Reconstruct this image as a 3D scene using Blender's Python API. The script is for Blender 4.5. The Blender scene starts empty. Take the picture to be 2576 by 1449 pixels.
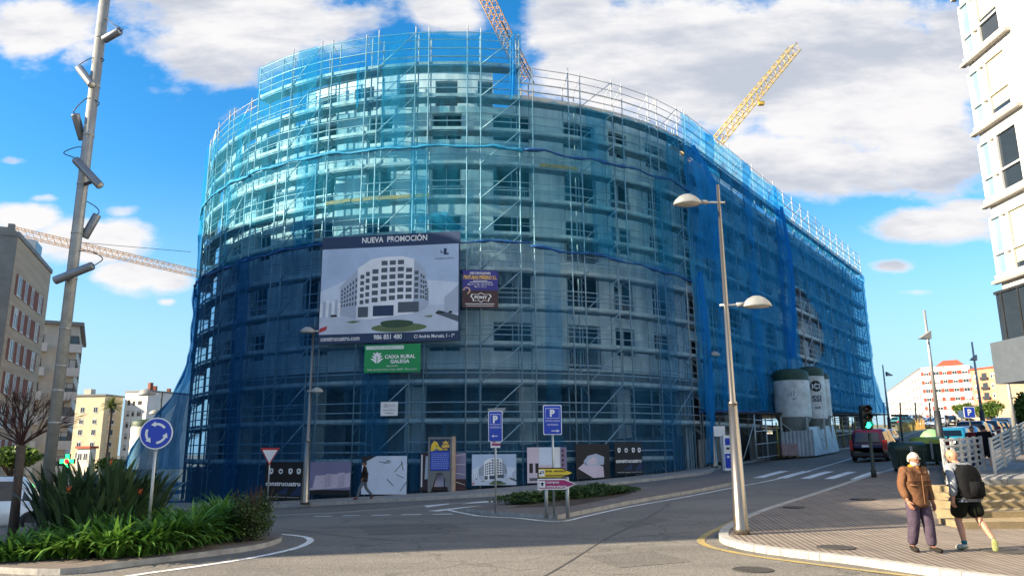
import bpy, bmesh, math, random
from mathutils import Vector, Matrix, noise as mnoise
random.seed(7)
R = math.radians
SC = bpy.context.scene
COL = SC.collection
# ---------------------------------------------------------------- camera and measuring helpers
CAMZ = 1.8; F = 1880.0; CX = 1288.0; CY = 724.5
PITCH = R(12.17); ROLL = R(0.45)
_U = Vector((0, -math.sin(PITCH), math.cos(PITCH))); _R = Vector((1, 0, 0))
_F = Vector((0, math.cos(PITCH), math.sin(PITCH)))
CR = _R * math.cos(ROLL) - _U * math.sin(ROLL)
CU = _R * math.sin(ROLL) + _U * math.cos(ROLL)
def ray(px, py):
    u = (px - CX) / F; v = (CY - py) / F
    return CR * u + CU * v + _F
def P(px, py, D):                       # point at depth D (metres along +Y) seen in that direction
    d = ray(px, py); k = D / d.y
    return Vector((d.x * k, D, CAMZ + d.z * k))
def sst(a, b, x):
    t = min(1, max(0, (x - a) / (b - a))); return t * t * (3 - 2 * t)
def clamp(x, a, b): return min(b, max(a, x))
def H(x, y):                            # height of the ground
    t = sst(15, 34, y)
    z = t * (0.058 * clamp(x, -45, 45) - 0.1) - 0.12 * (1 - t)
    k = clamp(y - 70, 0, 55)
    z += 0.055 * (k * k / 16 if k < 8 else k - 4) * sst(-5, 15, x)
    return z
def G(px, py, up=0.0):                  # ground point seen in that direction
    d = ray(px, py); lo = 2.0; step = 0.25; p = None
    while lo < 400:
        k = lo / d.y; x = d.x * k; z = CAMZ + d.z * k
        if z <= H(x, lo) + up:
            a, b = lo - step, lo
            for _ in range(24):
                m = (a + b) / 2; k = m / d.y
                if CAMZ + d.z * k <= H(d.x * k, m) + up: b = m
                else: a = m
            k = b / d.y
            return Vector((d.x * k, b, H(d.x * k, b) + up))
        lo += step
    k = 150 / d.y
    return Vector((d.x * k, 150, H(d.x * k, 150) + up))
# ---------------------------------------------------------------- scene objects
def tag(o, label=None, cat=None, group=None, kind=None):
    if label: o['label'] = label
    if cat: o['category'] = cat
    if group: o['group'] = group
    if kind: o['kind'] = kind
    return o
def empty(name, loc=(0, 0, 0), rz=0.0, label=None, cat=None, group=None):
    o = bpy.data.objects.new(name, None); o.empty_display_size = 0.2
    o.location = loc; o.rotation_euler = (0, 0, rz); COL.objects.link(o)
    return tag(o, label, cat, group)
def copy_tree(o, parent=None):
    c = o.copy(); COL.objects.link(c)
    if parent is not None: c.parent = parent
    for ch in list(o.children): copy_tree(ch, c)
    return c
def lin(c):
    if isinstance(c, str):
        c = c.lstrip('#'); c = [int(c[i:i + 2], 16) / 255 for i in (0, 2, 4)]
        c = [(x / 12.92 if x <= 0.04045 else ((x + 0.055) / 1.055) ** 2.4) for x in c]
    return tuple(c[:3])
MATS = {}
def nn(nt, t, **kw):
    n = nt.nodes.new(t)
    for k, v in kw.items(): setattr(n, k, v)
    return n
def mat(name, col, rough=0.6, metal=0.0, var=0.12, scale=3.0, bump=0.0, bscale=20.0, emit=0.0, spec=0.5, stretch=None, col2=None, coat=0.0):
    """procedural surface: a base colour broken up by two noises, optional bump"""
    if name in MATS: return MATS[name]
    m = bpy.data.materials.new(name); m.use_nodes = True; nt = m.node_tree
    b = nt.nodes['Principled BSDF']; L = nt.links.new
    c = lin(col); tc = nn(nt, 'ShaderNodeTexCoord')
    src = tc.outputs['Object']
    if stretch:
        mp = nn(nt, 'ShaderNodeMapping'); mp.inputs['Scale'].default_value = stretch
        L(src, mp.inputs['Vector']); src = mp.outputs['Vector']
    if var > 0:
        nz = nn(nt, 'ShaderNodeTexNoise'); nz.inputs['Scale'].default_value = scale; nz.inputs['Detail'].default_value = 6; nz.inputs['Roughness'].default_value = 0.65
        L(src, nz.inputs['Vector'])
        rp = nn(nt, 'ShaderNodeValToRGB')
        rp.color_ramp.elements[0].position = 0.3; rp.color_ramp.elements[1].position = 0.7
        d = lin(col2) if col2 else tuple(x * (1 - 1.6 * var) for x in c)
        e = c if col2 else tuple(min(1, x * (1 + 0.9 * var)) for x in c)
        rp.color_ramp.elements[0].color = (*d, 1); rp.color_ramp.elements[1].color = (*e, 1)
        L(nz.outputs['Fac'], rp.inputs['Fac']); L(rp.outputs['Color'], b.inputs['Base Color'])
    else:
        b.inputs['Base Color'].default_value = (*c, 1)
    b.inputs['Roughness'].default_value = rough; b.inputs['Metallic'].default_value = metal
    b.inputs['Specular IOR Level'].default_value = spec
    if coat: b.inputs['Coat Weight'].default_value = coat; b.inputs['Coat Roughness'].default_value = 0.06
    if bump > 0:
        n2 = nn(nt, 'ShaderNodeTexNoise'); n2.inputs['Scale'].default_value = bscale; n2.inputs['Detail'].default_value = 4
        L(src, n2.inputs['Vector'])
        bp = nn(nt, 'ShaderNodeBump'); bp.inputs['Strength'].default_value = bump; bp.inputs['Distance'].default_value = 0.02
        L(n2.outputs['Fac'], bp.inputs['Height']); L(bp.outputs['Normal'], b.inputs['Normal'])
    if emit > 0:
        b.inputs['Emission Color'].default_value = (*c, 1); b.inputs['Emission Strength'].default_value = emit
    MATS[name] = m
    return m
class MB:
    """collects shapes; build() links them as ONE mesh object"""
    def __init__(s): s.v = []; s.f = []; s.fm = []; s.mats = []; s.mi = 0; s.smooth = False; s.fs = []
    def use(s, m, smooth=None):
        if m not in s.mats: s.mats.append(m)
        s.mi = s.mats.index(m)
        if smooth is not None: s.smooth = smooth
        return s
    def face(s, pts):
        n = len(s.v); s.v += [tuple(p) for p in pts]; s.f.append(tuple(range(n, n + len(pts)))); s.fm.append(s.mi); s.fs.append(s.smooth)
    def mesh(s, vs, fs):
        n = len(s.v); s.v += [tuple(p) for p in vs]
        for f in fs: s.f.append(tuple(i + n for i in f)); s.fm.append(s.mi); s.fs.append(s.smooth)
    def box(s, a, b, M=None):
        x0, y0, z0 = a; x1, y1, z1 = b
        vs = [Vector(p) for p in ((x0, y0, z0), (x1, y0, z0), (x1, y1, z0), (x0, y1, z0), (x0, y0, z1), (x1, y0, z1), (x1, y1, z1), (x0, y1, z1))]
        if M is not None: vs = [M @ p for p in vs]
        s.mesh(vs, [(0, 3, 2, 1), (4, 5, 6, 7), (0, 1, 5, 4), (1, 2, 6, 5), (2, 3, 7, 6), (3, 0, 4, 7)])
    def obox(s, c, ax, ay, az):          # centre and three half-axes
        c = Vector(c); ax = Vector(ax); ay = Vector(ay); az = Vector(az)
        vs = [c + i * ax + j * ay + k * az for k in (-1, 1) for i, j in ((-1, -1), (1, -1), (1, 1), (-1, 1))]
        s.mesh(vs, [(0, 3, 2, 1), (4, 5, 6, 7), (0, 1, 5, 4), (1, 2, 6, 5), (2, 3, 7, 6), (3, 0, 4, 7)])
    def beam(s, a, b, w, h=None, up=(0, 0, 1)):
        a = Vector(a); b = Vector(b); d = b - a
        if d.length < 1e-6: return
        h = h or w; dn = d.normalized(); up = Vector(up)
        if abs(dn.dot(up)) > 0.98: up = Vector((1, 0, 0))
        sx = dn.cross(up).normalized(); sz = sx.cross(dn).normalized()
        s.obox((a + b) / 2, d / 2, sx * w / 2, sz * h / 2)
    def tube(s, pts, r, n=6, cap=True, radii=None):
        pts = [Vector(p) for p in pts]; rings = []; prev = None
        for i, p in enumerate(pts):
            d = (pts[min(i + 1, len(pts) - 1)] - pts[max(i - 1, 0)]).normalized()
            if prev is None:
                up = Vector((0, 0, 1)) if abs(d.z) < 0.9 else Vector((1, 0, 0)); sx = d.cross(up).normalized()
            else:
                sx = (prev - d * prev.dot(d))
                sx = sx.normalized() if sx.length > 1e-6 else d.orthogonal().normalized()
            prev = sx; sy = d.cross(sx)
            rr = radii[i] if radii else r
            rings.append([p + sx * math.cos(2 * math.pi * k / n) * rr + sy * math.sin(2 * math.pi * k / n) * rr for k in range(n)])
        vs = [q for g in rings for q in g]; fs = []
        for i in range(len(pts) - 1):
            for k in range(n):
                fs.append((i * n + k, i * n + (k + 1) % n, (i + 1) * n + (k + 1) % n, (i + 1) * n + k))
        if cap: fs.append(tuple(range(n - 1, -1, -1))); fs.append(tuple((len(pts) - 1) * n + k for k in range(n)))
        s.mesh(vs, fs)
    def lathe(s, prof, c=(0, 0, 0), n=20, M=None, cap=True):   # prof: list of (r, z)
        c = Vector(c); vs = []; fs = []
        for r, z in prof:
            for k in range(n):
                a = 2 * math.pi * k / n; p = Vector((r * math.cos(a), r * math.sin(a), z))
                vs.append((M @ p if M is not None else p) + c)
        for i in range(len(prof) - 1):
            for k in range(n): fs.append((i * n + k, i * n + (k + 1) % n, (i + 1) * n + (k + 1) % n, (i + 1) * n + k))
        if cap:
            fs.append(tuple(range(n - 1, -1, -1))); fs.append(tuple((len(prof) - 1) * n + k for k in range(n)))
        s.mesh(vs, fs)
    def prism(s, poly, t, M=None):        # poly in local xy, thickness t along -z..0 (front at z=0)
        n = len(poly); vs = [Vector((x, y, 0)) for x, y in poly] + [Vector((x, y, -t)) for x, y in poly]
        if M is not None: vs = [M @ p for p in vs]
        s.mesh(vs, [tuple(range(n)), tuple(range(2 * n - 1, n - 1, -1))] + [(k, n + k, n + (k + 1) % n, (k + 1) % n) for k in range(n)])
    def ball(s, c, r, n=10, m=6, sc=(1, 1, 1), M=None):
        c = Vector(c); vs = []; fs = []
        for i in range(m + 1):
            t = math.pi * i / m
            for k in range(n):
                a = 2 * math.pi * k / n
                p = Vector((math.sin(t) * math.cos(a) * r * sc[0], math.sin(t) * math.sin(a) * r * sc[1], math.cos(t) * r * sc[2]))
                vs.append((M @ p if M is not None else p) + c)
        for i in range(m):
            for k in range(n): fs.append((i * n + k, (i + 1) * n + k, (i + 1) * n + (k + 1) % n, i * n + (k + 1) % n))
        s.mesh(vs, fs)
    def build(s, name, parent=None, m=None, loc=None, rz=None):
        me = bpy.data.meshes.new(name); me.from_pydata(s.v, [], s.f)
        for mm in (s.mats or ([m] if m else [])): me.materials.append(mm)
        if s.mats: me.polygons.foreach_set('material_index', s.fm)
        me.polygons.foreach_set('use_smooth', s.fs)
        me.validate(); me.update()
        o = bpy.data.objects.new(name, me); COL.objects.link(o)
        if parent is not None: o.parent = parent
        if loc is not None: o.location = loc
        if rz is not None: o.rotation_euler = (0, 0, rz)
        return o
def frame(o, x, y):                       # 4x4 from origin and x / y directions (z = x cross y)
    x = Vector(x).normalized(); y = Vector(y); z = x.cross(y).normalized(); y = z.cross(x)
    M = Matrix.Identity(4)
    for i in range(3): M[i][0], M[i][1], M[i][2], M[i][3] = x[i], y[i], z[i], Vector(o)[i]
    return M
_tx = {}
def text_mesh(txt, bold=0.0):
    """letter shapes of a text as (verts, faces, width, height), height of capitals = 1"""
    k = (txt, bold)
    if k in _tx: return _tx[k]
    cu = bpy.data.curves.new('lettering', 'FONT'); cu.body = txt; cu.size = 1.0; cu.offset = bold; cu.resolution_u = 3; cu.fill_mode = 'FRONT'
    ob = bpy.data.objects.new('lettering', cu); COL.objects.link(ob)
    dg = bpy.context.evaluated_depsgraph_get(); dg.update(); me = ob.evaluated_get(dg).to_mesh()
    vs = [v.co.copy() for v in me.vertices]; fs = [tuple(p.vertices) for p in me.polygons]
    bpy.data.objects.remove(ob); bpy.data.curves.remove(cu)
    if vs:
        x0 = min(v.x for v in vs); x1 = max(v.x for v in vs)
    else: x0 = 0; x1 = 1
    sc = 1 / 0.7
    vs = [Vector(((v.x - x0) * sc, v.y * sc, 0)) for v in vs]
    _tx[k] = (vs, fs, (x1 - x0) * sc)
    return _tx[k]
def put_text(mb, M, txt, x, y, h, m, w=None, align='L', z=0.004, bold=0.0):
    vs, fs, tw = text_mesh(txt, bold); sx = h
    if w: sx = w / tw
    W = tw * sx; ox = x - (W / 2 if align == 'C' else W if align == 'R' else 0)
    mb.use(m, False); mb.mesh([M @ Vector((ox + v.x * sx, y + v.y * h, z)) for v in vs], fs)
def drape(name, polys, m, off, kind=None, parent=None, cell=1.0, thick=0.0, side=None):
    """flat polygons (lists of xy) laid on the ground, cut into cells so they follow it"""
    bm = bmesh.new()
    for poly in polys:
        vs = [bm.verts.new((p[0], p[1], 0)) for p in poly]
        try: bm.faces.new(vs)
        except ValueError: pass
    bmesh.ops.recalc_face_normals(bm, faces=bm.faces)
    for f in bm.faces:
        if f.normal.z < 0: f.normal_flip()
    bmesh.ops.triangulate(bm, faces=bm.faces)
    xs = [v.co.x for v in bm.verts]; ys = [v.co.y for v in bm.verts]
    for ax, (a, b) in enumerate(((min(xs), max(xs)), (min(ys), max(ys)))):
        k = math.floor(a / cell) + 1
        while k * cell < b:
            c = [0, 0, 0]; n = [0, 0, 0]; c[ax] = k * cell; n[ax] = 1
            bmesh.ops.bisect_plane(bm, geom=list(bm.verts) + list(bm.edges) + list(bm.faces), plane_co=c, plane_no=n, dist=1e-5); k += 1
    be = [e for e in bm.edges if e.is_boundary] if thick else []
    for v in bm.verts: v.co.z = H(v.co.x, v.co.y) + off
    if thick:
        r = bmesh.ops.extrude_edge_only(bm, edges=be)
        for g in r['geom']:
            if isinstance(g, bmesh.types.BMVert): g.co.z -= thick
        if side is not None:
            for g in r['geom']:
                if isinstance(g, bmesh.types.BMFace): g.material_index = 1
    me = bpy.data.meshes.new(name); bm.to_mesh(me); bm.free(); me.materials.append(m)
    if thick and side is not None: me.materials.append(side)
    o = bpy.data.objects.new(name, me); COL.objects.link(o)
    if parent is not None: o.parent = parent
    if kind: o['kind'] = kind
    return o
def ribbon(pts, w, side=0.0):             # strip of width w along a plan polyline, as one polygon per segment
    out = []; pts = [Vector((p[0], p[1])) for p in pts]; L = []; Rr = []
    for i, p in enumerate(pts):
        d = (pts[min(i + 1, len(pts) - 1)] - pts[max(i - 1, 0)]).normalized(); n = Vector((-d.y, d.x))
        L.append(p + n * (w / 2 + side)); Rr.append(p - n * (w / 2 - side))
    for i in range(len(pts) - 1): out.append([L[i], L[i + 1], Rr[i + 1], Rr[i]])
    return out
def smooth_line(pts, k=4):                # Catmull-Rom through plan points
    pts = [Vector((p[0], p[1])) for p in pts]; out = []
    for i in range(len(pts) - 1):
        a = pts[max(i - 1, 0)]; b = pts[i]; c = pts[i + 1]; d = pts[min(i + 2, len(pts) - 1)]
        for j in range(k):
            t = j / k
            out.append(0.5 * ((2 * b) + (c - a) * t + (2 * a - 5 * b + 4 * c - d) * t * t + (3 * b - a - 3 * c + d) * t ** 3))
    out.append(pts[-1]); return out
def g2(*pp): return [G(x, y).xy for x, y in pp]
# ---------------------------------------------------------------- camera, sun, sky
cam = bpy.data.cameras.new('camera'); co = bpy.data.objects.new('camera', cam); COL.objects.link(co)
cam.sensor_width = 36; cam.lens = F / 2576 * 36; cam.clip_end = 3000; cam.clip_start = 0.1
M = Matrix.Identity(4)
for i in range(3): M[i][0], M[i][1], M[i][2] = CR[i], CU[i], -_F[i]
M[2][3] = CAMZ; co.matrix_world = M; SC.camera = co
SUN_EL = R(24); SUN_H = Vector((-0.968, -0.25)).normalized()
sl = bpy.data.lights.new('sun', 'SUN'); so = bpy.data.objects.new('sun', sl); COL.objects.link(so)
sl.energy = 5.0; sl.angle = R(0.5); sl.color = (1.0, 0.85, 0.63)
sd = Vector((SUN_H.x * math.cos(SUN_EL), SUN_H.y * math.cos(SUN_EL), math.sin(SUN_EL)))
so.rotation_euler = sd.to_track_quat('Z', 'Y').to_euler(); so.location = sd * 80
W = bpy.data.worlds.new('World'); SC.world = W; W.use_nodes = True; nt = W.node_tree; L = nt.links.new
bg = nt.nodes['Background']; out = nt.nodes['World Output']
sky = nn(nt, 'ShaderNodeTexSky', sky_type='NISHITA'); sky.sun_disc = False; sky.sun_elevation = SUN_EL
sky.sun_rotation = math.atan2(SUN_H.x, SUN_H.y) % (2 * math.pi); sky.air_density = 1.0; sky.dust_density = 0.3; sky.ozone_density = 3.0
def math_n(op, a, b=None, c=None):
    n = nn(nt, 'ShaderNodeMath', operation=op)
    for i, x in enumerate((a, b, c)):
        if x is None: continue
        if isinstance(x, (int, float)): n.inputs[i].default_value = x
        else: L(x, n.inputs[i])
    return n.outputs[0]
tc = nn(nt, 'ShaderNodeTexCoord'); sx = nn(nt, 'ShaderNodeSeparateXYZ'); L(tc.outputs['Generated'], sx.inputs[0])
yy = math_n('MAXIMUM', math_n('ABSOLUTE', sx.outputs['Y']), 0.12)
az = math_n('DIVIDE', sx.outputs['X'], yy); el = math_n('DIVIDE', sx.outputs['Z'], yy)
# blue of the photograph's sky: the physical sky, a little richer
hs = nn(nt, 'ShaderNodeHueSaturation'); hs.inputs['Saturation'].default_value = 1.36; hs.inputs['Value'].default_value = 1.8; hs.inputs['Hue'].default_value = 0.497
L(sky.outputs['Color'], hs.inputs['Color'])
hz = nn(nt, 'ShaderNodeMapRange', interpolation_type='SMOOTHSTEP'); hz.inputs['From Min'].default_value = 0.42; hz.inputs['From Max'].default_value = -0.02; L(el, hz.inputs['Value'])
mh = nn(nt, 'ShaderNodeMix', data_type='RGBA'); L(hz.outputs[0], mh.inputs['Factor']); L(hs.outputs['Color'], mh.inputs['A']); mh.inputs['B'].default_value = (3.3, 5.1, 6.3, 1)
# clouds: soft banks placed by direction (east-west / height), torn by noise
wp = nn(nt, 'ShaderNodeTexNoise'); wp.inputs['Scale'].default_value = 3.2; wp.inputs['Detail'].default_value = 8; wp.inputs['Roughness'].default_value = 0.62
cb = nn(nt, 'ShaderNodeCombineXYZ'); L(az, cb.inputs[0]); L(math_n('MULTIPLY', el, 1.7), cb.inputs[1]); L(cb.outputs[0], wp.inputs['Vector'])
wp2 = nn(nt, 'ShaderNodeTexNoise'); wp2.inputs['Scale'].default_value = 9; wp2.inputs['Detail'].default_value = 7; wp2.inputs['Roughness'].default_value = 0.6; L(cb.outputs[0], wp2.inputs['Vector'])
def dirn(px, py): d = ray(px, py); return d.x / d.y, d.z / d.y
acc = None
for px, py, rx, ry, st in ((80, 70, 190, 120, 1.0), (190, 140, 90, 60, .7), (620, 40, 330, 170, 1.05), (560, 170, 150, 70, .75), (860, 60, 200, 110, .75), (1120, 30, 160, 80, .8), (1450, 60, 150, 190, 1.1),
                           (1700, 150, 420, 230, 1.15), (2150, 180, 420, 250, 1.15), (2000, 420, 420, 110, 1.0), (2350, 380, 230, 130, 1.0), (2330, 565, 210, 50, .95), (2450, 530, 140, 40, .8), (2440, 110, 230, 190, 1.0), (2300, 300, 260, 150, .9), (2240, 670, 110, 26, .62), (2300, 735, 80, 14, .5),
                           (60, 545, 110, 45, .75), (260, 610, 190, 75, .95), (330, 690, 150, 60, .85), (420, 700, 110, 50, .75), (120, 240, 80, 30, .42), (30, 405, 60, 18, .55), (110, 498, 60, 16, .5), (420, 760, 40, 14, .55), (300, 530, 80, 24, .6)):
    ax, ey = dirn(px, py); sx_ = .8 * abs(dirn(px + rx, py)[0] - ax); sy_ = .85 * abs(dirn(px, py - ry)[1] - ey)
    dx = math_n('DIVIDE', math_n('SUBTRACT', az, ax), sx_); dy = math_n('DIVIDE', math_n('SUBTRACT', el, ey), sy_)
    g = math_n('MULTIPLY', math_n('POWER', 2.718, math_n('MULTIPLY', math_n('ADD', math_n('MULTIPLY', dx, dx), math_n('MULTIPLY', dy, dy)), -0.9)), st)
    acc = g if acc is None else math_n('MAXIMUM', acc, g)
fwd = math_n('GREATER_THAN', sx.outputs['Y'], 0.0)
acc = math_n('ADD', math_n('MULTIPLY', acc, fwd), math_n('MULTIPLY', math_n('SUBTRACT', 1.0, fwd), 0.45))  # unseen sky behind the camera: even cloud cover, set for its fill light
nsum = math_n('ADD', math_n('MULTIPLY', math_n('SUBTRACT', wp.outputs['Fac'], 0.5), 1.9), math_n('MULTIPLY', math_n('SUBTRACT', wp2.outputs['Fac'], 0.5), 1.0))
dens = nn(nt, 'ShaderNodeMapRange', interpolation_type='SMOOTHSTEP'); dens.inputs['From Min'].default_value = 0.3; dens.inputs['From Max'].default_value = 0.7
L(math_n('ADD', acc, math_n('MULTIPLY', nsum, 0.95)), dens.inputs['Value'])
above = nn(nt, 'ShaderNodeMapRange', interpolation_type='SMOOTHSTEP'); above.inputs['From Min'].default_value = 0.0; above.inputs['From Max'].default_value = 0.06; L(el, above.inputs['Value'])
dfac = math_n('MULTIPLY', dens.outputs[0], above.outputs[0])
# cloud shade: white rims, grey-blue thick middles
sh = nn(nt, 'ShaderNodeTexNoise'); sh.inputs['Scale'].default_value = 4.2; sh.inputs['Detail'].default_value = 9; sh.inputs['Roughness'].default_value = 0.6
mp = nn(nt, 'ShaderNodeMapping'); mp.inputs['Location'].default_value = (3.1, 0.4, 0); mp.inputs['Rotation'].default_value = (0, 0, R(-25)); mp.inputs['Scale'].default_value = (0.8, 1.5, 1); L(cb.outputs[0], mp.inputs['Vector']); L(mp.outputs[0], sh.inputs['Vector'])
thick = nn(nt, 'ShaderNodeMapRange', interpolation_type='SMOOTHSTEP'); thick.inputs['From Min'].default_value = 0.38; thick.inputs['From Max'].default_value = 0.66
L(sh.outputs['Fac'], thick.inputs['Value'])
gr = math_n('MULTIPLY', thick.outputs[0], math_n('MULTIPLY', dens.outputs[0], 0.85))
mxc = nn(nt, 'ShaderNodeMix', data_type='RGBA'); mxc.inputs['A'].default_value = (6.5, 6.4, 6.45, 1); mxc.inputs['B'].default_value = (3.3, 3.65, 4.4, 1)
L(gr, mxc.inputs['Factor'])
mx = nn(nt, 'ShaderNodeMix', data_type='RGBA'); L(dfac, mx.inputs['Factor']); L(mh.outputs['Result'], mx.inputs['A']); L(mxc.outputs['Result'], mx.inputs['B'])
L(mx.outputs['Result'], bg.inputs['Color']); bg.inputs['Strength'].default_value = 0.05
SC.view_settings.view_transform = 'Standard'; SC.view_settings.look = 'None'; SC.view_settings.exposure = 1.6; SC.view_settings.gamma = 1
SC.cycles.max_bounces = 6; SC.cycles.transparent_max_bounces = 24; SC.cycles.diffuse_bounces = 3; SC.cycles.glossy_bounces = 3; SC.cycles.transmission_bounces = 4; SC.cycles.use_denoising = True
SC.cycles.caustics_reflective = False; SC.cycles.caustics_refractive = False
# ---------------------------------------------------------------- ground materials
def asphalt(name, c1, c2, speck=0.35):
    m = bpy.data.materials.new(name); m.use_nodes = True; nt = m.node_tree; L = nt.links.new; b = nt.nodes['Principled BSDF']
    tc = nn(nt, 'ShaderNodeTexCoord')
    big = nn(nt, 'ShaderNodeTexNoise'); big.inputs['Scale'].default_value = 0.35; big.inputs['Detail'].default_value = 8; big.inputs['Roughness'].default_value = 0.7
    mp = nn(nt, 'ShaderNodeMapping'); mp.inputs['Scale'].default_value = (0.5, 1.6, 1); mp.inputs['Rotation'].default_value = (0, 0, R(20)); L(tc.outputs['Object'], mp.inputs[0]); L(mp.outputs[0], big.inputs['Vector'])
    r1 = nn(nt, 'ShaderNodeValToRGB'); r1.color_ramp.elements[0].position = 0.3; r1.color_ramp.elements[1].position = 0.7
    r1.color_ramp.elements[0].color = (*lin(c1), 1); r1.color_ramp.elements[1].color = (*lin(c2), 1); L(big.outputs['Fac'], r1.inputs[0])
    fine = nn(nt, 'ShaderNodeTexVoronoi'); fine.inputs['Scale'].default_value = 26; L(tc.outputs['Object'], fine.inputs['Vector'])
    f2 = nn(nt, 'ShaderNodeTexNoise'); f2.inputs['Scale'].default_value = 30; f2.inputs['Detail'].default_value = 3; L(tc.outputs['Object'], f2.inputs['Vector'])
    mr = nn(nt, 'ShaderNodeMapRange'); mr.inputs['From Min'].default_value = 0.3; mr.inputs['From Max'].default_value = 0.7; mr.inputs['To Min'].default_value = 1 - speck; mr.inputs['To Max'].default_value = 1 + speck
    L(f2.outputs['Fac'], mr.inputs['Value'])
    mu = nn(nt, 'ShaderNodeVectorMath', operation='SCALE'); L(r1.outputs[0], mu.inputs[0]); L(mr.outputs[0], mu.inputs['Scale'])
    # cracks and patches
    vo = nn(nt, 'ShaderNodeTexVoronoi', feature='DISTANCE_TO_EDGE'); vo.inputs['Scale'].default_value = 0.22
    wn = nn(nt, 'ShaderNodeTexNoise'); wn.inputs['Scale'].default_value = 1.5; wn.inputs['Detail'].default_value = 5; L(tc.outputs['Object'], wn.inputs['Vector'])
    ad = nn(nt, 'ShaderNodeMixRGB', blend_type='ADD'); ad.inputs[0].default_value = 0.9; L(tc.outputs['Object'], ad.inputs[1]); L(wn.outputs['Color'], ad.inputs[2]); L(ad.outputs[0], vo.inputs['Vector'])
    cr = nn(nt, 'ShaderNodeMapRange'); cr.inputs['From Min'].default_value = 0.004; cr.inputs['From Max'].default_value = 0.012; cr.inputs['To Min'].default_value = 0.74; cr.inputs['To Max'].default_value = 1; L(vo.outputs['Distance'], cr.inputs['Value'])
    m2 = nn(nt, 'ShaderNodeVectorMath', operation='SCALE'); L(mu.outputs[0], m2.inputs[0]); L(cr.outputs[0], m2.inputs['Scale'])
    L(m2.outputs[0], b.inputs['Base Color']); b.inputs['Roughness'].default_value = 0.85; b.inputs['Specular IOR Level'].default_value = 0.25
    bp = nn(nt, 'ShaderNodeBump'); bp.inputs['Strength'].default_value = 0.55; bp.inputs['Distance'].default_value = 0.012; L(fine.outputs['Distance'], bp.inputs['Height']); L(bp.outputs[0], b.inputs['Normal'])
    return m
M_ASPH = asphalt('asphalt', '#64615c', '#7e7972')
M_ASPH2 = asphalt('worn_asphalt', '#5e5d5e', '#77767a', 0.25)
def paving(name, c1, c2, wave=True, rot=12, tile=0.4):
    m = bpy.data.materials.new(name); m.use_nodes = True; nt = m.node_tree; L = nt.links.new; b = nt.nodes['Principled BSDF']
    tc = nn(nt, 'ShaderNodeTexCoord'); mp = nn(nt, 'ShaderNodeMapping'); mp.inputs['Rotation'].default_value = (0, 0, R(rot)); L(tc.outputs['Object'], mp.inputs[0])
    nz = nn(nt, 'ShaderNodeTexNoise'); nz.inputs['Scale'].default_value = 0.8; nz.inputs['Detail'].default_value = 8; nz.inputs['Roughness'].default_value = 0.7; L(tc.outputs['Object'], nz.inputs['Vector'])
    r1 = nn(nt, 'ShaderNodeValToRGB'); r1.color_ramp.elements[0].position = 0.3; r1.color_ramp.elements[1].position = 0.7; r1.color_ramp.elements[0].color = (*lin(c1), 1); r1.color_ramp.elements[1].color = (*lin(c2), 1); L(nz.outputs['Fac'], r1.inputs[0])
    br = nn(nt, 'ShaderNodeTexBrick'); br.offset = 0.0; br.inputs['Scale'].default_value = 1 / tile; br.inputs['Brick Width'].default_value = 1; br.inputs['Row Height'].default_value = 1; br.inputs['Mortar Size'].default_value = 0.03
    br.inputs['Color1'].default_value = (1, 1, 1, 1); br.inputs['Color2'].default_value = (.86, .86, .86, 1); br.inputs['Mortar'].default_value = (.55, .55, .55, 1); L(mp.outputs[0], br.inputs['Vector'])
    mu = nn(nt, 'ShaderNodeMixRGB', blend_type='MULTIPLY'); mu.inputs[0].default_value = 1; L(r1.outputs[0], mu.inputs[1]); L(br.outputs['Color'], mu.inputs[2])
    last = mu.outputs[0]; h = br.outputs['Fac']
    if wave:
        wv = nn(nt, 'ShaderNodeTexWave', wave_type='BANDS', bands_direction='X'); wv.inputs['Scale'].default_value = 2.6; L(mp.outputs[0], wv.inputs['Vector'])
        mr = nn(nt, 'ShaderNodeMapRange'); mr.inputs['To Min'].default_value = 0.64; mr.inputs['To Max'].default_value = 1.12; L(wv.outputs['Fac'], mr.inputs['Value'])
        sc = nn(nt, 'ShaderNodeVectorMath', operation='SCALE'); L(last, sc.inputs[0]); L(mr.outputs[0], sc.inputs['Scale']); last = sc.outputs[0]
        h = wv.outputs['Fac']
    L(last, b.inputs['Base Color']); b.inputs['Roughness'].default_value = 0.8; b.inputs['Specular IOR Level'].default_value = 0.3
    bp = nn(nt, 'ShaderNodeBump'); bp.inputs['Strength'].default_value = 0.7; bp.inputs['Distance'].default_value = 0.012; L(h, bp.inputs['Height']); L(bp.outputs[0], b.inputs['Normal'])
    return m
M_PAVE = paving('ribbed_paving', '#776d64', '#91857a', True, 8)
M_PAVE2 = paving('grey_paving', '#858583', '#a09d99', False, 37, 0.4)
M_BRICKP = paving('block_paving', '#6c625c', '#857a72', False, 20, 0.22)
M_KERB = mat('kerb_stone', '#a5a19a', 0.8, var=0.2, scale=4, bump=0.3, bscale=30)
M_WHITE = mat('road_paint_white', '#ececea', 0.7, var=0.16, scale=2.2, bump=0.2, bscale=40, col2='#bcbcba')
M_YELLOW = mat('road_paint_yellow', '#b39a4e', 0.7, var=0.2, scale=2, col2='#8d8366')
M_SOIL = mat('planting_soil', '#4a3b2c', 0.95, var=0.25, bump=0.6)
M_CONC = mat('concrete', '#8d8b86', 0.85, var=0.16, scale=0.9, bump=0.25, bscale=12)
M_STEP = mat('step_stone', '#8a7a5c', 0.85, var=0.2, scale=2.5, bump=0.3, bscale=25)
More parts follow.
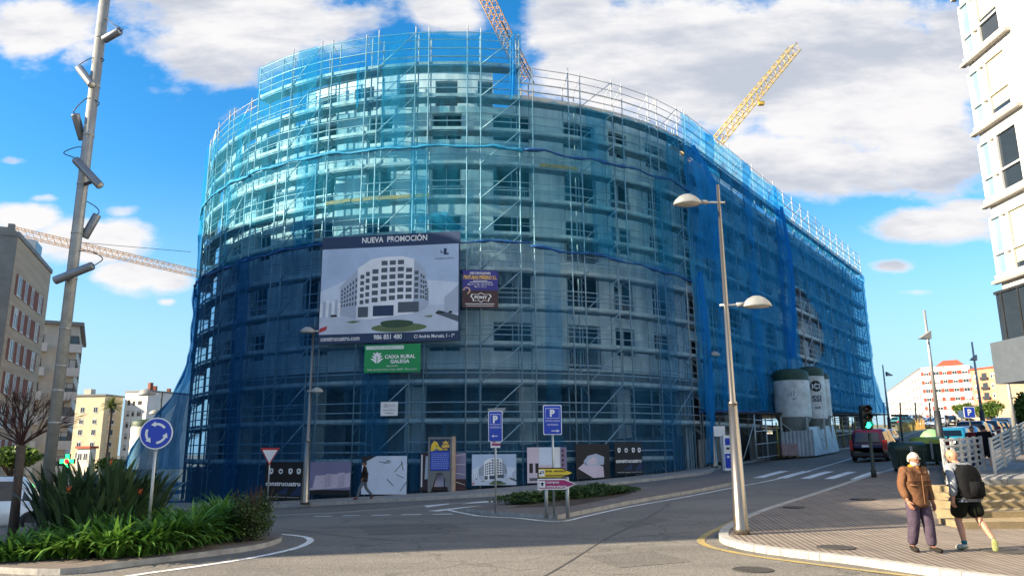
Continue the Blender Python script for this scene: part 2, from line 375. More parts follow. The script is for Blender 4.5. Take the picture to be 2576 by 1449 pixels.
# ---------------------------------------------------------------- ground sheet
def lattice():
    xs = [-600, -400, -250, -160, -110, -80, -60, -48] + list(range(-40, 52)) + [56, 62, 72, 90, 120, 160, 250, 400, 600]
    ys = [-300, -120, -50, -20, -8, 0] + list(range(5, 100)) + [104, 110, 118, 126, 140, 160, 200, 280, 400, 700, 1200]
    vs = [(x, y, H(x, y)) for y in ys for x in xs]; n = len(xs)
    fs = [(j * n + i, j * n + i + 1, (j + 1) * n + i + 1, (j + 1) * n + i) for j in range(len(ys) - 1) for i in range(n - 1)]
    mb = MB(); mb.smooth = True; mb.use(M_ASPH, True); mb.mesh(vs, fs); o = mb.build('road'); o['kind'] = 'structure'
lattice()
# pavement in front of the hoarding: outer edge is the kerb line
KERB_B = g2((560, 1284), (616, 1281), (793, 1272), (940, 1264), (1075, 1257), (1280, 1245), (1356, 1240), (1533, 1221), (1700, 1202), (1775, 1192)) 
KERB_C = g2((1816, 1176), (1947, 1153), (2060, 1137), (2138, 1128), (2200, 1112))
back = [(40, 86), (12.5, 47.5), (8, 41.5), (2, 38.5), (-4, 38.2), (-10, 39), (-16, 42), (-21, 50), (-27, 50)]
first = [(-29, 44), (-24, 41)]
edge = smooth_line(first + list(KERB_B) + list(KERB_C) + [(33.5, 72), (43, 85)], 3)
PAVE_OUT = edge
drape('pavement', [list(edge) + back], M_PAVE2, 0.12, 'structure', thick=0.16, side=M_KERB)
drape('kerb', ribbon(edge, 0.22, -0.0), M_KERB, 0.128, 'structure', thick=0.14)
# gutter strip beside that kerb
drape('gutter', ribbon(edge, 0.9, -0.62), M_ASPH2, 0.006, 'structure')
# right-hand pavement with the ribbed tiles; yellow line round it
YL = g2((2330, 1152), (2249, 1178), (2148, 1208), (1986, 1262), (1885, 1296), (1807, 1330), (1775, 1347), (1763, 1358), (1770, 1368), (1807, 1381), (1908, 1400), (2043, 1418), (2178, 1435), (2420, 1464), (2700, 1500))
YLs = smooth_line(YL, 4)
drape('yellow_line', ribbon(YLs, 0.16), M_YELLOW, 0.008, 'structure', cell=0.5)
KR = smooth_line(g2((2345, 1156), (2262, 1182), (2163, 1212), (2003, 1266), (1905, 1300), (1838, 1334), (1822, 1352), (1832, 1368), (1908, 1387), (2043, 1405), (2140, 1416), (2250, 1432), (2430, 1458), (2720, 1495)), 4)
farside = [(30, 7), (60, 7), (60, 34), (40, 46), (33, 48)]
drape('pavement_right', [list(KR) + farside], M_PAVE, 0.11, 'structure', thick=0.14, side=M_KERB, cell=0.5)
kk = [p for p in KR if p.y < 15.4]
mb = MB(); mb.use(M_KERB)
Lk = 0
for a, b in zip(KR, KR[1:]):            # kerb stones with joints
    d = b - a
    n = max(1, int(d.length / 1.0))
    for i in range(n):
        p = a + d * (i / n); q = a + d * ((i + 1) / n); q = p + (q - p) * 0.985
        mb.beam((p.x, p.y, H(p.x, p.y) + 0.05), (q.x, q.y, H(q.x, q.y) + 0.05), 0.2, 0.142)
o = mb.build('kerb_right'); o['kind'] = 'structure'
# grey strip of sidewalk along the road (paler worn slabs)
# road far up the hill is part of the same sheet; kerbed verge on its left
# median island
MED = smooth_line(g2((1172, 1289), (1280, 1299), (1403, 1306)), 4) + smooth_line(g2((1403, 1306), (1586, 1268), (1755, 1238), (1842, 1220), (1856, 1213), (1842, 1207)), 4)[1:] + smooth_line(g2((1842, 1207), (1700, 1222), (1586, 1240), (1400, 1262), (1240, 1276), (1172, 1289)), 4)[1:-1]
drape('median', [MED], M_BRICKP, 0.12, 'structure', thick=0.13, side=M_KERB, cell=0.5)
MEDL = smooth_line(g2((1120, 1281), (1200, 1297), (1300, 1303), (1403, 1312), (1480, 1297), (1586, 1274), (1755, 1244), (1850, 1225), (1990, 1196), (2138, 1154), (2200, 1132)), 4)
drape('edge_line', ribbon(MEDL, 0.13), M_WHITE, 0.008, 'structure', cell=0.5)
# roundabout island at the left
ISL = g2((-60, 1438), (150, 1446), (330, 1424), (520, 1400), (640, 1383), (700, 1366), (708, 1354), (690, 1346), (640, 1341), (560, 1338))
ISL = smooth_line(list(ISL) + [Vector((-9, 21)), Vector((-16, 23.5)), Vector((-23, 22)), Vector((-24, 15)), Vector((-16, 11.2))], 4)
drape('island', [ISL], M_BRICKP, 0.1, 'structure', thick=0.12, side=M_KERB, cell=0.5)
IL = smooth_line(g2((150, 1480), (330, 1448), (520, 1421), (650, 1400), (740, 1380), (776, 1365), (779, 1356), (758, 1349), (700, 1343), (640, 1338), (540, 1333)), 4)
drape('island_line', ribbon(IL, 0.15), M_WHITE, 0.008, 'structure', cell=0.5)
# gully slabs by the tip of the island
mbs = MB(); mbs.use(M_KERB)
# entry markings in front of the hoarding
lines = [ribbon(smooth_line(g2((600, 1300), (720, 1295), (849, 1289), (960, 1281), (1120, 1268), (1300, 1255)), 3), 0.12)]
dd = g2((790, 1299), (1120, 1293))
for i in range(5):
    a = Vector(dd[0]).lerp(Vector(dd[1]), i / 4.4); b = Vector(dd[0]).lerp(Vector(dd[1]), (i + 0.62) / 4.4); lines.append(ribbon([a, b], 0.22))
lines.append([g2((1075, 1276), (1130, 1268), (1130, 1266), (1066, 1272))]); lines.append([g2((1075, 1285), (1170, 1275), (1215, 1271), (1100, 1286))])
lines.append([g2((1160, 1268), (1290, 1259), (1330, 1252), (1200, 1262))])
drape('give_way_marking', [q for l in lines for q in l], M_WHITE, 0.008, 'structure', cell=0.5)
zl = []
for i in range(8):                       # zebra crossing
    bx = 1904 + i * 59.5 + (6 if i > 3 else 0); by = 1202 + i * 0.9; tx = 1963 + i * 57; ty = 1184.5 + i * 0.7
    zl.append(g2((bx - 10, by), (bx + 16, by), (tx + 22, ty), (tx - 2, ty)))
drape('zebra_crossing', zl, M_WHITE, 0.0095, 'structure', cell=0.5)
M_PATCH = asphalt('patched_asphalt', '#5c5955', '#716d67', .3)
drape('road_patch', [g2((900, 1322), (1130, 1316), (1190, 1336), (930, 1345)), g2((1470, 1398), (1640, 1386), (1740, 1412), (1560, 1428)), g2((1540, 1318), (1640, 1298), (1690, 1306), (1590, 1328))], M_PATCH, 0.005, 'structure', cell=.5)
M_SEAM = mat('tar_seam', '#504d49', .7, var=.2)
drape('road_seam', [q for l in (ribbon(smooth_line(g2((1690, 1262), (1640, 1296), (1530, 1352), (1420, 1420), (1330, 1470)), 5), .035), ribbon(smooth_line(g2((650, 1322), (900, 1352), (1180, 1362), (1500, 1356), (1740, 1338)), 5), .03)) for q in l], M_SEAM, .0065, 'structure', cell=.5)
# far kerb of the hill street with parking bay, verge on its left
VER = [G(2228, 1112).xy, G(2262, 1105).xy, G(2330, 1082).xy, G(2400, 1068).xy, Vector((60, 118)), Vector((30, 140)), Vector((36, 100))]
M_VERGE = mat('dry_verge', '#7c7658', 0.95, var=0.3, scale=0.7, bump=0.5)
drape('verge', [VER], M_VERGE, 0.1, 'structure', thick=0.12, side=M_KERB, cell=3)
# manhole covers
M_IRON = mat('cast_iron', '#4a4642', 0.7, 0.4, var=0.2, scale=8, bump=0.6, bscale=45)
def manhole(px, py, r, label, off):
    c = G(px, py); mb = MB(); mb.use(M_IRON)
    mb.lathe([(r, 0), (r, off), (r * 0.86, off + 0.004), (r * 0.84, off), (r * 0.8, off + 0.003), (0.01, off + 0.004)], n=24, cap=False)
    o = mb.build('manhole_cover', loc=(c.x, c.y, H(c.x, c.y)))
    tag(o, label, 'manhole cover', 'iron covers set in the ground')
manhole(1894, 1433, 0.32, 'round iron manhole cover in the sunlit road beside the kerb', 0.012)
manhole(2105, 1393, 0.34, 'iron cover in the sunlit ribbed paving left of the old man', 0.125)
manhole(2172, 1265, 0.36, 'iron cover in the shaded pavement below the traffic light', 0.125)
manhole(1998, 1286, 0.3, 'small iron cover in the shaded pavement near the yellow line', 0.125)
manhole(2530, 1403, 0.38, 'wide iron cover in the ribbed paving in front of the walking man with a backpack', 0.125)
# ---------------------------------------------------------------- broad steps on the right, railings later
STEP_L0 = Vector((9.9, 17.2)); STEP_L1 = Vector((12.9, 23.0)); NST = 6
for i in range(NST):
    t = i / NST; a = STEP_L0.lerp(STEP_L1, t); z0 = 0.0; z1 = 0.02 + 0.14 * (i + 1)
    mb = MB(); mb.use(M_STEP)
    y0 = 17.2 + i * 0.97; x0 = a.x; x1 = 40
    yb = y0 + 0.99 if i < NST - 1 else 34
    if i < NST - 1: mb.box((x0, y0, -0.2), (x1, yb, z1))
    else:
        mb.use(M_PAVE2); zt = z1
        mb.mesh([(x0, y0, -0.2), (x1, y0, -0.2), (x1, yb, -0.2), (x0 + 6.5, yb, -0.2), (x0, y0, zt), (x1, y0, zt), (x1, yb, zt + 0.35), (x0 + 6.5, yb, zt + 0.35)],
                [(4, 5, 6, 7), (0, 1, 5, 4), (3, 0, 4, 7), (1, 2, 6, 5), (2, 3, 7, 6)])
    o = mb.build('stairs' if i < NST - 1 else 'terrace'); o['kind'] = 'structure'
def TERR(y): return 0.02 + 0.14 * NST + 0.35 * (y - 22.05) / 11.95
# ---------------------------------------------------------------- the building under scaffold
BC = Vector((-3.5, 57.0)); RN = 19.4; A0 = R(-168.5); A1 = R(-37.0); ARC = RN * (A1 - A0); WING = 45.0; SEND = ARC + WING
DW = Vector((0.6, 0.8)); NW = Vector((0.8, -0.6)); DL = Vector((-0.2, 0.98)).normalized()
def OL(s, off=0.0):                       # plan outline of the net; off = metres inwards
    if s < 0:
        n = Vector((math.cos(A0), math.sin(A0))); p = BC + n * (RN - off) + DL * (-s); return p, n
    if s <= ARC:
        a = A0 + s / RN; n = Vector((math.cos(a), math.sin(a))); return BC + n * (RN - off), n
    n = Vector((math.cos(A1), math.sin(A1))); return BC + n * (RN - off) + Vector((-n.y, n.x)) * (s - ARC), n
def O3(s, off, z):
    p, n = OL(s, off); return Vector((p.x, p.y, z))
def spix(px, py, off=0.0):                # s and z where the sight line meets the outline
    d = ray(px, py); best = None; prev = None; s = 2.0
    while s < SEND + 3:
        p, n = OL(s, off); c = p.x * d.y - p.y * d.x
        if prev is not None and prev[1] * c <= 0 and n.x * d.x + n.y * d.y < 0:
            t = prev[1] / (prev[1] - c) if c != prev[1] else 0; sh = prev[0] + (s - prev[0]) * t
            q, _ = OL(sh, off); k = q.y / d.y; return sh, CAMZ + d.z * k
        prev = (s, c); s += 0.1
    return SEND, 0
def S(px, py=650, off=0.0): return spix(px, py, off)[0]
def gz(s, off=0.0): p, _ = OL(s, off); return H(p.x, p.y)
M_WALL = mat('insulated_wall', '#e4e6e5', 0.85, var=0.07, scale=0.9, stretch=(1.2, 1.2, .35), bump=0.12, bscale=6, col2='#b4bcbe')
M_RAW = mat('raw_concrete', '#77787a', 0.9, var=0.2, scale=0.7, bump=0.25, bscale=9)
M_COLM = mat('column_concrete', '#b3b2ae', .9, var=.16, scale=1.2, bump=.2)
M_DARK = mat('dark_interior', '#2b2d30', 0.9, var=0.2)
M_GALV = mat('galvanised_tube', '#b6bcbf', 0.45, 0.35, var=0.12, scale=6)
M_DECK = mat('steel_deck', '#7f8688', 0.6, 0.3, var=0.2, scale=3)
M_TOE = mat('toe_board', '#b4b6b2', 0.6, 0.2, var=0.18, scale=1.5)
M_RAIL = mat('balcony_rail_grey', '#9ea3a8', 0.5, 0.5, var=0.1)
M_WOOD = mat('raw_timber', '#c0954f', 0.8, var=0.25, scale=2, stretch=(1, 6, 6))
M_GLASSD = mat('dark_glass', '#1b222a', 0.08, 0, var=0.0, spec=0.7)
FZ = [5.9 + 2.95 * k for k in range(5)]; ROOF = 20.65; OW = 1.25; TW = 0.3
cols = [(S(x, 640, OW), w) for x, w in ((660, 1.6), (800, 2.0), (945, 1.6), (1120, 1.8), (1290, 2.3), (1465, 2.2), (1565, 1.5), (1660, 2.0))]
s = cols[0][0] - 3.7
while s > 1.5: cols.insert(0, (s, 1.7)); s -= 3.7
s = cols[-1][0] + 3.9
while s < SEND - 1.5: cols.append((s, 1.9)); s += 3.75
bld = empty('apartment_building', (BC.x, BC.y, 0), label='round-cornered apartment block under construction behind scaffold and blue netting', cat='building')
def bpart(mb, name, m=None):
    o = mb.build(name, bld, m); o.location = (-BC.x, -BC.y, 0); return o
def seg(a, b, step=0.8):
    n = max(1, int(math.ceil((b - a) / step))) if a < ARC else 1
    if a < ARC < b: n = max(2, n)
    return [a + (b - a) * i / n for i in range(n + 1)]
def strip(mb, s0, s1, z0, z1, off, flip=False):
    ss = seg(s0, s1)
    for a, b in zip(ss, ss[1:]):
        q = [O3(a, off, z0), O3(b, off, z0), O3(b, off, z1), O3(a, off, z1)]
        mb.face(q[::-1] if flip else q)
def wall_cell(mb, s0, s1, z0, z1, off=OW, t=TW):
    strip(mb, s0, s1, z0, z1, off); strip(mb, s0, s1, z0, z1, off + t, True)
def reveal(mb, s0, s1, z0, z1, off=OW, t=TW):
    for sa in (s0, s1): mb.face([O3(sa, off, z0), O3(sa, off + t, z0), O3(sa, off + t, z1), O3(sa, off, z1)])
    ss = seg(s0, s1)
    for z in (z0, z1):
        for a, b in zip(ss, ss[1:]): mb.face([O3(a, off, z), O3(b, off, z), O3(b, off + t, z), O3(a, off + t, z)])
rw = random.Random(3)
wins = []
for k, z in enumerate(FZ):
    mb = MB(); mb.use(M_WALL); top = z + 2.95; s0 = 0.0
    for i, (c, w) in enumerate(cols):
        a, b = c - w / 2, c + w / 2
        balc = (k in (1, 3)) if i % 3 != 2 else (k in (0, 1, 2, 3))
        za = z + (0.12 if balc else 0.95); zb = z + 2.5
        wall_cell(mb, s0, a, z, top); wall_cell(mb, a, b, z, za); wall_cell(mb, a, b, zb, top); reveal(mb, a, b, za, zb); s0 = b
        wins.append((a, b, za, zb, balc, k, i))
    wall_cell(mb, s0, SEND, z, top); bpart(mb, 'wall')
# attic, set back, and the uneven parapet of insulation boards
SA0, SA1 = S(650, 200), S(1288, 200)
mb = MB(); mb.use(M_WALL); s0 = S(775, 200, 2.6)
SAx = S(1240, 200, 2.6)
while s0 < SAx:
    b = min(SAx, s0 + 1.1 + rw.random()); wall_cell(mb, s0, b, ROOF, 23.5, 2.6)
    c = min(SAx, b + 1.5)
    if c > b: wall_cell(mb, b, c, ROOF, ROOF + .5 * (rw.random() > .5) + .05, 2.6); wall_cell(mb, b, c, 22.9, 23.5, 2.6); reveal(mb, b, c, ROOF + .5, 22.9, 2.6)
    s0 = c
for sx_ in (S(775, 200, 2.6), SAx):
    mb.face([O3(sx_, 2.6, ROOF), O3(sx_, 9, ROOF), O3(sx_, 9, 23.5), O3(sx_, 2.6, 23.5)])
ss = seg(S(775, 200, 2.6), SAx)
for a, b in zip(ss, ss[1:]): mb.face([O3(a, 2.5, 23.52), O3(b, 2.5, 23.52), O3(b, 9, 23.52), O3(a, 9, 23.52)])
bpart(mb, 'attic_wall')
mb = MB(); mb.use(M_WALL)
s0 = 0.5
while s0 < SA0 + 3:
    w = 0.5 + rw.random() * 0.9
    if rw.random() < 0.55: wall_cell(mb, s0, s0 + w, ROOF + .01, ROOF + 0.5 + rw.random() * .8, OW + .02, .2); reveal(mb, s0, s0 + w, ROOF + .01, ROOF + .9, OW + .02, .2)
    s0 += w + 0.3
a, b = S(1292, 200), S(1545, 260)
wall_cell(mb, a, b, ROOF + .01, ROOF + 0.85, OW, .25)
ss = seg(a, b)
for p, q in zip(ss, ss[1:]): mb.face([O3(p, OW, ROOF + .85), O3(q, OW, ROOF + .85), O3(q, OW + .25, ROOF + .85), O3(p, OW + .25, ROOF + .85)])
s0 = b
while s0 < S(1720, 330):
    w = 0.35 + rw.random() * 0.5; wall_cell(mb, s0, s0 + w, ROOF + .01, ROOF + 0.25 + rw.random() * .6, OW + .02, .2); s0 += w
bpart(mb, 'parapet')
# floor slabs and roof
for k, z in enumerate([1.0 + 0.0, 5.35] + FZ[1:] + [ROOF]):
    mb = MB(); mb.use(M_RAW); t = 0.3; ss = seg(0, ARC, 1.2) + [ARC + WING * i / 6 for i in range(1, 7)]
    if k == 0: t = 0.3
    for a, b in zip(ss, ss[1:]):
        o0, o1 = (OW + TW + 0.01, 13.4) if k not in (1,) else (OW + .02, 13.4)
        if k == 0 and a > ARC * .8: continue
        p = [O3(a, o0, z), O3(b, o0, z), O3(b, o1, z), O3(a, o1, z)]; q = [v - Vector((0, 0, t)) for v in p]
        mb.face(p); mb.face(q[::-1]); mb.face([q[0], q[1], p[1], p[0]]); mb.face([q[2], q[3], p[3], p[2]])
    bpart(mb, 'roof_slab' if z == ROOF else 'floor_slab')
# beam over the ground floor, columns
mb = MB(); mb.use(M_RAW); wall_cell(mb, 0, SEND, 5.0, 5.34, OW + .1, .35); strip(mb, 0, SEND, 5.36, 5.895, OW + .05); bpart(mb, 'edge_beam')
sc0 = S(1040, 1050, OW); s = sc0 - 6.3 * 4
while s < SEND:
    if s > 0.5:
        mb = MB(); mb.use(M_COLM); p, n = OL(s, OW + .32); tg = Vector((-n.y, n.x))
        mb.obox((p.x, p.y, 2.2), (tg.x * .46, tg.y * .46, 0), (n.x * .3, n.y * .3, 0), (0, 0, 2.78)); bpart(mb, 'column', M_COLM)
    s += 6.3
# core walls seen deep inside, back wall of the wing with open bays
mb = MB(); mb.use(M_RAW); strip(mb, -22, ARC + 25, -1.5, ROOF - .3, 6.5); strip(mb, -22, 0, -1.5, ROOF, OW); strip(mb, -22, S(770, 1050), -1.5, ROOF - .31, 3.6); bpart(mb, 'core_wall')
mb = MB(); mb.use(M_RAW); s0 = ARC + 25
s1 = s0
while s1 < SEND - 0.4:
    wall_cell(mb, s1, s1 + 1.2, 0, ROOF - .31, 12.5, .25); s1 += 3.75
for z in [5.0] + FZ[1:]: wall_cell(mb, s0, SEND, z - .3, z + .85, 12.5, .2)
bpart(mb, 'back_wall')
# window linings: the dark rooms behind get frames, railings on the balcony doors
for (a, b, za, zb, balc, k, i) in wins:
    if a < 3: continue
    mid = (a + b) / 2
    mb = MB(); mb.use(M_RAIL)
    for sa in (a + .04, mid, b - .04): mb.beam(O3(sa, OW + .2, za), O3(sa, OW + .2, zb), 0.06)
    mb.beam(O3(a, OW + .2, zb - .03), O3(b, OW + .2, zb - .03), 0.06); 
    o = bpart(mb, 'window'); fr = o
    if rw.random() < 0.25 and a < ARC:
        g = MB(); g.use(M_GLASSD); g.face([O3(a + .06, OW + .2, za + .03), O3(mid - .04, OW + .2, za + .03), O3(mid - .04, OW + .2, zb - .06), O3(a + .06, OW + .2, zb - .06)]); g.build('pane', fr)
    if balc and (i + k) % 2 == 0 or (k == 3 and i % 3 != 2):
        r = MB(); r.use(M_RAIL); zr = za + 0.05
        r.beam(O3(a - .1, OW - .05, zr + 1), O3(b + .1, OW - .05, zr + 1), 0.05); r.beam(O3(a - .1, OW - .05, zr + .08), O3(b + .1, OW - .05, zr + .08), 0.04)
        n = int((b - a + .2) / 0.13)
        for j in range(n + 1): sj = a - .1 + (b - a + .2) * j / n; r.beam(O3(sj, OW - .05, zr + .08), O3(sj, OW - .05, zr + 1), 0.022)
        bpart(r, 'balcony_railing')
# roof house of white board and hollow brick
M_HB = mat('hollow_brick', '#b5694a', 0.9, var=0.3, scale=1.4, bump=0.5, bscale=8, col2='#d9a85a')
c = OL(S(1742, 300), 3.6)[0]; rh = empty('roof_house', (c.x, c.y, ROOF), R(53), 'white gabled stair house and bare brickwork on the flat roof', 'roof structure')
mb = MB(); mb.use(M_WALL); mb.prism([(-1.6, 0), (1.6, 0), (1.6, 2.0), (0, 3.0), (-1.6, 2.0)], 3, Matrix.Rotation(R(90), 4, 'X')); mb.build('gable_block', rh)
mb = MB(); mb.use(M_HB)
for i in range(12):
    for j in range(6):
        if (i * 7 + j * 5) % 11 < (j - 1): continue
        mb.box((1.75 + i * .52, -1.2, j * .28), (1.75 + i * .52 + .5, -.95, j * .28 + .265))
mb.build('brickwork', rh)
# ---------------------------------------------------------------- scaffolds
ZD = [5.1 + 1.95 * k for k in range(-2, 9)]          # deck levels 1.2 .. 20.7
def scaffold(name_label, sa, sb, pos, ztop, decks, group, attic=None, zfoot=None, brace_every=2):
    root = empty('scaffold', (0, 0, 0), label=name_label, cat='scaffold', group=group)
    def low(s, off): return (gz(s, off) + .12) if zfoot is None else zfoot(s)
    for s in pos:
        for off in (0.12, 0.92):
            mb = MB(); mb.use(M_GALV, True); zt = ztop + (rw.random() * .35)
            if attic and attic[0] - .1 <= s <= attic[1] + .1: zt = attic[2] + rw.random() * .4
            elif off > .5: zt = ztop - 1.0 + rw.random() * .3
            mb.tube([O3(s, off, low(s, off)), O3(s, off, zt)], 0.04, 5); mb.build('standard', root)
    lv = list(decks) + ([attic[2] - 2.0] if attic else [])
    for z in lv:
        a_, b_ = (sa, sb) if not (attic and z > ztop - .5) else (attic[0], attic[1])
        if z < 2.5 and zfoot: continue
        mb = MB(); mb.use(M_DECK); ss = seg(a_, b_, 1.4)
        if b_ > ARC: ss = [x for x in ss if x < ARC] + [max(a_, ARC)] + [max(a_, ARC) + (b_ - max(a_, ARC)) * i / 10 for i in range(1, 11)]
        for p, q in zip(ss, ss[1:]):
            if q - p < .01: continue
            if gz(p) > z - .8: continue
            t = [O3(p, .2, z), O3(q, .2, z), O3(q, .88, z), O3(p, .88, z)]; u = [v - Vector((0, 0, .07)) for v in t]
            mb.face(t); mb.face(u[::-1]); mb.face([u[0], u[1], t[1], t[0]]); mb.face([u[2], u[3], t[3], t[2]])
        mb.build('deck', root)
        mb = MB(); mb.use(M_TOE)
        for p, q in zip(pos, pos[1:]):
            if p < a_ - .05 or q > b_ + .05 or gz(p) > z - .8: continue
            mb.beam(O3(p + .03, .16, z + .1), O3(q - .03, .16, z + .1), .03, .17)
        mb.build('toe_board', root)
        mb = MB(); mb.use(M_GALV, True)
        for dz in (.5, .98):
            for p, q in zip(pos, pos[1:]):
                if p < a_ - .05 or q > b_ + .05 or gz(p) > z - .8: continue
                if rw.random() < .96: mb.tube([O3(p, .12, z + dz), O3(q, .12, z + dz)], .032, 4, False)
                if dz < .6 and rw.random() < .5: mb.tube([O3(p, .92, z + dz + .4), O3(q, .92, z + dz + .4)], .024, 4, False)
        for p in pos:
            if a_ - .05 <= p <= b_ + .05 and gz(p) < z - .8: mb.tube([O3(p, .12, z - .1), O3(p, .92, z - .1)], .026, 4, False)
            if a_ - .05 <= p <= b_ + .05 and gz(p) < z - .8: mb.tube([O3(p, .12, z - .6), O3(p, .7, z - .12)], .02, 4, False)
        mb.build('guard_rail', root)
    for hi in (False, True):
        mb = MB(); mb.use(M_GALV, True)
        for p, q in zip(pos, pos[1:]):
            up_ = bool(attic and attic[0] - .1 <= p and q <= attic[1] + .1)
            if up_ != hi: continue
            z2 = attic[2] if up_ else ztop
            for dz in (.05, .5, 1.0): mb.tube([O3(p, .12, z2 - dz), O3(q, .12, z2 - dz)], .026, 4, False)
            mb.tube([O3(p, .12, z2 - .1), O3(p, .92, z2 - .75)], .024, 4, False)
        if mb.v: mb.build('top_rail', root)
    nb = 0
    for i in range(1, len(pos) - 1, 1):
        if pos[i + 1] - pos[i] < 1.2: continue
        nb += 1
        if nb % brace_every: continue
        for z in lv:
            if z + 1.95 > (attic[2] if attic and attic[0] <= pos[i] <= attic[1] else ztop) + .1 or gz(pos[i]) > z - .9 or (zfoot and z < 4): continue
            mb = MB(); mb.use(M_GALV, True); mb.tube([O3(pos[i], .1, z), O3(pos[i + 1], .1, z + 1.95)], .03, 5); mb.build('brace', root)
    return root
pos = []; s = 0.6
ref = S(1043, 200)
s = ref - 2.9 * 12
while s < ARC - 1.0:
    if s > 0: pos += [s, s + .75]
    s += 2.9
SSPLIT = pos[-1]
i0 = min(range(len(pos)), key=lambda i: abs(pos[i] - SA0)); i1 = min(range(len(pos)), key=lambda i: abs(pos[i] - SA1))
SA0, SA1 = pos[i0], pos[i1]
scaffold('galvanised tube scaffold wrapped round the curved corner of the new block', pos[0], SSPLIT, pos, 22.65, ZD, 'scaffolds on the new block', attic=(SA0, SA1, 24.6), brace_every=2)
posw = [SSPLIT + .3]; 
while posw[-1] < SEND - .2: posw.append(posw[-1] + (SEND + .1 - SSPLIT - .3) / 19)
scaffold('galvanised tube scaffold along the straight street wing, open walkway at its foot', posw[0], posw[-1], posw, 22.75, ZD, 'scaffolds on the new block', zfoot=lambda s: gz(s) + .1, brace_every=3)
# a few raw planks left on the lifts
for px, py, w in ((905, 497, 2.6), (1015, 492, 3.0), (860, 505, 1.5), (1400, 458, 2.2)):
    s, z = spix(px, py, .5); zl = min(ZD, key=lambda q: abs(q - z)); mb = MB(); mb.use(M_WOOD); mb.beam(O3(s - w / 2, .1, zl + .12), O3(s + w / 2, .1, zl + .16), .035, .2)
    o = mb.build('timber_plank'); tag(o, 'raw yellow plank on the scaffold ' + {905: 'left of the middle, above the big banner', 1015: 'just right of the middle above the banner heading', 860: 'short one, leftmost above the big banner', 1400: 'right of the curve, by the balcony doors'}[px], 'plank', 'timber planks on the scaffold')
# ---------------------------------------------------------------- nets
def netmat(name, col, alpha, tint=(1, 1, 1), streak=0.25):
    m = bpy.data.materials.new(name); m.use_nodes = True; nt = m.node_tree; L = nt.links.new
    nt.nodes.remove(nt.nodes['Principled BSDF']); out = nt.nodes['Material Output']
    tc = nn(nt, 'ShaderNodeTexCoord'); mp = nn(nt, 'ShaderNodeMapping'); mp.inputs['Scale'].default_value = (2.2, 2.2, 0.25); L(tc.outputs['Object'], mp.inputs[0])
    nz = nn(nt, 'ShaderNodeTexNoise'); nz.inputs['Scale'].default_value = 1.3; nz.inputs['Detail'].default_value = 6; L(mp.outputs[0], nz.inputs['Vector'])
    n2 = nn(nt, 'ShaderNodeTexNoise'); n2.inputs['Scale'].default_value = 0.25; n2.inputs['Detail'].default_value = 3; L(tc.outputs['Object'], n2.inputs['Vector'])
    ad = nn(nt, 'ShaderNodeMath', operation='ADD'); L(nz.outputs['Fac'], ad.inputs[0]); L(n2.outputs['Fac'], ad.inputs[1])
    mr = nn(nt, 'ShaderNodeMapRange'); mr.inputs['From Min'].default_value = 0.7; mr.inputs['From Max'].default_value = 1.3; mr.inputs['To Min'].default_value = max(0.02, alpha * (1 - streak)); mr.inputs['To Max'].default_value = min(.97, alpha * (1 + streak)); L(ad.outputs[0], mr.inputs['Value'])
    c = lin(col); d = nn(nt, 'ShaderNodeBsdfDiffuse'); d.inputs['Color'].default_value = (*c, 1)
    t = nn(nt, 'ShaderNodeBsdfTranslucent'); t.inputs['Color'].default_value = (*[min(1, x * 1.25) for x in c], 1)
    m1 = nn(nt, 'ShaderNodeMixShader'); m1.inputs[0].default_value = 0.45; L(d.outputs[0], m1.inputs[1]); L(t.outputs[0], m1.inputs[2])
    tr = nn(nt, 'ShaderNodeBsdfTransparent'); tr.inputs['Color'].default_value = (*tint, 1)
    m2 = nn(nt, 'ShaderNodeMixShader'); L(mr.outputs[0], m2.inputs[0]); L(tr.outputs[0], m2.inputs[1]); L(m1.outputs[0], m2.inputs[2]); L(m2.outputs[0], out.inputs['Surface'])
    return m
NET_T = netmat('net_lit_tone', '#3097bf', 0.25, (.68, .9, .98), .75)  # upper sheets: sunlit look of the blue net put into the colour
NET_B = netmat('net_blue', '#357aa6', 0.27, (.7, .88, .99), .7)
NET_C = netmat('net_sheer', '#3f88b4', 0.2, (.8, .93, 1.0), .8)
NET_D = netmat('net_shaded_tone', '#2a6c9c', 0.38, (.56, .8, .98), .55)  # same blue net lower left, its shaded look put into colour and tint
NET_W = netmat('net_wing', '#36a6dc', 0.46, (.6, .87, .99), .5)
NET_L = netmat('net_loose', '#2f98d6', 0.5, (.65, .88, 1.0), .35)
M_HEM = mat('net_hem_blue', '#0d4f8c', 0.8, var=0.25, scale=3, bump=0.5)
M_HEMT = mat('net_hem_turquoise', '#1289b5', 0.8, var=0.25, scale=3, bump=0.5)
nrand = random.Random(11)
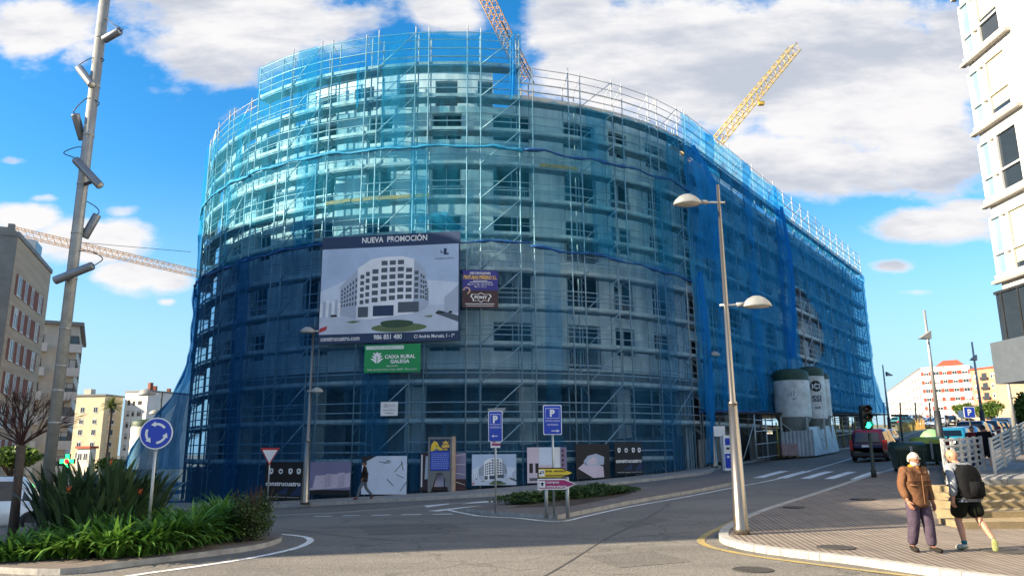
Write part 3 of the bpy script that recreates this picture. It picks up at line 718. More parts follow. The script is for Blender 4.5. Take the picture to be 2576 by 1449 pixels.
def net(label, s0, s1, zlo, zhi, m, ripple=.12, bulge=None, off=0.0, hole=None, ds=.45, dz=.45, hem=None, hem_top=None):
    """sheet hung on the outline; zlo / zhi are numbers or functions of s"""
    fl = zlo if callable(zlo) else (lambda s: zlo); fh = zhi if callable(zhi) else (lambda s: zhi)
    ns = max(2, int((s1 - s0) / ds)); nz = max(2, int((fh((s0 + s1) / 2) - fl((s0 + s1) / 2)) / dz)); sd = nrand.random() * 50
    vs = []; fs = []
    for i in range(ns + 1):
        s = s0 + (s1 - s0) * i / ns; a, b = fl(s), fh(s)
        for j in range(nz + 1):
            z = a + (b - a) * j / nz
            d = ripple * (mnoise.noise(Vector((s * 1.1 + sd, z * .28, 0))) + .6 * mnoise.noise(Vector((s * 2.6, z * .5 + sd, 3)))) 
            d += ripple * .5 * math.sin(math.pi * ((z - 1.2) / 1.95 % 1)) + ripple * .7 * mnoise.noise(Vector((s * 3.1 + z * 1.3, z * .6 - s * .4, sd)))
            if bulge: d += bulge(s, z)
            vs.append(O3(s, off - abs(d) - .02, z))
    for i in range(ns):
        for j in range(nz):
            if hole:
                s = s0 + (s1 - s0) * (i + .5) / ns; a, b = fl(s), fh(s)
                if hole(s, a + (b - a) * (j + .5) / nz): continue
            fs.append((i * (nz + 1) + j, (i + 1) * (nz + 1) + j, (i + 1) * (nz + 1) + j + 1, i * (nz + 1) + j + 1))
    mb = MB(); mb.use(m, True); mb.mesh(vs, fs); o = mb.build('safety_net'); tag(o, label, 'safety net', 'blue safety nets on the scaffold')
    sv = s0 + nrand.uniform(2, 5)
    while sv < s1 - 1.5 and not hole:      # doubled strips where neighbouring lengths of net overlap
        i0_ = int((sv - s0) / (s1 - s0) * ns); k_ = max(2, int(nrand.uniform(.5, 1.3) / ds) + 1); i1_ = min(ns, i0_ + k_); ov = MB(); ov.use(m, True); st_ = nz + 1; vv = []; ff = []
        for i in range(i0_, i1_ + 1):
            for j in range(st_):
                p, n = OL(s0 + (s1 - s0) * i / ns); q = Vector(vs[i * st_ + j]); e = .05 + .05 * mnoise.noise(Vector((j * .35, i, sd))); vv.append((q.x + n.x * e, q.y + n.y * e, q.z))
        for i in range(i1_ - i0_):
            for j in range(nz): ff.append((i * st_ + j, (i + 1) * st_ + j, (i + 1) * st_ + j + 1, i * st_ + j + 1))
        ov.mesh(vv, ff); ov.build('overlap', o); sv += nrand.uniform(4, 7.5)
    for hz, hm in ((hem, fl), (hem_top, fh)):
        if hz is None: continue
        pts = []; rad = []; n = int((s1 - s0) / .4)
        for i in range(n + 1):
            s = s0 + (s1 - s0) * i / n; pts.append(O3(s, off - .08 - .06 * nrand.random(), hm(s) + .12 * mnoise.noise(Vector((s * .6, sd, 0))) - .12 * abs(math.sin(s * 1.08)))); rad.append(.045 + .09 * nrand.random() ** 2)
        hb = MB(); hb.use(hz, True); hb.tube(pts, .07, 6, True, rad); hb.build('hem', o)
    return o
ztop_l = lambda s: (24.5 if s >= SA0 - .05 else 21.95 - .25 * math.sin(s)) 
sL = S(800, 700)
net('blue net in a sunlit turquoise tone over the attic storey and upper left of the rounded corner', SA0, SA1 + .1, lambda s: 17.75, 24.5, NET_T, .10, hem=M_HEMT)
net('blue net in a sunlit turquoise tone on the far left edge below the roof guard rail', .2, SA0, lambda s: 17.75, lambda s: 21.95 - .2 * math.sin(s), NET_T, .12, hem=M_HEMT)
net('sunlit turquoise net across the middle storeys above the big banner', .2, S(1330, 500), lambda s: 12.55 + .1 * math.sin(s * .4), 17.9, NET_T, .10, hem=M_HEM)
net('ragged-topped blue net right of the attic below the open roof rails', SA1 + .1, S(1725, 400), lambda s: 17.7 - .02 * (s - SA1), lambda s: 20.6 + .35 * mnoise.noise(Vector((s * 1.7, 0, 5))), NET_T, .10, hem=M_HEM)
net('thin grey blue net between the painters banner and the wing', S(1330, 500), S(1725, 500), lambda s: 12.3 - .06 * (s - S(1330, 500)), lambda s: 17.7 - .02 * (s - SA1), NET_T, .08, hem=M_HEM)
def lb(s, z): return (3.3 * (1 - sst(0.3, 8.8, z)) ** 1.2) * (1 - sst(3.5, 9.0, s))
net('blue net in a shaded deep tone flaring away from the lower left of the corner', .1, sL, lambda s: gz(s, -1) + .15, lambda s: 12.7 + .1 * math.sin(s * .4), NET_D, .16, bulge=lb)
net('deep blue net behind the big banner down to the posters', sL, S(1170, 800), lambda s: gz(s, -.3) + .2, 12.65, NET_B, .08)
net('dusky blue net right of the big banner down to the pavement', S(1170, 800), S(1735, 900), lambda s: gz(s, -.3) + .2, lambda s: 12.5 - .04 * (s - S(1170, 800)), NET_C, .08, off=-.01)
SW0 = S(1728, 600); SW1 = S(1985, 600)
zb = lambda s: 4.0 + (s - ARC) / WING * 1.3
def wz(s): return 22.5 - .25 * abs(math.sin((s - SW0) * .35)) - (1.6 if s > SW1 - 1 else 0) * sst(SW1 - 2.5, SW1, s)
net('long blue net over the near half of the street wing up to the top rail', SW0, SW1, zb, wz, NET_W, .25, hem=M_HEM)
hs_, hz_ = spix(2036, 835); 
def hole(s, z):
    t = (z - hz_) / 3.6
    return abs(t) < 1 and SW1 < s < SW1 + .1 + 7.5 * (1 - t * t) ** .7
net('blue net over the far end of the street wing with a leaf-shaped gap', SW1 + .1, SEND + .2, zb, 20.4, NET_W, .2, hole=hole, bulge=lambda s, z: (.9 * (1 - sst(4.5, 9.5, z)) + .25 * mnoise.noise(Vector((z * .4, 1, 1)))) * sst(SEND - 7, SEND, s), ds=.3, dz=.3)
# end return of the wing net
def endnet():
    vs = []; fs = []; n, m_ = 10, 24
    p0, nrm = OL(SEND + .2, 0); 
    for i in range(n + 1):
        for j in range(m_ + 1):
            z = 5.2 + (20.3 - 5.2) * j / m_; d = -.9 * (1 - sst(4.5, 9.5, z)) * (1 - i / n); q = p0 - nrm * (d + 12.5 * i / n) + DW * (.3 + .25 * mnoise.noise(Vector((i * .6, z * .4, 2))))
            vs.append((q.x, q.y, z))
    for i in range(n):
        for j in range(m_): fs.append((i * (m_ + 1) + j, (i + 1) * (m_ + 1) + j, (i + 1) * (m_ + 1) + j + 1, i * (m_ + 1) + j + 1))
    mb = MB(); mb.use(NET_W, True); mb.mesh(vs, fs); tag(mb.build('safety_net'), 'blue net closing the far gable end of the wing', 'safety net', 'blue safety nets on the scaffold')
endnet()
def flap(label, px_top, py_top, px_bot, py_bot, w0, w1, depth, m=NET_L, n=22, belly=.9):
    """a loose length of net hanging free in folds"""
    sa, za = spix(px_top, py_top); sb, zb_ = spix(px_bot, py_bot); vs = []; fs = []; k = 12; sd = nrand.random() * 9
    for j in range(n + 1):
        t = j / n; s = sa + (sb - sa) * t; z = za + (zb_ - za) * t; w = w0 + (w1 - w0) * math.sin(t * math.pi * .62)
        for i in range(k + 1):
            u = i / k - .5; o_ = depth * (.25 + belly * math.sin(t * math.pi)) + .14 * math.sin(u * 19 + t * 2 + sd) + .3 * math.cos(u * 3)
            vs.append(O3(s + u * w, -.1 - abs(o_), z + .2 * math.sin(u * 3)))
    for j in range(n):
        for i in range(k): fs.append((j * (k + 1) + i, j * (k + 1) + i + 1, (j + 1) * (k + 1) + i + 1, (j + 1) * (k + 1) + i))
    mb = MB(); mb.use(m, True); mb.mesh(vs, fs); o = mb.build('net_flap'); return tag(o, label, 'net flap', 'loose net lengths')
flap('big loose blue net belly where the curve meets the wing', 1722, 375, 1765, 655, .5, 3.0, .9)
flap('long blue net fold hanging down the wing beside the leaf-shaped gap', 1950, 525, 1980, 900, .5, 1.1, .45)
flap('narrow hanging net strip at the end of the curve above the pavement', 1745, 690, 1775, 1160, .5, .9, .25)
flap('short net fold hanging at the end of the attic scaffold', 1287, 95, 1288, 250, .25, .35, .15)
flap('blue net knot in a sunlit turquoise tone hanging left of the middle below the attic', 915, 170, 908, 270, .6, .25, .12, NET_T)
flap('blue net knot in a sunlit turquoise tone hanging above the end of the banner heading', 1085, 545, 1165, 590, 1.7, .3, .15, NET_T, 10)
flap('torn net bag hanging over the upper left corner of the big banner', 770, 560, 775, 612, 1.9, 1.0, .3, NET_T, 10)
# plastic film over a window bay
M_FILM = netmat('plastic_film', '#c9d6de', 0.5, (.95, .97, 1), .5)
def film():
    vs = []; fs = []; a, b = S(1172, 640), S(1318, 640); n, m_ = 26, 10
    for i in range(n + 1):
        for j in range(m_ + 1): vs.append(O3(a + (b - a) * i / n, .55 - .09 * math.sin(i * 2.1 + j * .2) - .05 * nrand.random(), 10.2 + 2.7 * j / m_ + .15 * math.sin(i)))
    for i in range(n):
        for j in range(m_): fs.append((i * (m_ + 1) + j, (i + 1) * (m_ + 1) + j, (i + 1) * (m_ + 1) + j + 1, i * (m_ + 1) + j + 1))
    mb = MB(); mb.use(M_FILM, True); mb.mesh(vs, fs); tag(mb.build('plastic_film'), 'crumpled clear plastic film hung behind the scaffold above the painters banner', 'plastic sheet')
film()
# hoarding of ribbed sheet behind the foot of the scaffold
M_HOARD = mat('hoarding_sheet', '#263a4a', 0.6, 0.1, var=0.2, scale=1.2)
mb = MB(); mb.use(M_HOARD); s = 0.5; i = 0
while s < S(1735, 1100):
    t = s + .17; d = .34 + .05 * (i % 2); e = .34 + .05 * ((i + 1) % 2); mb.face([O3(s, d, gz(s, d) + .1), O3(t, e, gz(t, e) + .1), O3(t, e, gz(t, e) + 2.1), O3(s, d, gz(s, d) + 2.1)]); s = t; i += 1
tag(mb.build('hoarding'), 'ribbed blue sheet hoarding along the foot of the curved corner', 'hoarding')
# ---------------------------------------------------------------- flat colours for print and sign faces
def flat(name, c, r=0.55): return mat(name, c, r, var=0.09, scale=.7, bump=.5, bscale=.9)
C_NAVY = flat('print_navy', '#1c3357'); C_WHITE = flat('print_white', '#d9dde3'); C_SKY = flat('print_sky', '#a9bedb'); C_SKY2 = flat('print_sky_pale', '#c6d3e6')
C_GREYW = flat('print_grey', '#4a5563'); C_ROAD = flat('print_road', '#b9c5d8'); C_GRASS = flat('print_grass', '#5d7048'); C_DGREEN = flat('print_dark_green', '#2f4a33')
C_BLACK = flat('print_black', '#14161c'); C_RED = flat('print_red', '#b03a3f'); C_GREEN = flat('print_green', '#0f8a4d'); C_VIOLET = flat('print_violet', '#2b2a86'); C_BROWN = flat('print_brown', '#3c2328')
C_YEL = flat('print_yellow', '#e3c437', .4); C_MAG = flat('print_magenta', '#9b1f63', .4); C_BLUE = flat('sign_blue', '#1a3fb4', .35); C_SWH = flat('sign_white', '#e4e6e8', .35); C_SRED = flat('sign_red', '#b5222b', .35)
C_MAUVE = flat('print_mauve', '#7d7a9b'); C_LILAC = flat('print_lilac', '#c9bccb'); C_TAN = flat('print_tan', '#c7a48d'); C_BUILD = flat('print_building', '#dfe5ee'); C_SHADE = flat('print_building_side', '#a7b4c9')
C_GOLD = flat('print_gold', '#e0b84c')
M_SIGNB = mat('sign_back_grey', '#8c9093', 0.5, 0.6, var=0.1); M_POLE = mat('galvanised_pole', '#b0b2b0', 0.45, 0.6, var=0.1, scale=3); M_STEEL = mat('brushed_steel', '#918a80', 0.32, 0.9, var=0.14, scale=2, stretch=(6, 6, .4)); M_LAMPG = mat('lamp_grey', '#9a9b98', 0.5, 0.3, var=0.15, scale=6); M_LENS = mat('lamp_lens', '#c9c5b8', 0.15, 0, var=0.15, scale=8); M_DKMET = mat('dark_metal', '#3a3d40', 0.55, 0.5, var=0.15)
def wall_frame(bl, br, tl, off):
    """frame of a flat board fixed outside the net between three photo corners"""
    s0, z0 = spix(*bl, off); s1, z1 = spix(*br, off); _, zt = spix(*tl, off)
    a = O3(s0, off, (z0 + z1) / 2 if abs(z0 - z1) < .6 else z0); b = O3(s1, off, a.z if abs(z0 - z1) < .6 else z1)
    M = frame(a, b - a, (0, 0, 1)); return M, (b - a).length, zt - z0
def board(name, label, cat, M, W, Hh, m, t=0.02, poly=None, group=None):
    mb = MB(); mb.use(m); mb.prism(poly or [(0, 0), (W, 0), (W, Hh), (0, Hh)], t, M); o = mb.build(name); return tag(o, label, cat, group)
class Print:
    def __init__(s, M, W, H): s.M = M; s.W = W; s.H = H; s.mb = MB(); s.k = 0.004
    def poly(s, m, pts, z=None):
        s.mb.use(m, False); z = s.k if z is None else z; s.mb.face([s.M @ Vector((x * s.W, y * s.H, z)) for x, y in pts])
    def rect(s, m, x0, y0, x1, y1, z=None): s.poly(m, [(x0, y0), (x1, y0), (x1, y1), (x0, y1)], z)
    def ring(s, m, cx, cy, r0, r1, a0=0, a1=360, z=None, n=28):
        s.mb.use(m, False); z = s.k if z is None else z
        for i in range(n):
            a = R(a0 + (a1 - a0) * i / n); b = R(a0 + (a1 - a0) * (i + 1) / n)
            s.mb.face([s.M @ Vector((cx * s.W + r * math.cos(t), cy * s.H + r * math.sin(t), z)) for r, t in ((r0, a), (r1, a), (r1, b), (r0, b))])
    def text(s, txt, x, y, h, m, w=None, align='L', z=0.012, bold=0.0): put_text(s.mb, s.M, txt, x * s.W, y * s.H, h * s.H, m, w * s.W if w else None, align, z, bold)
    def build(s, name, parent): return s.mb.build(name, parent)
def block_picture(p, x0, y0, x1, y1, nf=5):
    """print of the finished block: pale sky, curved white facade with dark windows, roundabout"""
    def q(u, v): return (x0 + (x1 - x0) * u, y0 + (y1 - y0) * v)
    p.poly(C_SKY, [q(0, .3), q(1, .3), q(1, 1), q(0, 1)], .004); p.poly(C_SKY2, [q(0, .3), q(1, .3), q(1, .55), q(.6, .62), q(.3, .7), q(0, .5)], .006)
    p.poly(C_ROAD, [q(0, 0), q(1, 0), q(1, .3), q(0, .3)], .006)
    for i in range(7): p.poly(C_SHADE if i % 2 else C_BUILD, [q(.0 + i * .022, .2), q(.02 + i * .022, .2), q(.02 + i * .022, .36 + .02 * (i % 3)), q(i * .022, .36 + .02 * (i % 3))], .008)
    p.poly(C_SHADE, [q(.9, .22), q(1, .2), q(1, .52), q(.97, .48), q(.9, .38)], .008); p.poly(C_GREYW, [q(.84, .2), q(1, .1), q(1, .17), q(.86, .24)], .008)
    top = [(.145, .55), (.27, .76), (.37, .86), (.45, .88), (.6, .88), (.68, .84), (.76, .72), (.79, .45)]; bot = [(.145, .22), (.27, .17), (.37, .16), (.45, .17), (.6, .2), (.68, .21), (.76, .25), (.79, .3)]
    for i in range(len(top) - 1): p.poly(C_BUILD if 0 < i < 5 else C_SHADE, [q(*bot[i]), q(*bot[i + 1]), q(*top[i + 1]), q(*top[i])], .008)
    def lerp_top(u):
        for (a, b), (c, d) in zip(zip(top, top[1:]), zip(bot, bot[1:])):
            if a[0] <= u <= b[0]:
                t = (u - a[0]) / (b[0] - a[0]); return a[1] + (b[1] - a[1]) * t, c[1] + (d[1] - c[1]) * t
        return .8, .2
    us = [.16, .18, .2, .22, .24, .262] + [.305, .345, .4, .465, .525, .585, .645, .7] + [.735, .752, .768, .78]
    for u in us:
        t, b = lerp_top(u); wd = .006 if u < .28 or u > .72 else (.014 if u < .36 or u > .66 else .022)
        for k in range(nf + (1 if .45 < u < .6 else 0)):
            h = (t - b); y = b + h * (.27 + .118 * k); p.poly(C_GREYW, [q(u - wd, y), q(u + wd, y), q(u + wd, y + h * .075), q(u - wd, y + h * .075)], .010)
    for a, b, c in ((.28, .355, C_GREYW), (.39, .54, C_NAVY), (.57, .72, C_GREYW)):
        _, y = lerp_top((a + b) / 2); p.poly(c, [q(a, y + .02), q(b, y + .02), q(b, y + .14), q(a, y + .14)], .010)
    for u in (.08, .1, .84, .87, .93): p.poly(C_BLACK, [q(u, .2), q(u + .03, .2), q(u + .025, .225), q(u + .005, .225)], .010)
    e = [(.58 + .2 * math.cos(R(a)), .055 + .05 * math.sin(R(a))) for a in range(0, 360, 20)]; p.poly(C_GRASS, [q(*v) for v in e], .008)
    e = [(.56 + .12 * math.cos(R(a)) * (1 + .1 * math.sin(a)), .1 + .045 * math.sin(R(a))) for a in range(0, 360, 20)]; p.poly(C_DGREEN, [q(*v) for v in e], .010)
    p.poly(C_GRASS, [q(.19, .135), q(.25, .12), q(.31, .14), q(.25, .15)], .008); p.poly(C_GRASS, [q(.75, .17), q(.81, .16), q(.82, .185), q(.78, .18)], .008)
    p.poly(C_RED, [q(0, .02), q(.055, .05), q(.06, .1), q(.005, .07)], .010)
# ---------------------------------------------------------------- big banner
M, Wd, Hh = wall_frame((799, 864), (1156, 857), (806, 598), -.55)
b = board('banner', 'big sales banner with a picture of the finished block, hung over the net', 'banner', M, Wd, Hh, C_NAVY, .015)
p = Print(M, Wd, Hh); block_picture(p, .005, .085, .99, .885); p.build('picture', b)
p = Print(M, Wd, Hh)
p.text('NUEVA  PROMOCIÓN', .53, .93, .052, C_SWH, .47, 'C', bold=.02); p.text('construcuatro.com', .02, .025, .042, C_SWH, .28, bold=.015); p.text('986 851 480', .5, .028, .042, C_SWH, .2, 'C', bold=.02); p.text('C/ Andrés Muruais, 1 - 1º', .965, .03, .03, C_SWH, .28, 'R', bold=.02)
p.text('construcuatro', .89, .745, .018, C_NAVY, .135, 'C'); p.rect(C_NAVY, .862, .8, .868, .83, .012); p.rect(C_NAVY, .868, .805, .885, .812, .012); p.rect(C_NAVY, .885, .785, .905, .845, .012); p.rect(C_NAVY, .905, .785, .92, .8, .012)
p.build('lettering', b)
# green bank banner
M, Wd, Hh = wall_frame((915, 938), (1057, 935), (915, 868), -.42)
b = board('banner', 'green savings bank banner with a white ear emblem under the big banner', 'banner', M, Wd, Hh, C_GREEN, .015)
p = Print(M, Wd, Hh); p.rect(C_SWH, .03, .83, .7, .95); p.text('CO-FINANCIAMENTO DE', .365, .86, .07, C_GREEN, .62, 'C', z=.008)
p.text('CAIXA RURAL', .64, .5, .125, C_SWH, .54, 'C', bold=.03); p.text('GALEGA', .64, .33, .125, C_SWH, .34, 'C', bold=.03); p.text('986 676 591', .5, .2, .055, C_SWH, .2, 'C'); p.text('Avda. de Santa María 3 bajo, 36002 - Pontevedra', .5, .08, .06, C_SWH, .88, 'C')
for k in range(3):                       # ear emblem
    for sg in (-1, 1):
        c0 = .23; y0 = .33 + k * .1; p.poly(C_SWH, [(c0 + sg * .008, y0), (c0 + sg * .03, y0 + .02), (c0 + sg * (.12 - k * .022), y0 + .18), (c0 + sg * (.07 - k * .012), y0 + .17), (c0 + sg * .008, y0 + .09)])
p.poly(C_SWH, [(.215, .6), (.245, .6), (.26, .68), (.23, .74), (.2, .68)])
p.build('lettering', b)
# painters banner
M, Wd, Hh = wall_frame((1163, 774), (1253, 775), (1166, 680), -.3)
b = board('banner', 'small violet and brown painters banner beside the big banner', 'banner', M, Wd, Hh, C_VIOLET, .015)
p = Print(M, Wd, Hh); p.rect(C_BROWN, 0, 0, 1, .47); p.ring(C_TAN, .12, .46, .12, .19, -80, 180, .006); p.text('DECORACIONES', .5, .9, .06, C_SWH, .58, 'C', bold=.02); p.text('PINTURAS PIÑEIRO S.L.', .5, .765, .1, C_GOLD, .94, 'C', bold=.03); p.rect(C_SWH, .3, .715, .7, .73); p.rect(C_SWH, .2, .675, .84, .69)
p.text('986 27 17 98 - 696 99 92 64', .5, .6, .045, C_SWH, .72, 'C'); p.text('986 71 29 13', .5, .54, .045, C_SWH, .34, 'C')
e = [(.52, .41), (.62, .36), (.78, .37), (.82, .3), (.76, .25), (.74, .17), (.6, .2), (.52, .14), (.44, .2), (.3, .17), (.28, .25), (.22, .3), (.26, .37), (.42, .36)]; p.poly(C_SWH, e, .006); p.poly(C_BROWN, [(.52 + (x - .52) * .88, .28 + (y - .28) * .86) for x, y in e], .008); p.text('PONY', .52, .245, .07, C_SWH, .36, 'C', bold=.04)
p.rect(C_SWH, .08, .1, .9, .115, .006); p.rect(C_SWH, .1, .05, .88, .062, .006)
p.build('lettering', b)
# small white company board
M, Wd, Hh = wall_frame((957, 1045), (1000, 1046), (957, 1010), -.2)
b = board('company_board', 'small white company board hung on the net above the white poster', 'sign', M, Wd, Hh, C_WHITE, .02)
p = Print(M, Wd, Hh); p.text('ZEI', .17, .62, .2, C_GREYW, .28); p.text('ESTRUCTURAS', .52, .67, .09, C_GREYW, .35); p.text('Yebenes & Rivero', .5, .35, .11, C_BLACK, .74, 'C'); p.rect(C_GREYW, .25, .16, .76, .2); p.build('lettering', b)
# ---------------------------------------------------------------- posters along the hoarding
PG = 'posters along the foot of the net'
def poster(label, bl, br, tl, m, off=-.22, poly=None):
    M, Wd, Hh = wall_frame(bl, br, tl, off); a = M @ Vector((0, 0, 0))
    s0, _ = spix(*bl, off); s1, _ = spix(*br, off); zb_ = (gz(s0, off) + gz(s1, off)) / 2 + .18
    s0z = spix(*bl, off)[1]; lift = max(0, zb_ - a.z); M = Matrix.Translation((0, 0, lift)) @ M
    return board('poster', label, 'poster', M, Wd, Hh, m, .02, poly, PG), Print(M, Wd, Hh)
def co_poster(label, bl, br, tl):
    b, p = poster(label, bl, br, tl, C_BLACK)
    p.poly(C_NAVY, [(.3, .14), (.62, .34), (.62, .14)]); p.poly(C_NAVY, [(.7, .12), (.98, .45), (.98, .12)])
    for k, x in enumerate((.16, .42, .68, .9)):
        p.poly(C_SWH, [(x - .055, .8), (x - .02, .83), (x + .05, .82), (x + .06, .76), (x + .045, .7), (x, .67), (x - .045, .7)] if k != 1 else [(x + .06 * math.cos(R(a)), .75 + .07 * math.sin(R(a))) for a in range(0, 360, 30)], .006); p.poly(C_BLACK, [(x - .02, .79), (x + .025, .78), (x + .02, .74), (x - .01, .73)] if k != 1 else [(x - .035, .77), (x + .035, .77), (x + .03, .72), (x - .03, .72)], .009)
    p.text('construcuatro', .5, .37, .115, C_SWH, .94, 'C', bold=.035); p.text('T. 986 851 480 · Pontevedra · construcuatro.com', .5, .06, .028, C_SWH, .9, 'C'); p.build('lettering', b)
def Print_r(p): return p.W
co_poster('black developer poster behind the give way sign, leftmost of the row', (663, 1266), (757, 1268), (668, 1172))
co_poster('black developer poster at the right end of the row', (1548, 1195), (1617, 1191), (1546, 1113))
b, p = poster('mauve poster of a white terraced model, right of the lamp post', (775, 1245), (880, 1243), (776, 1163), C_MAUVE)
p.rect(C_BLACK, 0, 0, 1, .15); p.poly(C_LILAC, [(.0, .13), (1, .24), (1, .68), (.86, .64), (.86, .68), (.7, .66), (.7, .62), (.42, .63), (.42, .6), (.16, .58), (.1, .2), (0, .2)], .006)
for i in range(2):
    for j in range(6): p.rect(C_MAUVE, .38 + i * .32 + .02 * (j % 2), .24 + j * .06, .45 + i * .32, .26 + j * .06, .008); p.rect(C_MAUVE, .46 + i * .32, .27 + j * .06, .54 + i * .32, .29 + j * .06, .008)
p.build('picture', b)
b, p = poster('white poster strewn with pens, upper left corner cut, behind the pedestrian', (908, 1246), (1022, 1243), (908, 1150), C_SKY2)
p.poly(C_BLACK, [(0, 1), (0, .8), (.32, 1)], .004)
for x, y, a, l in ((.82, .7, 55, .3), (.9, .74, 100, .26), (.85, .47, -30, .2), (.64, .31, -50, .22), (.93, .2, 60, .28), (.55, .84, 35, .16), (.5, .83, -10, .25), (.6, .86, 160, .12)):
    dx, dy = math.cos(R(a)) * l / 2, math.sin(R(a)) * l / 2; nx, ny = -math.sin(R(a)) * .008, math.cos(R(a)) * .008
    p.poly(C_DGREEN if y > .8 else C_BLACK, [(x - dx - nx, y - dy - ny), (x + dx - nx, y + dy - ny), (x + dx + nx, y + dy + ny), (x - dx + nx, y - dy + ny)], .006)
p.build('picture', b)
b, p = poster('dark poster of a lit stair, behind the blue chalk stand', (1056, 1238), (1172, 1233), (1058, 1143), C_BROWN)
p.rect(C_MAUVE, .5, .3, 1, 1, .003); p.rect(C_WHITE, .02, .1, .05, .95, .006); p.poly(C_WHITE, [(.1, .3), (.2, .32), (.18, .9), (.12, .92)], .006); p.poly(C_LILAC, [(.3, .1), (.75, .1), (.65, .45), (.38, .45)], .006); p.rect(C_BLACK, .52, .1, .545, .45, .008)
for k in range(4): p.poly(C_WHITE, [(.72, .9 - k * .22), (.98, .95 - k * .27), (.98, .96 - k * .27), (.72, .915 - k * .22)], .008)
p.build('picture', b)
b, p = poster('poster picture of the curved white block behind the narrow parking sign', (1187, 1222), (1299, 1218), (1187, 1143), C_NAVY); p.rect(C_SKY2, 0, 0, 1, .01); block_picture(p, 0, 0, 1, .99); p.build('picture', b)
b, p = poster('pale poster of a white room behind the arrow signs', (1327, 1222), (1427, 1214), (1326, 1132), C_LILAC)
p.rect(C_SKY2, .3, .5, .66, 1); p.rect(C_WHITE, .66, .4, .82, 1); p.rect(C_MAUVE, .84, 0, 1, 1)
for j in range(7): p.rect(C_BROWN, .87, .05 + j * .135, .92, .13 + j * .135, .008); p.rect(C_RED, .93, .05 + j * .135, .94, .16 + j * .135, .008)
p.rect(C_BLACK, .05, .28, .14, .55, .008); p.rect(C_BLACK, .2, .28, .28, .55, .008); p.rect(C_GREYW, .05, .06, .3, .14, .008); p.build('picture', b)
b, p = poster('dark poster of a pale folded card model, second from the right end', (1450, 1207), (1535, 1200), (1446, 1119), C_BLACK)
p.poly(C_LILAC, [(.05, .3), (.5, .02), (.82, .04), (.8, .35), (.3, .5)], .006); p.poly(C_SHADE, [(.22, .5), (.35, .66), (.6, .72), (.84, .62), (.82, .4), (.32, .36)], .008); p.poly(C_MAUVE, [(.28, .5), (.32, .37), (.24, .42)], .01); p.poly(C_LILAC, [(.35, .52), (.5, .64), (.62, .56), (.6, .42), (.36, .4)], .01); p.build('picture', b)
# ---------------------------------------------------------------- signs
def post(parent, r, h, m=None, name='post', xy=(0, 0)):
    mb = MB(); mb.use(m or M_POLE, True); mb.tube([(xy[0], xy[1], 0), (xy[0], xy[1], h)], r, 12); return mb.build(name, parent)
def facing(c): return math.atan2(-c.x, c.y) * 0.55      # signs turn partly towards the traffic
def rrect(w, h, r, n=4):
    out = []
    for cx, cy, a in ((w / 2 - r, h / 2 - r, 0), (-w / 2 + r, h / 2 - r, 90), (-w / 2 + r, -h / 2 + r, 180), (w / 2 - r, -h / 2 + r, 270)):
        for i in range(n + 1): t = R(a + 90 * i / n); out.append((cx + r * math.cos(t), cy + r * math.sin(t)))
    return out
def face_plate(parent, name, poly, m_face, m_rim, z, y, rim=.03, turn=0, x=0):
    """sign plate with a raised rim, facing -Y; returns the frame of its face"""
    M = frame((x, y, z), (1, 0, 0), (0, 0, 1)); mb = MB(); mb.use(m_rim); mb.prism(poly, .02, M); mb.use(M_SIGNB); mb.prism([(a * .97, b * .97) for a, b in poly], .03, M @ Matrix.Translation((0, 0, -.012)))
    mb.use(m_face); mx = max(abs(a) for a, b in poly); my = max(abs(b) for a, b in poly); mb.face([M @ Vector((a * (mx - rim) / mx, b * (my - rim) / my, .003)) for a, b in poly]); return mb.build(name, parent), M
# roundabout sign on the island
D = 14.7; c = P(395, 1090, D); g = H(c.x, D) + .1; root = empty('roundabout_sign', (c.x, c.y, g), facing(c) * .7, 'round blue roundabout sign with three white arrows among the island plants', 'road sign')
h = c.z - g; post(root, .03, h + .1)
circ = [(.3 * math.cos(R(a)), .3 * math.sin(R(a))) for a in range(0, 360, 10)]
pl, M = face_plate(root, 'sign_plate', circ, C_BLUE, C_SWH, h, -.05, .022)
p = Print(M, 1, 1)
for k in range(3):
    a0 = 35 + 120 * k; p.ring(C_SWH, 0, 0, .155, .2, a0, a0 + 62, .007, 12); a = R(a0 + 62); r = .1775; t = Vector((-math.sin(a), math.cos(a))); e = Vector((math.cos(a), math.sin(a)))
    p.poly(C_SWH, [tuple(e * (r - .055)), tuple(e * (r + .055)), tuple(e * (r - .005) + t * .085)], .007)
p.build('arrows', pl)
# give way sign by the hoarding
c = G(672, 1271, .12); root = empty('give_way_sign', c, 0, 'red-edged white give way triangle on a thin post at the left end of the posters', 'road sign'); hz = P(680, 1148, c.y).z - c.z
post(root, .035, hz + .3); tri = [(-.45, .4), (.45, .4), (0, -.4)]; face_plate(root, 'sign_plate', tri, C_SWH, C_SRED, hz, -.05, .1)
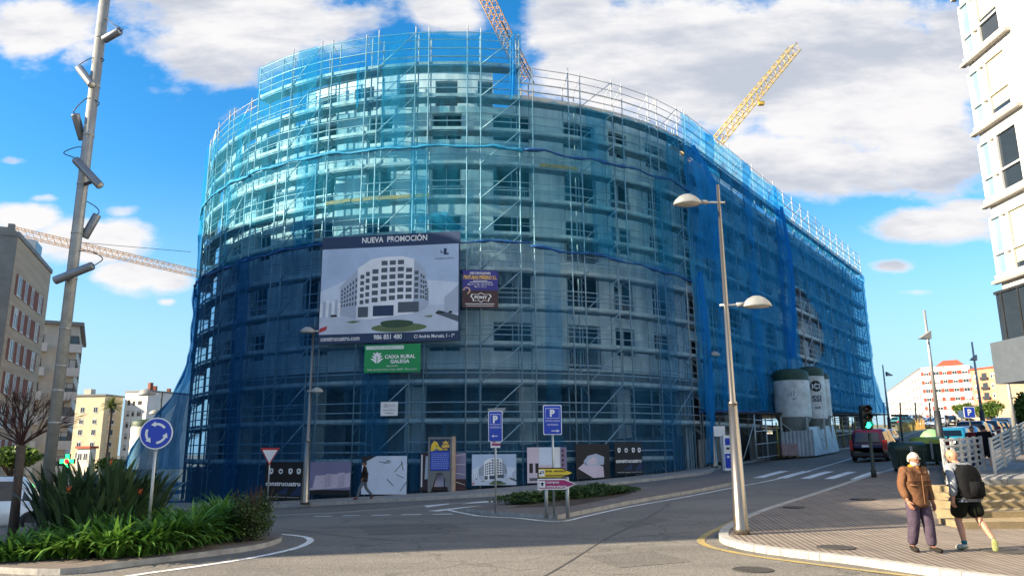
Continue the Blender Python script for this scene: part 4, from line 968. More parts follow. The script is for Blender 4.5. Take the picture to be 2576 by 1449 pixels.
# parking signs on the median
def p_sign(label, base, ctr, w, hh, lines_, arrow, extra=None):
    c = G(*base, .12); root = empty('parking_sign', c, 0, label, 'road sign', 'blue parking direction signs'); hz = P(ctr[0], ctr[1], c.y).z - c.z; w *= c.y / F; hh *= c.y / F * 1.02
    post(root, .03, hz + hh / 2 - .1); pl, M = face_plate(root, 'sign_plate', rrect(w, hh, .035), C_BLUE, C_SWH, hz, -.06, .02)
    p = Print(M, w, hh); p.text('P', 0, .12, .22, C_SWH, None, 'C', bold=.05)
    for a, b in (((-.36, .38), (.36, .395)), ((-.36, .05), (.36, .062))): p.rect(C_SWH, a[0], a[1], b[0], b[1])
    for x in (-.37, .36): p.rect(C_SWH, x, .05, x + .012, .39)
    y = -.06
    for t in lines_: p.text(t, 0, y, .055, C_SWH, .78 if len(t) > 7 else .6, 'C'); y -= .13
    sg = -1 if arrow == 'L' else 1; ya = -.33 if len(lines_) == 1 else -.38; xo = 0 if sg < 0 else .1
    p.rect(C_SWH, -.16 + xo, ya, .16 + xo, ya + .025); p.poly(C_SWH, [(xo + sg * .28, ya + .0125), (xo + sg * .12, ya + .06), (xo + sg * .12, ya - .035)])
    p.build('lettering', pl); return root, hz, c
root, hz, c = p_sign('narrow blue parking sign with a left arrow in front of the curved block poster', (1247, 1291), (1245, 1072), 35, 73, ['VENEZUELA'], 'L')
mb = MB(); mb.use(M_SIGNB); mb.prism([(-.26, .1), (.3, .12), (.02, -.42)], .02, frame((.02, -.025, hz + .42), (1, 0, 0), (0, 0, 1))); mb.build('triangle_back', root)
mb = MB(); mb.use(C_SWH); mb.box((-.14, -.06, hz - .62), (.14, -.045, hz - .43)); mb.use(C_MAG); mb.box((-.11, -.063, hz - .56), (.14, -.0605, hz - .49)); mb.box((-.08, -.063, hz - .47), (.0, -.0605, hz - .445)); mb.build('small_plate', root)
p_sign('wide blue parking sign with a right arrow above the arrow signs', (1394, 1302), (1388, 1056), 46, 71, ['CENTRO CIDADE', 'VETERIS'], 'R')
# arrow signs
c = G(1392, 1303, .12); root = empty('arrow_sign', c, 0, 'yellow and magenta right-pointing arrow signs on two short posts in the median', 'road sign')
x1 = (G(1370, 1303).x - c.x); x2 = (G(1421, 1303).x - c.x); zt = P(1398, 1190, c.y).z - c.z; zm = P(1398, 1216, c.y).z - c.z; zb_ = P(1398, 1244, c.y).z - c.z
for x in (x1, x2): post(root, .05, zt - .1, M_DKMET if False else M_POLE, xy=(x, 0))
ppm = (P(1440, 1200, c.y).x - P(1352, 1200, c.y).x) / 88; xl = P(1352, 1200, c.y).x - c.x; w = ppm * 90; hh = (zt - zm) - .02
hh = P(1398, 1176, c.y).z - P(1398, 1203, c.y).z
for k, (zc, m, e, l1, l2, lab) in enumerate(((P(1398, 1189, c.y).z - c.z, C_YEL, C_BLACK, 'área  servizos', 'autocaravanas', 'yellow arrow plate with black words'), (P(1398, 1217, c.y).z - c.z, C_MAG, C_SWH, 'campus', 'universitario', 'magenta arrow plate with white words'))):
    ww = w + (.06 if k else 0); pg = [(-ww / 2, -hh / 2), (ww / 2 - .3, -hh / 2), (ww / 2, 0), (ww / 2 - .3, hh / 2), (-ww / 2, hh / 2)]
    pl, M = face_plate(root, 'arrow_plate', pg, m, e, zc, -.08, .03, x=xl + ww / 2); pl['label'] = lab
    p = Print(M, ww, hh); p.text(l1, -.27, .1, .22, e, .56 if not k else .33, bold=.02); p.text(l2, -.27, -.3, .22, e, .6 if not k else .54, bold=.02)
    p.rect(C_SWH, -.46, -.3, -.3, .3, .006)
    if k: p.poly(C_BLACK, [(-.44, .08), (-.38, .18), (-.32, .08), (-.38, -.02)], .009); p.rect(C_BLACK, -.405, -.15, -.355, .02, .009)
    else: p.rect(C_BLACK, -.42, -.02, -.32, .18, .009); p.rect(C_BLACK, -.45, -.1, -.4, .04, .009); p.rect(C_SWH, -.4, .05, -.34, .12, .011)
    p.build('lettering', pl)
# chalk stand on the pavement
c = G(1106, 1238, .12); root = empty('notice_stand', c, R(-8), 'tall blue hand-painted notice stand with a yellow figure on the pavement', 'notice stand')
k = c.y / F; w = 60 * k; hh = 128 * k * 1.03; M_SLATE = mat('painted_slate_frame', '#6f7476', 0.7, var=0.15)
mb = MB(); mb.use(M_SLATE); mb.box((-w / 2, -.03, .9), (w / 2, .04, hh)); mb.build('panel', root)
mb = MB(); mb.use(mat('pale_wood', '#b9a08a', .7, var=.15)); mb.box((w / 2 + .002, -.06, 0), (w / 2 + .12, .3, hh + .02)); mb.build('side_board', root)
for sg in (-1, 1):
    mb = MB(); mb.use(M_SLATE); mb.prism([(sg * w / 2, 0), (sg * (w / 2 - .14), 0), (sg * (w / 2 - .45), .9), (sg * w / 2, .9)][::sg], .06, frame((0, -.02, 0), (1, 0, 0), (0, 0, 1))); mb.build('leg', root)
M = frame((-w / 2 + .1, -.034, 1.0), (1, 0, 0), (0, 0, 1)); p = Print(M, w - .2, hh - 1.1); p.rect(C_NAVY, 0, 0, 1, 1, .002); p.rect(C_BLUE, .03, .02, .97, .62, .004)
p.poly(C_YEL, [(.02, .62), (.06, .82), (.2, .95), (.36, .9), (.46, .76), (.7, .66), (.5, .64), (.3, .7), (.14, .62)], .006); p.poly(C_MAUVE, [(.2, .63), (.32, .73), (.44, .65)], .008); p.poly(C_BLACK, [(.28, .78), (.36, .82), (.34, .74)], .008)
p.poly(C_GOLD, [(.62, .93), (.7, .9), (.78, .96), (.88, .9), (.94, .95), (.9, .84), (.66, .84)], .006); p.poly(C_GOLD, [(.58, .81), (.96, .83), (.98, .74), (.6, .72)], .006); p.poly(C_GOLD, [(.68, .7), (.9, .7), (.86, .65), (.72, .65)], .006)
for j in range(9):
    x = .08
    while x < .9: l = .04 + .07 * nrand.random(); p.rect(C_SKY, x, .07 + j * .058, min(.93, x + l), .085 + j * .058, .006); x += l + .03
p.build('drawing', root)
# ---------------------------------------------------------------- tall light mast with six projectors
c0 = P(125, 1160, 15.9); root = empty('light_mast', (c0.x, 15.9, H(c0.x, 15.9) + .1), 0, 'tall grey light mast carrying six tilted cylinder spotlights on the island', 'light mast')
o_ = Vector(root.location); ztop = P(266, -60, 15.9).z - o_.z
mb = MB(); mb.use(M_LAMPG, True); mb.tube([(0, 0, 0), (0, 0, ztop)], .112, 18)
mb.build('pole', root)
for py, px in ((98, 250), (219, 236), (342, 221), (465, 205), (588, 191), (702, 177), (828, 165), (921, 155), (983, 148), (1064, 138)):
    z = P(px, py, 15.9).z - o_.z; mb = MB(); mb.use(M_LAMPG, True); mb.lathe([(.113, z - .02), (.121, z - .015), (.121, z + .02), (.113, z + .03)], n=18, cap=False); mb.build('collar', root)
SPOT = mat('spotlight_grey', '#80858c', 0.4, 0.5, var=0.12, scale=5)
for (ax, ay, bx, by, da, db, cable) in ((302, 78, 262, 101, .25, .1, (283, 60, 262, 52)), (199, 172, 232, 215, .12, .3, (222, 150, 262, 152)), (189, 287, 208, 352, .15, -.22, (215, 250, 250, 262)), (190, 402, 252, 468, .28, .3, (160, 385, 212, 372)), (245, 540, 212, 598, -.2, -.18, (240, 520, 190, 505)), (234, 668, 138, 706, .3, .32, (258, 650, 205, 631))):
    a = P(ax, ay, 15.9 - da) - o_; b = P(bx, by, 15.9 - db) - o_; mid = (a + b) / 2
    mb = MB(); mb.use(SPOT, True); d = (b - a).normalized()
    mb.tube([a, a + d * .02, b - d * .02, b], .088, 16, True, [.08, .09, .09, .086]); sp = mb.build('spotlight', root)
    mb = MB(); mb.use(M_LENS, True); mb.tube([b - d * .02, b + d * .006], .07, 14); mb.build('lens', sp)
    mb = MB(); mb.use(M_DKMET); mb.beam(b - d * .18, Vector((0, 0, (b - d * .18).z)), .05, .06); mb.build('bracket', sp)
    k1 = P(cable[0], cable[1], 15.9 - da) - o_; k2 = P(cable[2], cable[3], 15.88) - o_; end = Vector((0, 0, k2.z - .08))
    pts = []
    ctrl = [a, a - d * .08, k1, k1.lerp(k2, .55) + Vector((0, 0, .06)), k2, end]
    for i in range(len(ctrl) - 1):
        p0 = ctrl[max(i - 1, 0)]; p1 = ctrl[i]; p2 = ctrl[i + 1]; p3 = ctrl[min(i + 2, len(ctrl) - 1)]
        for j in range(5):
            t = j / 5; pts.append(.5 * ((2 * p1) + (p2 - p0) * t + (2 * p0 - 5 * p1 + 4 * p2 - p3) * t * t + (3 * p1 - p0 - 3 * p2 + p3) * t ** 3))
    mb = MB(); mb.use(M_DKMET, True); mb.tube(pts + [end], .011, 5); mb.build('cable', root)
# ---------------------------------------------------------------- street lamps with domed heads
def dome(root, M, L, name='lamp_head'):
    """flattened dome with a rim and lens, long axis +x from the arm"""
    mb = MB(); mb.use(M_LAMPG, True); n = 20; prof = [(0.06, .36), (.3, .34), (.6, .26), (.86, .13), (1, 0), (1.0, -.04), (.93, -.06)]; vs = []; fs = []
    for r, z in prof:
        for k in range(n): a = 2 * math.pi * k / n; vs.append(M @ Vector((L / 2 + r * math.cos(a) * L / 2, r * math.sin(a) * L * .32, z * L * .95)))
    for i in range(len(prof) - 1):
        for k in range(n): fs.append((i * n + k, (i + 1) * n + k, (i + 1) * n + (k + 1) % n, i * n + (k + 1) % n))
    fs.append(tuple(range(n))); mb.mesh(vs, fs); o = mb.build(name, root)
    mb = MB(); mb.use(M_LENS, True); vs = []; fs = []; pr = [(.93, -.055), (.8, -.11), (.4, -.15), (.02, -.16)]
    for r, z in pr:
        for k in range(n): a = 2 * math.pi * k / n; vs.append(M @ Vector((L / 2 + r * math.cos(a) * L / 2, r * math.sin(a) * L * .32, z * L * .6)))
    for i in range(len(pr) - 1):
        for k in range(n): fs.append((i * n + k, (i + 1) * n + k, (i + 1) * n + (k + 1) % n, i * n + (k + 1) % n))
    mb.mesh(vs, fs); mb.build('lens', o); return o
def lamp(label, base, top, heads, r0, r1, joint=None, up=.12, D=None, m=None, loc=None):
    c = loc or G(*base, up); 
    root = empty('street_lamp', c, 0, label, 'street lamp', 'street lamps'); zt = P(*top, c.y).z - c.z; zj = P(*joint, c.y).z - c.z if joint else zt * .3; rm = r0 * .62
    mb = MB(); mb.use(M_STEEL if m is None else m, True); mb.tube([(0, 0, 0), (0, 0, .12), (0, 0, .16), (0, 0, zj)], r0, 16, True, [r0 * 1.12, r0 * 1.1, r0, rm]); mb.build('column', root)
    mb = MB(); mb.use(M_STEEL if m is None else m, True); mb.tube([(0, 0, zj), (0, 0, zj + .05), (0, 0, zj + .08), (0, 0, zt)], rm, 14, True, [rm * 1.05, rm * 1.05, rm * .72, r1]); mb.build('mast', root)
    for (hx, hy, L, ay) in heads:         # far end pixel of head, length, arm end
        e = P(hx, hy, c.y) - c; sg = 1 if e.x > 0 else -1; z = e.z; arm = abs(e.x) - L
        M = frame((sg * arm, 0, z), (sg, 0, 0), (0, sg, 0) if sg > 0 else (0, -1, 0))
        h = dome(root, M, L)
        mb = MB(); mb.use(M_POLE, True); mb.tube([(-sg * .14, 0, z + .01), (sg * arm + sg * .1, 0, z + .02)], .028, 8); mb.build('arm', root)
        mb = MB(); mb.use(M_LAMPG, True); mb.tube([(sg * (arm - .14), 0, z + .02), (sg * (arm + .08), 0, z + .03)], .05, 10); mb.build('neck', h)
    return root
lamp('tall brushed steel lamp with two domed heads at the right-hand kerb', (1866, 1343), (1803, 466), [(1694, 512, .66, 0), (1941, 768, .66, 0)], .155, .035, (1848, 1018), up=.11)
lamp('twin-headed lamp on the pavement between the two leftmost posters', (767, 1268), (790, 826), [(754, 835, .72, 0), (814, 985, .62, 0)], .19, .05, (778, 1110))
lamp('slim lamp post at the foot of the wing scaffold, partly behind the tall steel lamp', (1798, 1176), (1778, 836), [(1812, 893, .7, 0)], .18, .05, (1789, 1090))
lamp('dark twin-headed lamp far down the left street behind the roundabout sign', (393, 1180), (402, 985), [(346, 992, 1.3, 0), (375, 1040, .9, 0)], .14, .06, (395, 1110), m=M_DKMET, loc=Vector((P(398, 1100, 60).x, 60, H(-28, 60))))
def tri_lamp(label, base, top, head, D, sg, dark=True):
    b = P(*base, D); z0 = H(b.x, D); root = empty('street_lamp', (b.x, D, z0), 0, label, 'street lamp', 'street lamps'); zt = P(*top, D).z - z0; e = P(*head, D); zj = zt * .32
    mb = MB(); mb.use(M_DKMET, True); mb.tube([(0, 0, 0), (0, 0, zj)], .17, 12, True, [.2, .15]); mb.build('column', root)
    mb = MB(); mb.use(M_POLE, True); mb.tube([(0, 0, zj), (0, 0, zt)], .08, 12, True, [.1, .06]); mb.build('mast', root)
    L = abs(e.x - b.x); z = e.z - z0; M = frame((0, .18, z), (1, 0, 0), (0, 0, 1)); mb = MB(); mb.use(M_LAMPG); pg = [(sg * .08, .32), (sg * L, -.06), (sg * .1, -.1)]; mb.prism(pg if sg < 0 else pg[::-1], .36, Matrix.Translation((0, -.36, 0)) @ M @ Matrix.Translation((0, 0, .36))); mb.build('lamp_head', root)
tri_lamp('tall lamp with a wedge head pointing left behind the recycling containers', (2367, 1115), (2332, 780), (2302, 851), 38, -1)
tri_lamp('lamp with a wedge head in front of the brick flats', (2478, 1100), (2450, 860), (2434, 905), 56, -1)
tri_lamp('lamp with a wedge head pointing right beyond the end of the wing', (2240, 1092), (2214, 918), (2241, 944), 76, 1)
# thin bare mast far right
b = P(2556, 1100, 44); mb = MB(); mb.use(M_LAMPG, True); zt = P(2520, 900, 44).z; mb.tube([(0, 0, H(b.x, 44) + .5), (0, 0, zt)], .09, 10, True, [.16, .05]); o = mb.build('thin_mast'); o.location = (b.x, 44, 0); tag(o, 'bare thin mast beside the overhanging corner of the white building', 'mast')
# parking sign among the parked cars
D = 42; b = P(2437, 1037, D); z0 = H(b.x, D); root = empty('parking_sign', (b.x, D, z0), 0, 'square blue parking sign above the row of parked cars', 'road sign'); post(root, .05, b.z - z0 + .2, M_DKMET); pl, M = face_plate(root, 'sign_plate', rrect(.62, .62, .06), C_BLUE, C_SWH, b.z - z0, -.07, .03); p = Print(M, .62, .62); p.text('P', 0, -.24, .5, C_SWH, None, 'C', bold=.04); p.build('lettering', pl)
D = 80; b = P(2418, 1041, D); root = empty('notice_sign', (b.x, D, H(b.x, D)), 0, 'small white sign on a post before the red-striped flats', 'road sign'); post(root, .05, b.z - root.location.z); face_plate(root, 'sign_plate', rrect(.75, .7, .05), C_SWH, C_SWH, b.z - root.location.z, -.07)
# traffic light
c = G(2199, 1200, .11); root = empty('traffic_light', c, 0, 'traffic light showing green on a dark post at the zebra crossing', 'traffic light'); zl = P(2183, 1069, c.y).z - c.z; M_TL = mat('signal_black', '#17201c', .5, var=.1); xo = -.08
mb = MB(); mb.use(mat('signal_post', '#2c352f', .6, .2, var=.15), True); mb.tube([(0, 0, 0), (0, 0, .25), (0, 0, .3), (0, 0, zl - .3)], .06, 12, True, [.1, .1, .065, .06]); mb.build('post', root)
mb = MB(); mb.use(M_TL); mb.prism(rrect(.36, .95, .08), .26, frame((xo, -.13, zl + .28), (1, 0, 0), (0, 0, 1))); hd = mb.build('signal_head', root)
for dz, m, nm in ((0, mat('green_light', '#2df2b4', .3, var=0, emit=2.2), 'green_lens'), (.3, mat('amber_off', '#3a2c12', .3, var=0), 'amber_lens'), (.6, mat('red_off', '#3a1414', .3, var=0), 'red_lens')):
    mb = MB(); mb.use(m, True); mb.lathe([(.115, 0), (.08, .03), (.01, .045)], n=16, M=frame((xo, -.135, zl + dz), (1, 0, 0), (0, 0, 1))); mb.build(nm, hd)
    mb = MB(); mb.use(M_TL, True); vs = [];
    for y in (-.13, -.32):
        for k in range(11): a = R(-20 + 220 * k / 10); vs.append((xo + .135 * math.cos(a), y, zl + dz + .135 * math.sin(a)))
    mb.mesh(vs, [(k, k + 1, k + 12, k + 11) for k in range(10)]); mb.build('hood', hd)
# second signal and ticket totem by the wing
c = G(1818, 1180, .12); root = empty('signal_post', c, 0, 'grey post with a small white signal back and red lamp left of the totem', 'traffic light'); zt = P(1815, 1075, c.y).z - c.z
mb = MB(); mb.use(M_POLE, True); mb.tube([(0, 0, 0), (0, 0, zt)], .05, 10); mb.tube([(.22, 0, 0), (.22, 0, zt - .4)], .05, 10); mb.build('post', root)
mb = MB(); mb.use(C_SWH); mb.prism(rrect(.62, .55, .04), .03, frame((-.06, -.08, zt - .2), (1, 0, 0), (0, 0, 1))); mb.build('plate', root)
mb = MB(); mb.use(M_TL); mb.box((.55, -.12, zt - .55), (.85, .12, zt + .1)); mb.use(mat('red_light', '#d8342c', .3, var=0, emit=1.2), True); mb.lathe([(.1, 0), (.05, .04), (.01, .05)], n=14, M=frame((.7, -.125, zt - .12), (1, 0, 0), (0, 0, 1))); mb.build('signal_head', root)
c = G(1831, 1183, .12); root = empty('ticket_totem', c, R(8), 'white and blue parking ticket totem on the pavement beside the tall lamp', 'ticket machine'); hh = P(1826, 1095, c.y).z - c.z
mb = MB(); mb.use(C_SWH); mb.box((-.2, -.16, 0), (.2, .16, hh)); mb.build('cabinet', root)
mb = MB(); mb.use(C_BLUE); mb.box((-.17, -.165, .12), (.17, -.161, hh * .48)); mb.box((-.12, -.165, hh * .72), (.14, -.161, hh * .92)); mb.use(C_SWH); mb.box((-.06, -.168, hh * .36), (.06, -.1655, hh * .42)); mb.use(C_BLACK); mb.box((-.08, -.168, hh * .6), (.1, -.162, hh * .66)); mb.build('panel', root)
# ---------------------------------------------------------------- cranes: lattice booms
M_CRY = mat('crane_yellow', '#d3b04c', 0.55, 0.1, var=0.15, scale=3); M_CRO = mat('crane_orange', '#d0a258', 0.55, 0.1, var=0.15); M_CRP = mat('crane_pale', '#c9a57e', 0.6, var=.1)
def lattice_boom(mb, a, b, w, h, n, r, up=(0, 0, 1), tri=False):
    a = Vector(a); b = Vector(b); d = (b - a).normalized(); sx = d.cross(Vector(up)).normalized(); sz = sx.cross(d)
    ch = [sx * w / 2 - sz * h / 2, -sx * w / 2 - sz * h / 2] + ([sz * h / 2] if tri else [-sx * w / 2 + sz * h / 2, sx * w / 2 + sz * h / 2])
    for c in ch: mb.tube([a + c, b + c], r, 5)
    for i in range(n):
        p = a.lerp(b, i / n); q = a.lerp(b, (i + 1) / n); m = a.lerp(b, (i + .5) / n)
        for k in range(len(ch)):
            c, e = ch[k], ch[(k + 1) % len(ch)]; mb.tube([p + c, m + e], r * .6, 4, False); mb.tube([m + e, q + c], r * .6, 4, False)
def crane(label, a, b, w, h, n, r, m, mast=None, extra=()):
    root = empty('tower_crane', a, 0, label, 'crane', 'tower cranes'); a = Vector(a); mb = MB(); mb.use(m, True); lattice_boom(mb, (0, 0, 0), Vector(b) - a, w, h, n, r); mb.build('jib', root)
    if mast: mb = MB(); mb.use(m, True); lattice_boom(mb, Vector(mast[0]) - a, Vector(mast[1]) - a, w * 1.2, w * 1.2, mast[2], r * 1.2, (0, 1, 0)); mb.build('mast', root)
    for nm, p, q, rr in extra: mb = MB(); mb.use(M_DKMET, True); mb.tube([Vector(p) - a, Vector(q) - a], rr, 5); mb.build(nm, root)
    return root
p1 = P(1326, 200, 62); p2 = P(1204, -45, 56); crane('orange lattice crane jib rising behind the end of the attic', p1, p2, .9, .9, 14, .045, M_CRO, ((p1.x, 63.2, 8), (p1.x, 63.2, p1.z - .6), 14), [('stay_cable', P(1262, 55, 58), P(1346, 215, 62), .05)])
p1 = P(1796, 366, 84); p2 = P(2000, 122, 92); c2 = crane('yellow lattice crane jib leaning right above the street wing', p1, p2, 1.3, 1.1, 17, .06, M_CRY, ((p1.x - 6, 80, 8), (p1.x - 6, 80, p1.z - 6), 14))
mb = MB(); mb.use(M_CRY); t = P(1912, 250, 88) - p1; mb.obox(t + Vector((.1, 0, -.6)), (.35, 0, 0), (0, .3, 0), (0, 0, .2)); mb.build('trolley', c2)
p1 = P(20, 578, 150); p2 = P(560, 703, 190); crane('pale lattice crane jib crossing the sky behind the left light mast', p1, p2, 1.6, 1.5, 36, .085, M_CRP, ((p2.x + 5, 192, -2), (p2.x + 5, 192, p2.z), 16), [('stay_cable', P(200, 610, 160), P(480, 634, 186), .06)])
# ---------------------------------------------------------------- railings on the right
M_RAILW = mat('rail_white_grey', '#b4b6b6', 0.5, 0.2, var=0.15, scale=5)
def railing(label, pts, hh, nb, posts, flatw=.07, group='white flat-bar railings', zoff=0.0):
    root = empty('railing', pts[0], 0, label, 'railing', group); o0 = Vector(pts[0]); pts = [Vector(p) - o0 for p in pts]
    for k in range(nb):
        z = hh * (k + 1) / nb - .04; mb = MB(); mb.use(M_RAILW)
        for a, b in zip(pts, pts[1:]): mb.beam(a + Vector((0, 0, z)), b + Vector((0, 0, z)), .03, flatw)
        mb.build('rail', root)
    for a, b in zip(pts, pts[1:]):
        n = posts; 
        for i in range(n + 1):
            p = a.lerp(b, i / n); mb = MB(); mb.use(M_RAILW); mb.beam(p + Vector((.0, 0, 0)), p + Vector((0, 0, hh + .02)), .05, .1); mb.build('post', root)
def tp(px, py, D): p = P(px, py, D); return Vector((p.x, D, TERR(D) if D > 22 else .02))
ca = Vector((12.75, 22.7, TERR(22.7))); 
railing('white rail sloping down the left edge of the steps behind the old man', [ca, Vector((11.2, 19.7, .45)), Vector((10.35, 18.0, .18))], 1.12, 6, 2)
cb = P(2478, 1190, 26.5); railing('white flat-bar rail along the top of the steps behind the walking man', [ca + Vector((.06, .06, 0)), Vector((cb.x, 26.5, TERR(26.5)))], 1.12, 6, 5)
cc = P(2503, 1190, 24.5); cd = P(2610, 1110, 31); railing('long slatted rail on the sunlit ramp at the right edge', [Vector((cc.x, 24.5, TERR(24.5))), Vector((cc.x + 4.6, 29.5, TERR(29.5) + .55)), Vector((cc.x + 9, 34, TERR(34) + 1.0))], 1.1, 8, 4)
mb = MB(); mb.use(mat('bollard_white', '#d8d8d6', .5, var=.1), True); mb.lathe([(.11, 0), (.11, .75), (.13, .78), (.13, .86), (.07, .93), (.01, .95)], n=16); o = mb.build('bollard'); q = G(2334, 1262, .11); o.location = (q.x, q.y, q.z); tag(o, 'stubby white bollard just behind the old man', 'bollard')
# ---------------------------------------------------------------- vehicles
M_TYRE = mat('tyre', '#17181a', .85, var=.1); M_RIM = mat('rim', '#9a9da0', .35, .8, var=.08); M_CGLASS = mat('car_glass', '#10161c', .05, 0, var=0, spec=.8); M_TAIL = mat('tail_lamp', '#9c1a1c', .2, 0, var=.1); M_HEADL = mat('head_lamp', '#cfd6da', .1, .2, var=.1); M_PLATE = mat('number_plate', '#dadada', .5, var=.08); M_TRIM = mat('car_trim', '#24262a', .6, var=.1)
def paint(name, c): return mat('paint_' + name, c, .28, .25, var=.05, scale=2, coat=.7)
KIND = {'mpv': (4.6, 1.8, 1.72, .92, -1.95, 1.0, 1.75), 'hatch': (4.0, 1.74, 1.47, .9, -1.55, .55, 1.2), 'sedan': (4.45, 1.78, 1.43, .9, -.95, .5, 1.2), 'van': (4.7, 1.85, 1.86, .98, -2.2, 1.1, 1.75), 'suv': (4.4, 1.85, 1.66, 1.0, -1.75, .6, 1.3)}
def car(label, loc, ang, kind, colour, group='cars on the street', detail=True):
    """heading ang (radians, +x forward)"""
    L, Wd, Hc, belt, xr, xf, xw = KIND[kind]; hl = L / 2; w = Wd / 2
    slope = math.atan2(H(loc[0] + 2 * math.cos(ang), loc[1] + 2 * math.sin(ang)) - H(loc[0] - 2 * math.cos(ang), loc[1] - 2 * math.sin(ang)), 4)
    root = empty('parked_car', loc, 0, label, 'car', group); root.rotation_euler = (0, -slope, ang)
    st = [(-hl, .38, .72, .74, .86), (-hl + .06, .28, belt - .05, belt - .02, .95)]
    if kind == 'sedan': st += [(-hl + .75, .22, belt, belt + .04, 1), (xr + .35, .22, belt, Hc - .03, 1)]
    else: st += [(-hl + .14, .22, belt, belt + .03, .98), (xr + .1 if kind != 'hatch' else xr + .15, .22, belt, Hc - .06, 1)]
    st += [((xr + xf) / 2, .2, belt, Hc, 1), (xf, .2, belt - .02, Hc - .06, 1), (xw, .2, belt - .03, belt + .02, 1), (hl - .28, .22, belt - .16, belt - .1, .96), (hl - .05, .28, belt - .3, belt - .26, .88), (hl, .38, .52, .54, .8)]
    body = MB(); body.use(colour, True); rings = []
    for x, zb, zl, zt, f in st:
        wr = w * (.78 if zt > belt + .2 else .84) * f; ww = w * f
        half = [(ww * .9, zb), (ww, zb + .12), (ww * 1.0, (zb + zl) / 2 + .06), (ww * .97, zl), (wr, zt - .05 if zt > belt + .2 else zt - .01), (wr * .8, zt)]
        rings.append([Vector((x, y, z)) for y, z in half] + [Vector((x, -y, z)) for y, z in reversed(half)])
    n = len(rings[0]); vs = [v for r in rings for v in r]; fs = []
    for i in range(len(rings) - 1):
        for k in range(n): fs.append((i * n + k, i * n + (k + 1) % n, (i + 1) * n + (k + 1) % n, (i + 1) * n + k))
    fs.append(tuple(range(n))); fs.append(tuple((len(rings) - 1) * n + k for k in range(n - 1, -1, -1))); body.mesh(vs, fs)
    body.use(M_TRIM, False)
    for sx in (-hl + .82, hl - .85):
        for sy in (-1, 1):
            pts = [(sx + .4 * math.cos(R(a)), .3 + .4 * math.sin(R(a))) for a in range(0, 181, 20)]; body.face([(x, sy * (w + .004), z) for x, z in (pts if sy > 0 else pts[::-1])])
    body.box((-hl - .03, -w * .8, .33), (-hl + .02, w * .8, .5)); body.box((hl - .03, -w * .7, .33), (hl + .02, w * .7, .46)); body.build('body', root)
    def quad(name, pts, m, o=.008):
        c = [Vector(p) for p in pts]; nrm = (c[1] - c[0]).cross(c[2] - c[0]).normalized(); mid = sum(c, Vector()) / len(c)
        if nrm.dot(mid - Vector((0, 0, .7))) < 0: nrm = -nrm; c = c[::-1]
        mb = MB(); mb.use(m); mb.face([p + nrm * o for p in c]); return mb.build(name, root)
    i_r = 3; ri, rm, rf, rw_ = rings[i_r - 1], rings[i_r], rings[i_r + 2], rings[i_r + 3]
    def mix(a, b, t): return a + (b - a) * t
    lo, hi = .1, .9
    quad('windscreen', [mix(mix(rw_[4], rf[4], .06), mix(rw_[-5], rf[-5], .06), .06), mix(mix(rw_[4], rf[4], .06), mix(rw_[-5], rf[-5], .06), .94), mix(mix(rw_[4], rf[4], .94), mix(rw_[-5], rf[-5], .94), .92), mix(mix(rw_[4], rf[4], .94), mix(rw_[-5], rf[-5], .94), .08)], M_CGLASS, .02)
    quad('rear_window', [mix(mix(ri[4], rm[4], .12), mix(ri[-5], rm[-5], .12), .09), mix(mix(ri[4], rm[4], .12), mix(ri[-5], rm[-5], .12), .91), mix(mix(ri[4], rm[4], .86), mix(ri[-5], rm[-5], .86), .88), mix(mix(ri[4], rm[4], .86), mix(ri[-5], rm[-5], .86), .12)], M_CGLASS, .03)
    for sy in (1, -1):
        def sp(x, t):
            for a, b in zip(st, st[1:]):
                if a[0] <= x <= b[0]:
                    k = (x - a[0]) / (b[0] - a[0]); zl = a[2] + (b[2] - a[2]) * k; zt = a[3] + (b[3] - a[3]) * k - .05; wr = w * (.78 if zt > belt + .2 else .84); return Vector((x, sy * (w * .97 + (wr - w * .97) * t), zl + (zt - zl) * t))
        xm = (st[3][0] + xf) / 2 + .1
        for xa, xb in ((st[3][0] - .05, xm - .05), (xm + .05, xf + .02)): quad('side_window', [sp(xa, .1), sp(xb, .1), sp(xb - .03, .9), sp(xa + .08, .9)], M_CGLASS, .012)
        quad('side_window', [sp(xf + .06, .12), sp(xw - .2, .15), sp(xf + .08, .82)], M_CGLASS, .012)
        mb = MB(); mb.use(M_TAIL); z0 = belt - .28 if kind != 'van' else belt - .3; mb.box((-hl - .005, sy * w * .93 - .12, z0), (-hl + .2, sy * w * .93 + .02 if sy > 0 else sy * w * .93 + .1, z0 + (.2 if kind in ('hatch', 'sedan') else .5))); mb.build('tail_light', root)
        mb = MB(); mb.use(M_HEADL); mb.box((hl - .3, sy * w * .72 - .16, belt - .34), (hl - .02, sy * w * .72 + .16, belt - .19)); mb.build('headlight', root)
        mb = MB(); mb.use(colour if detail else M_TRIM, True); mb.ball((xw - .25, sy * (w + .1), belt + .06), .1, 8, 5, (.6, 1, .75)); mb.build('wing_mirror', root)
        for sx in (-hl + .82, hl - .85):
            t = MB(); t.use(M_TYRE, True); t.lathe([(.2, -.1), (.3, -.1), (.325, -.05), (.325, .05), (.3, .1), (.2, .1)], n=18, M=Matrix.Rotation(R(90), 4, 'X'), cap=False); wh = t.build('wheel', root); wh.location = (sx, sy * (w - .09), .325)
            r = MB(); r.use(M_RIM); r.lathe([(.21, -.085), (.19, -.06), (.05, -.075), (.01, -.08)] if sy > 0 else [(.21, .085), (.19, .06), (.05, .075), (.01, .08)], n=14, M=Matrix.Rotation(R(90), 4, 'X'), cap=False); r.build('rim', wh)
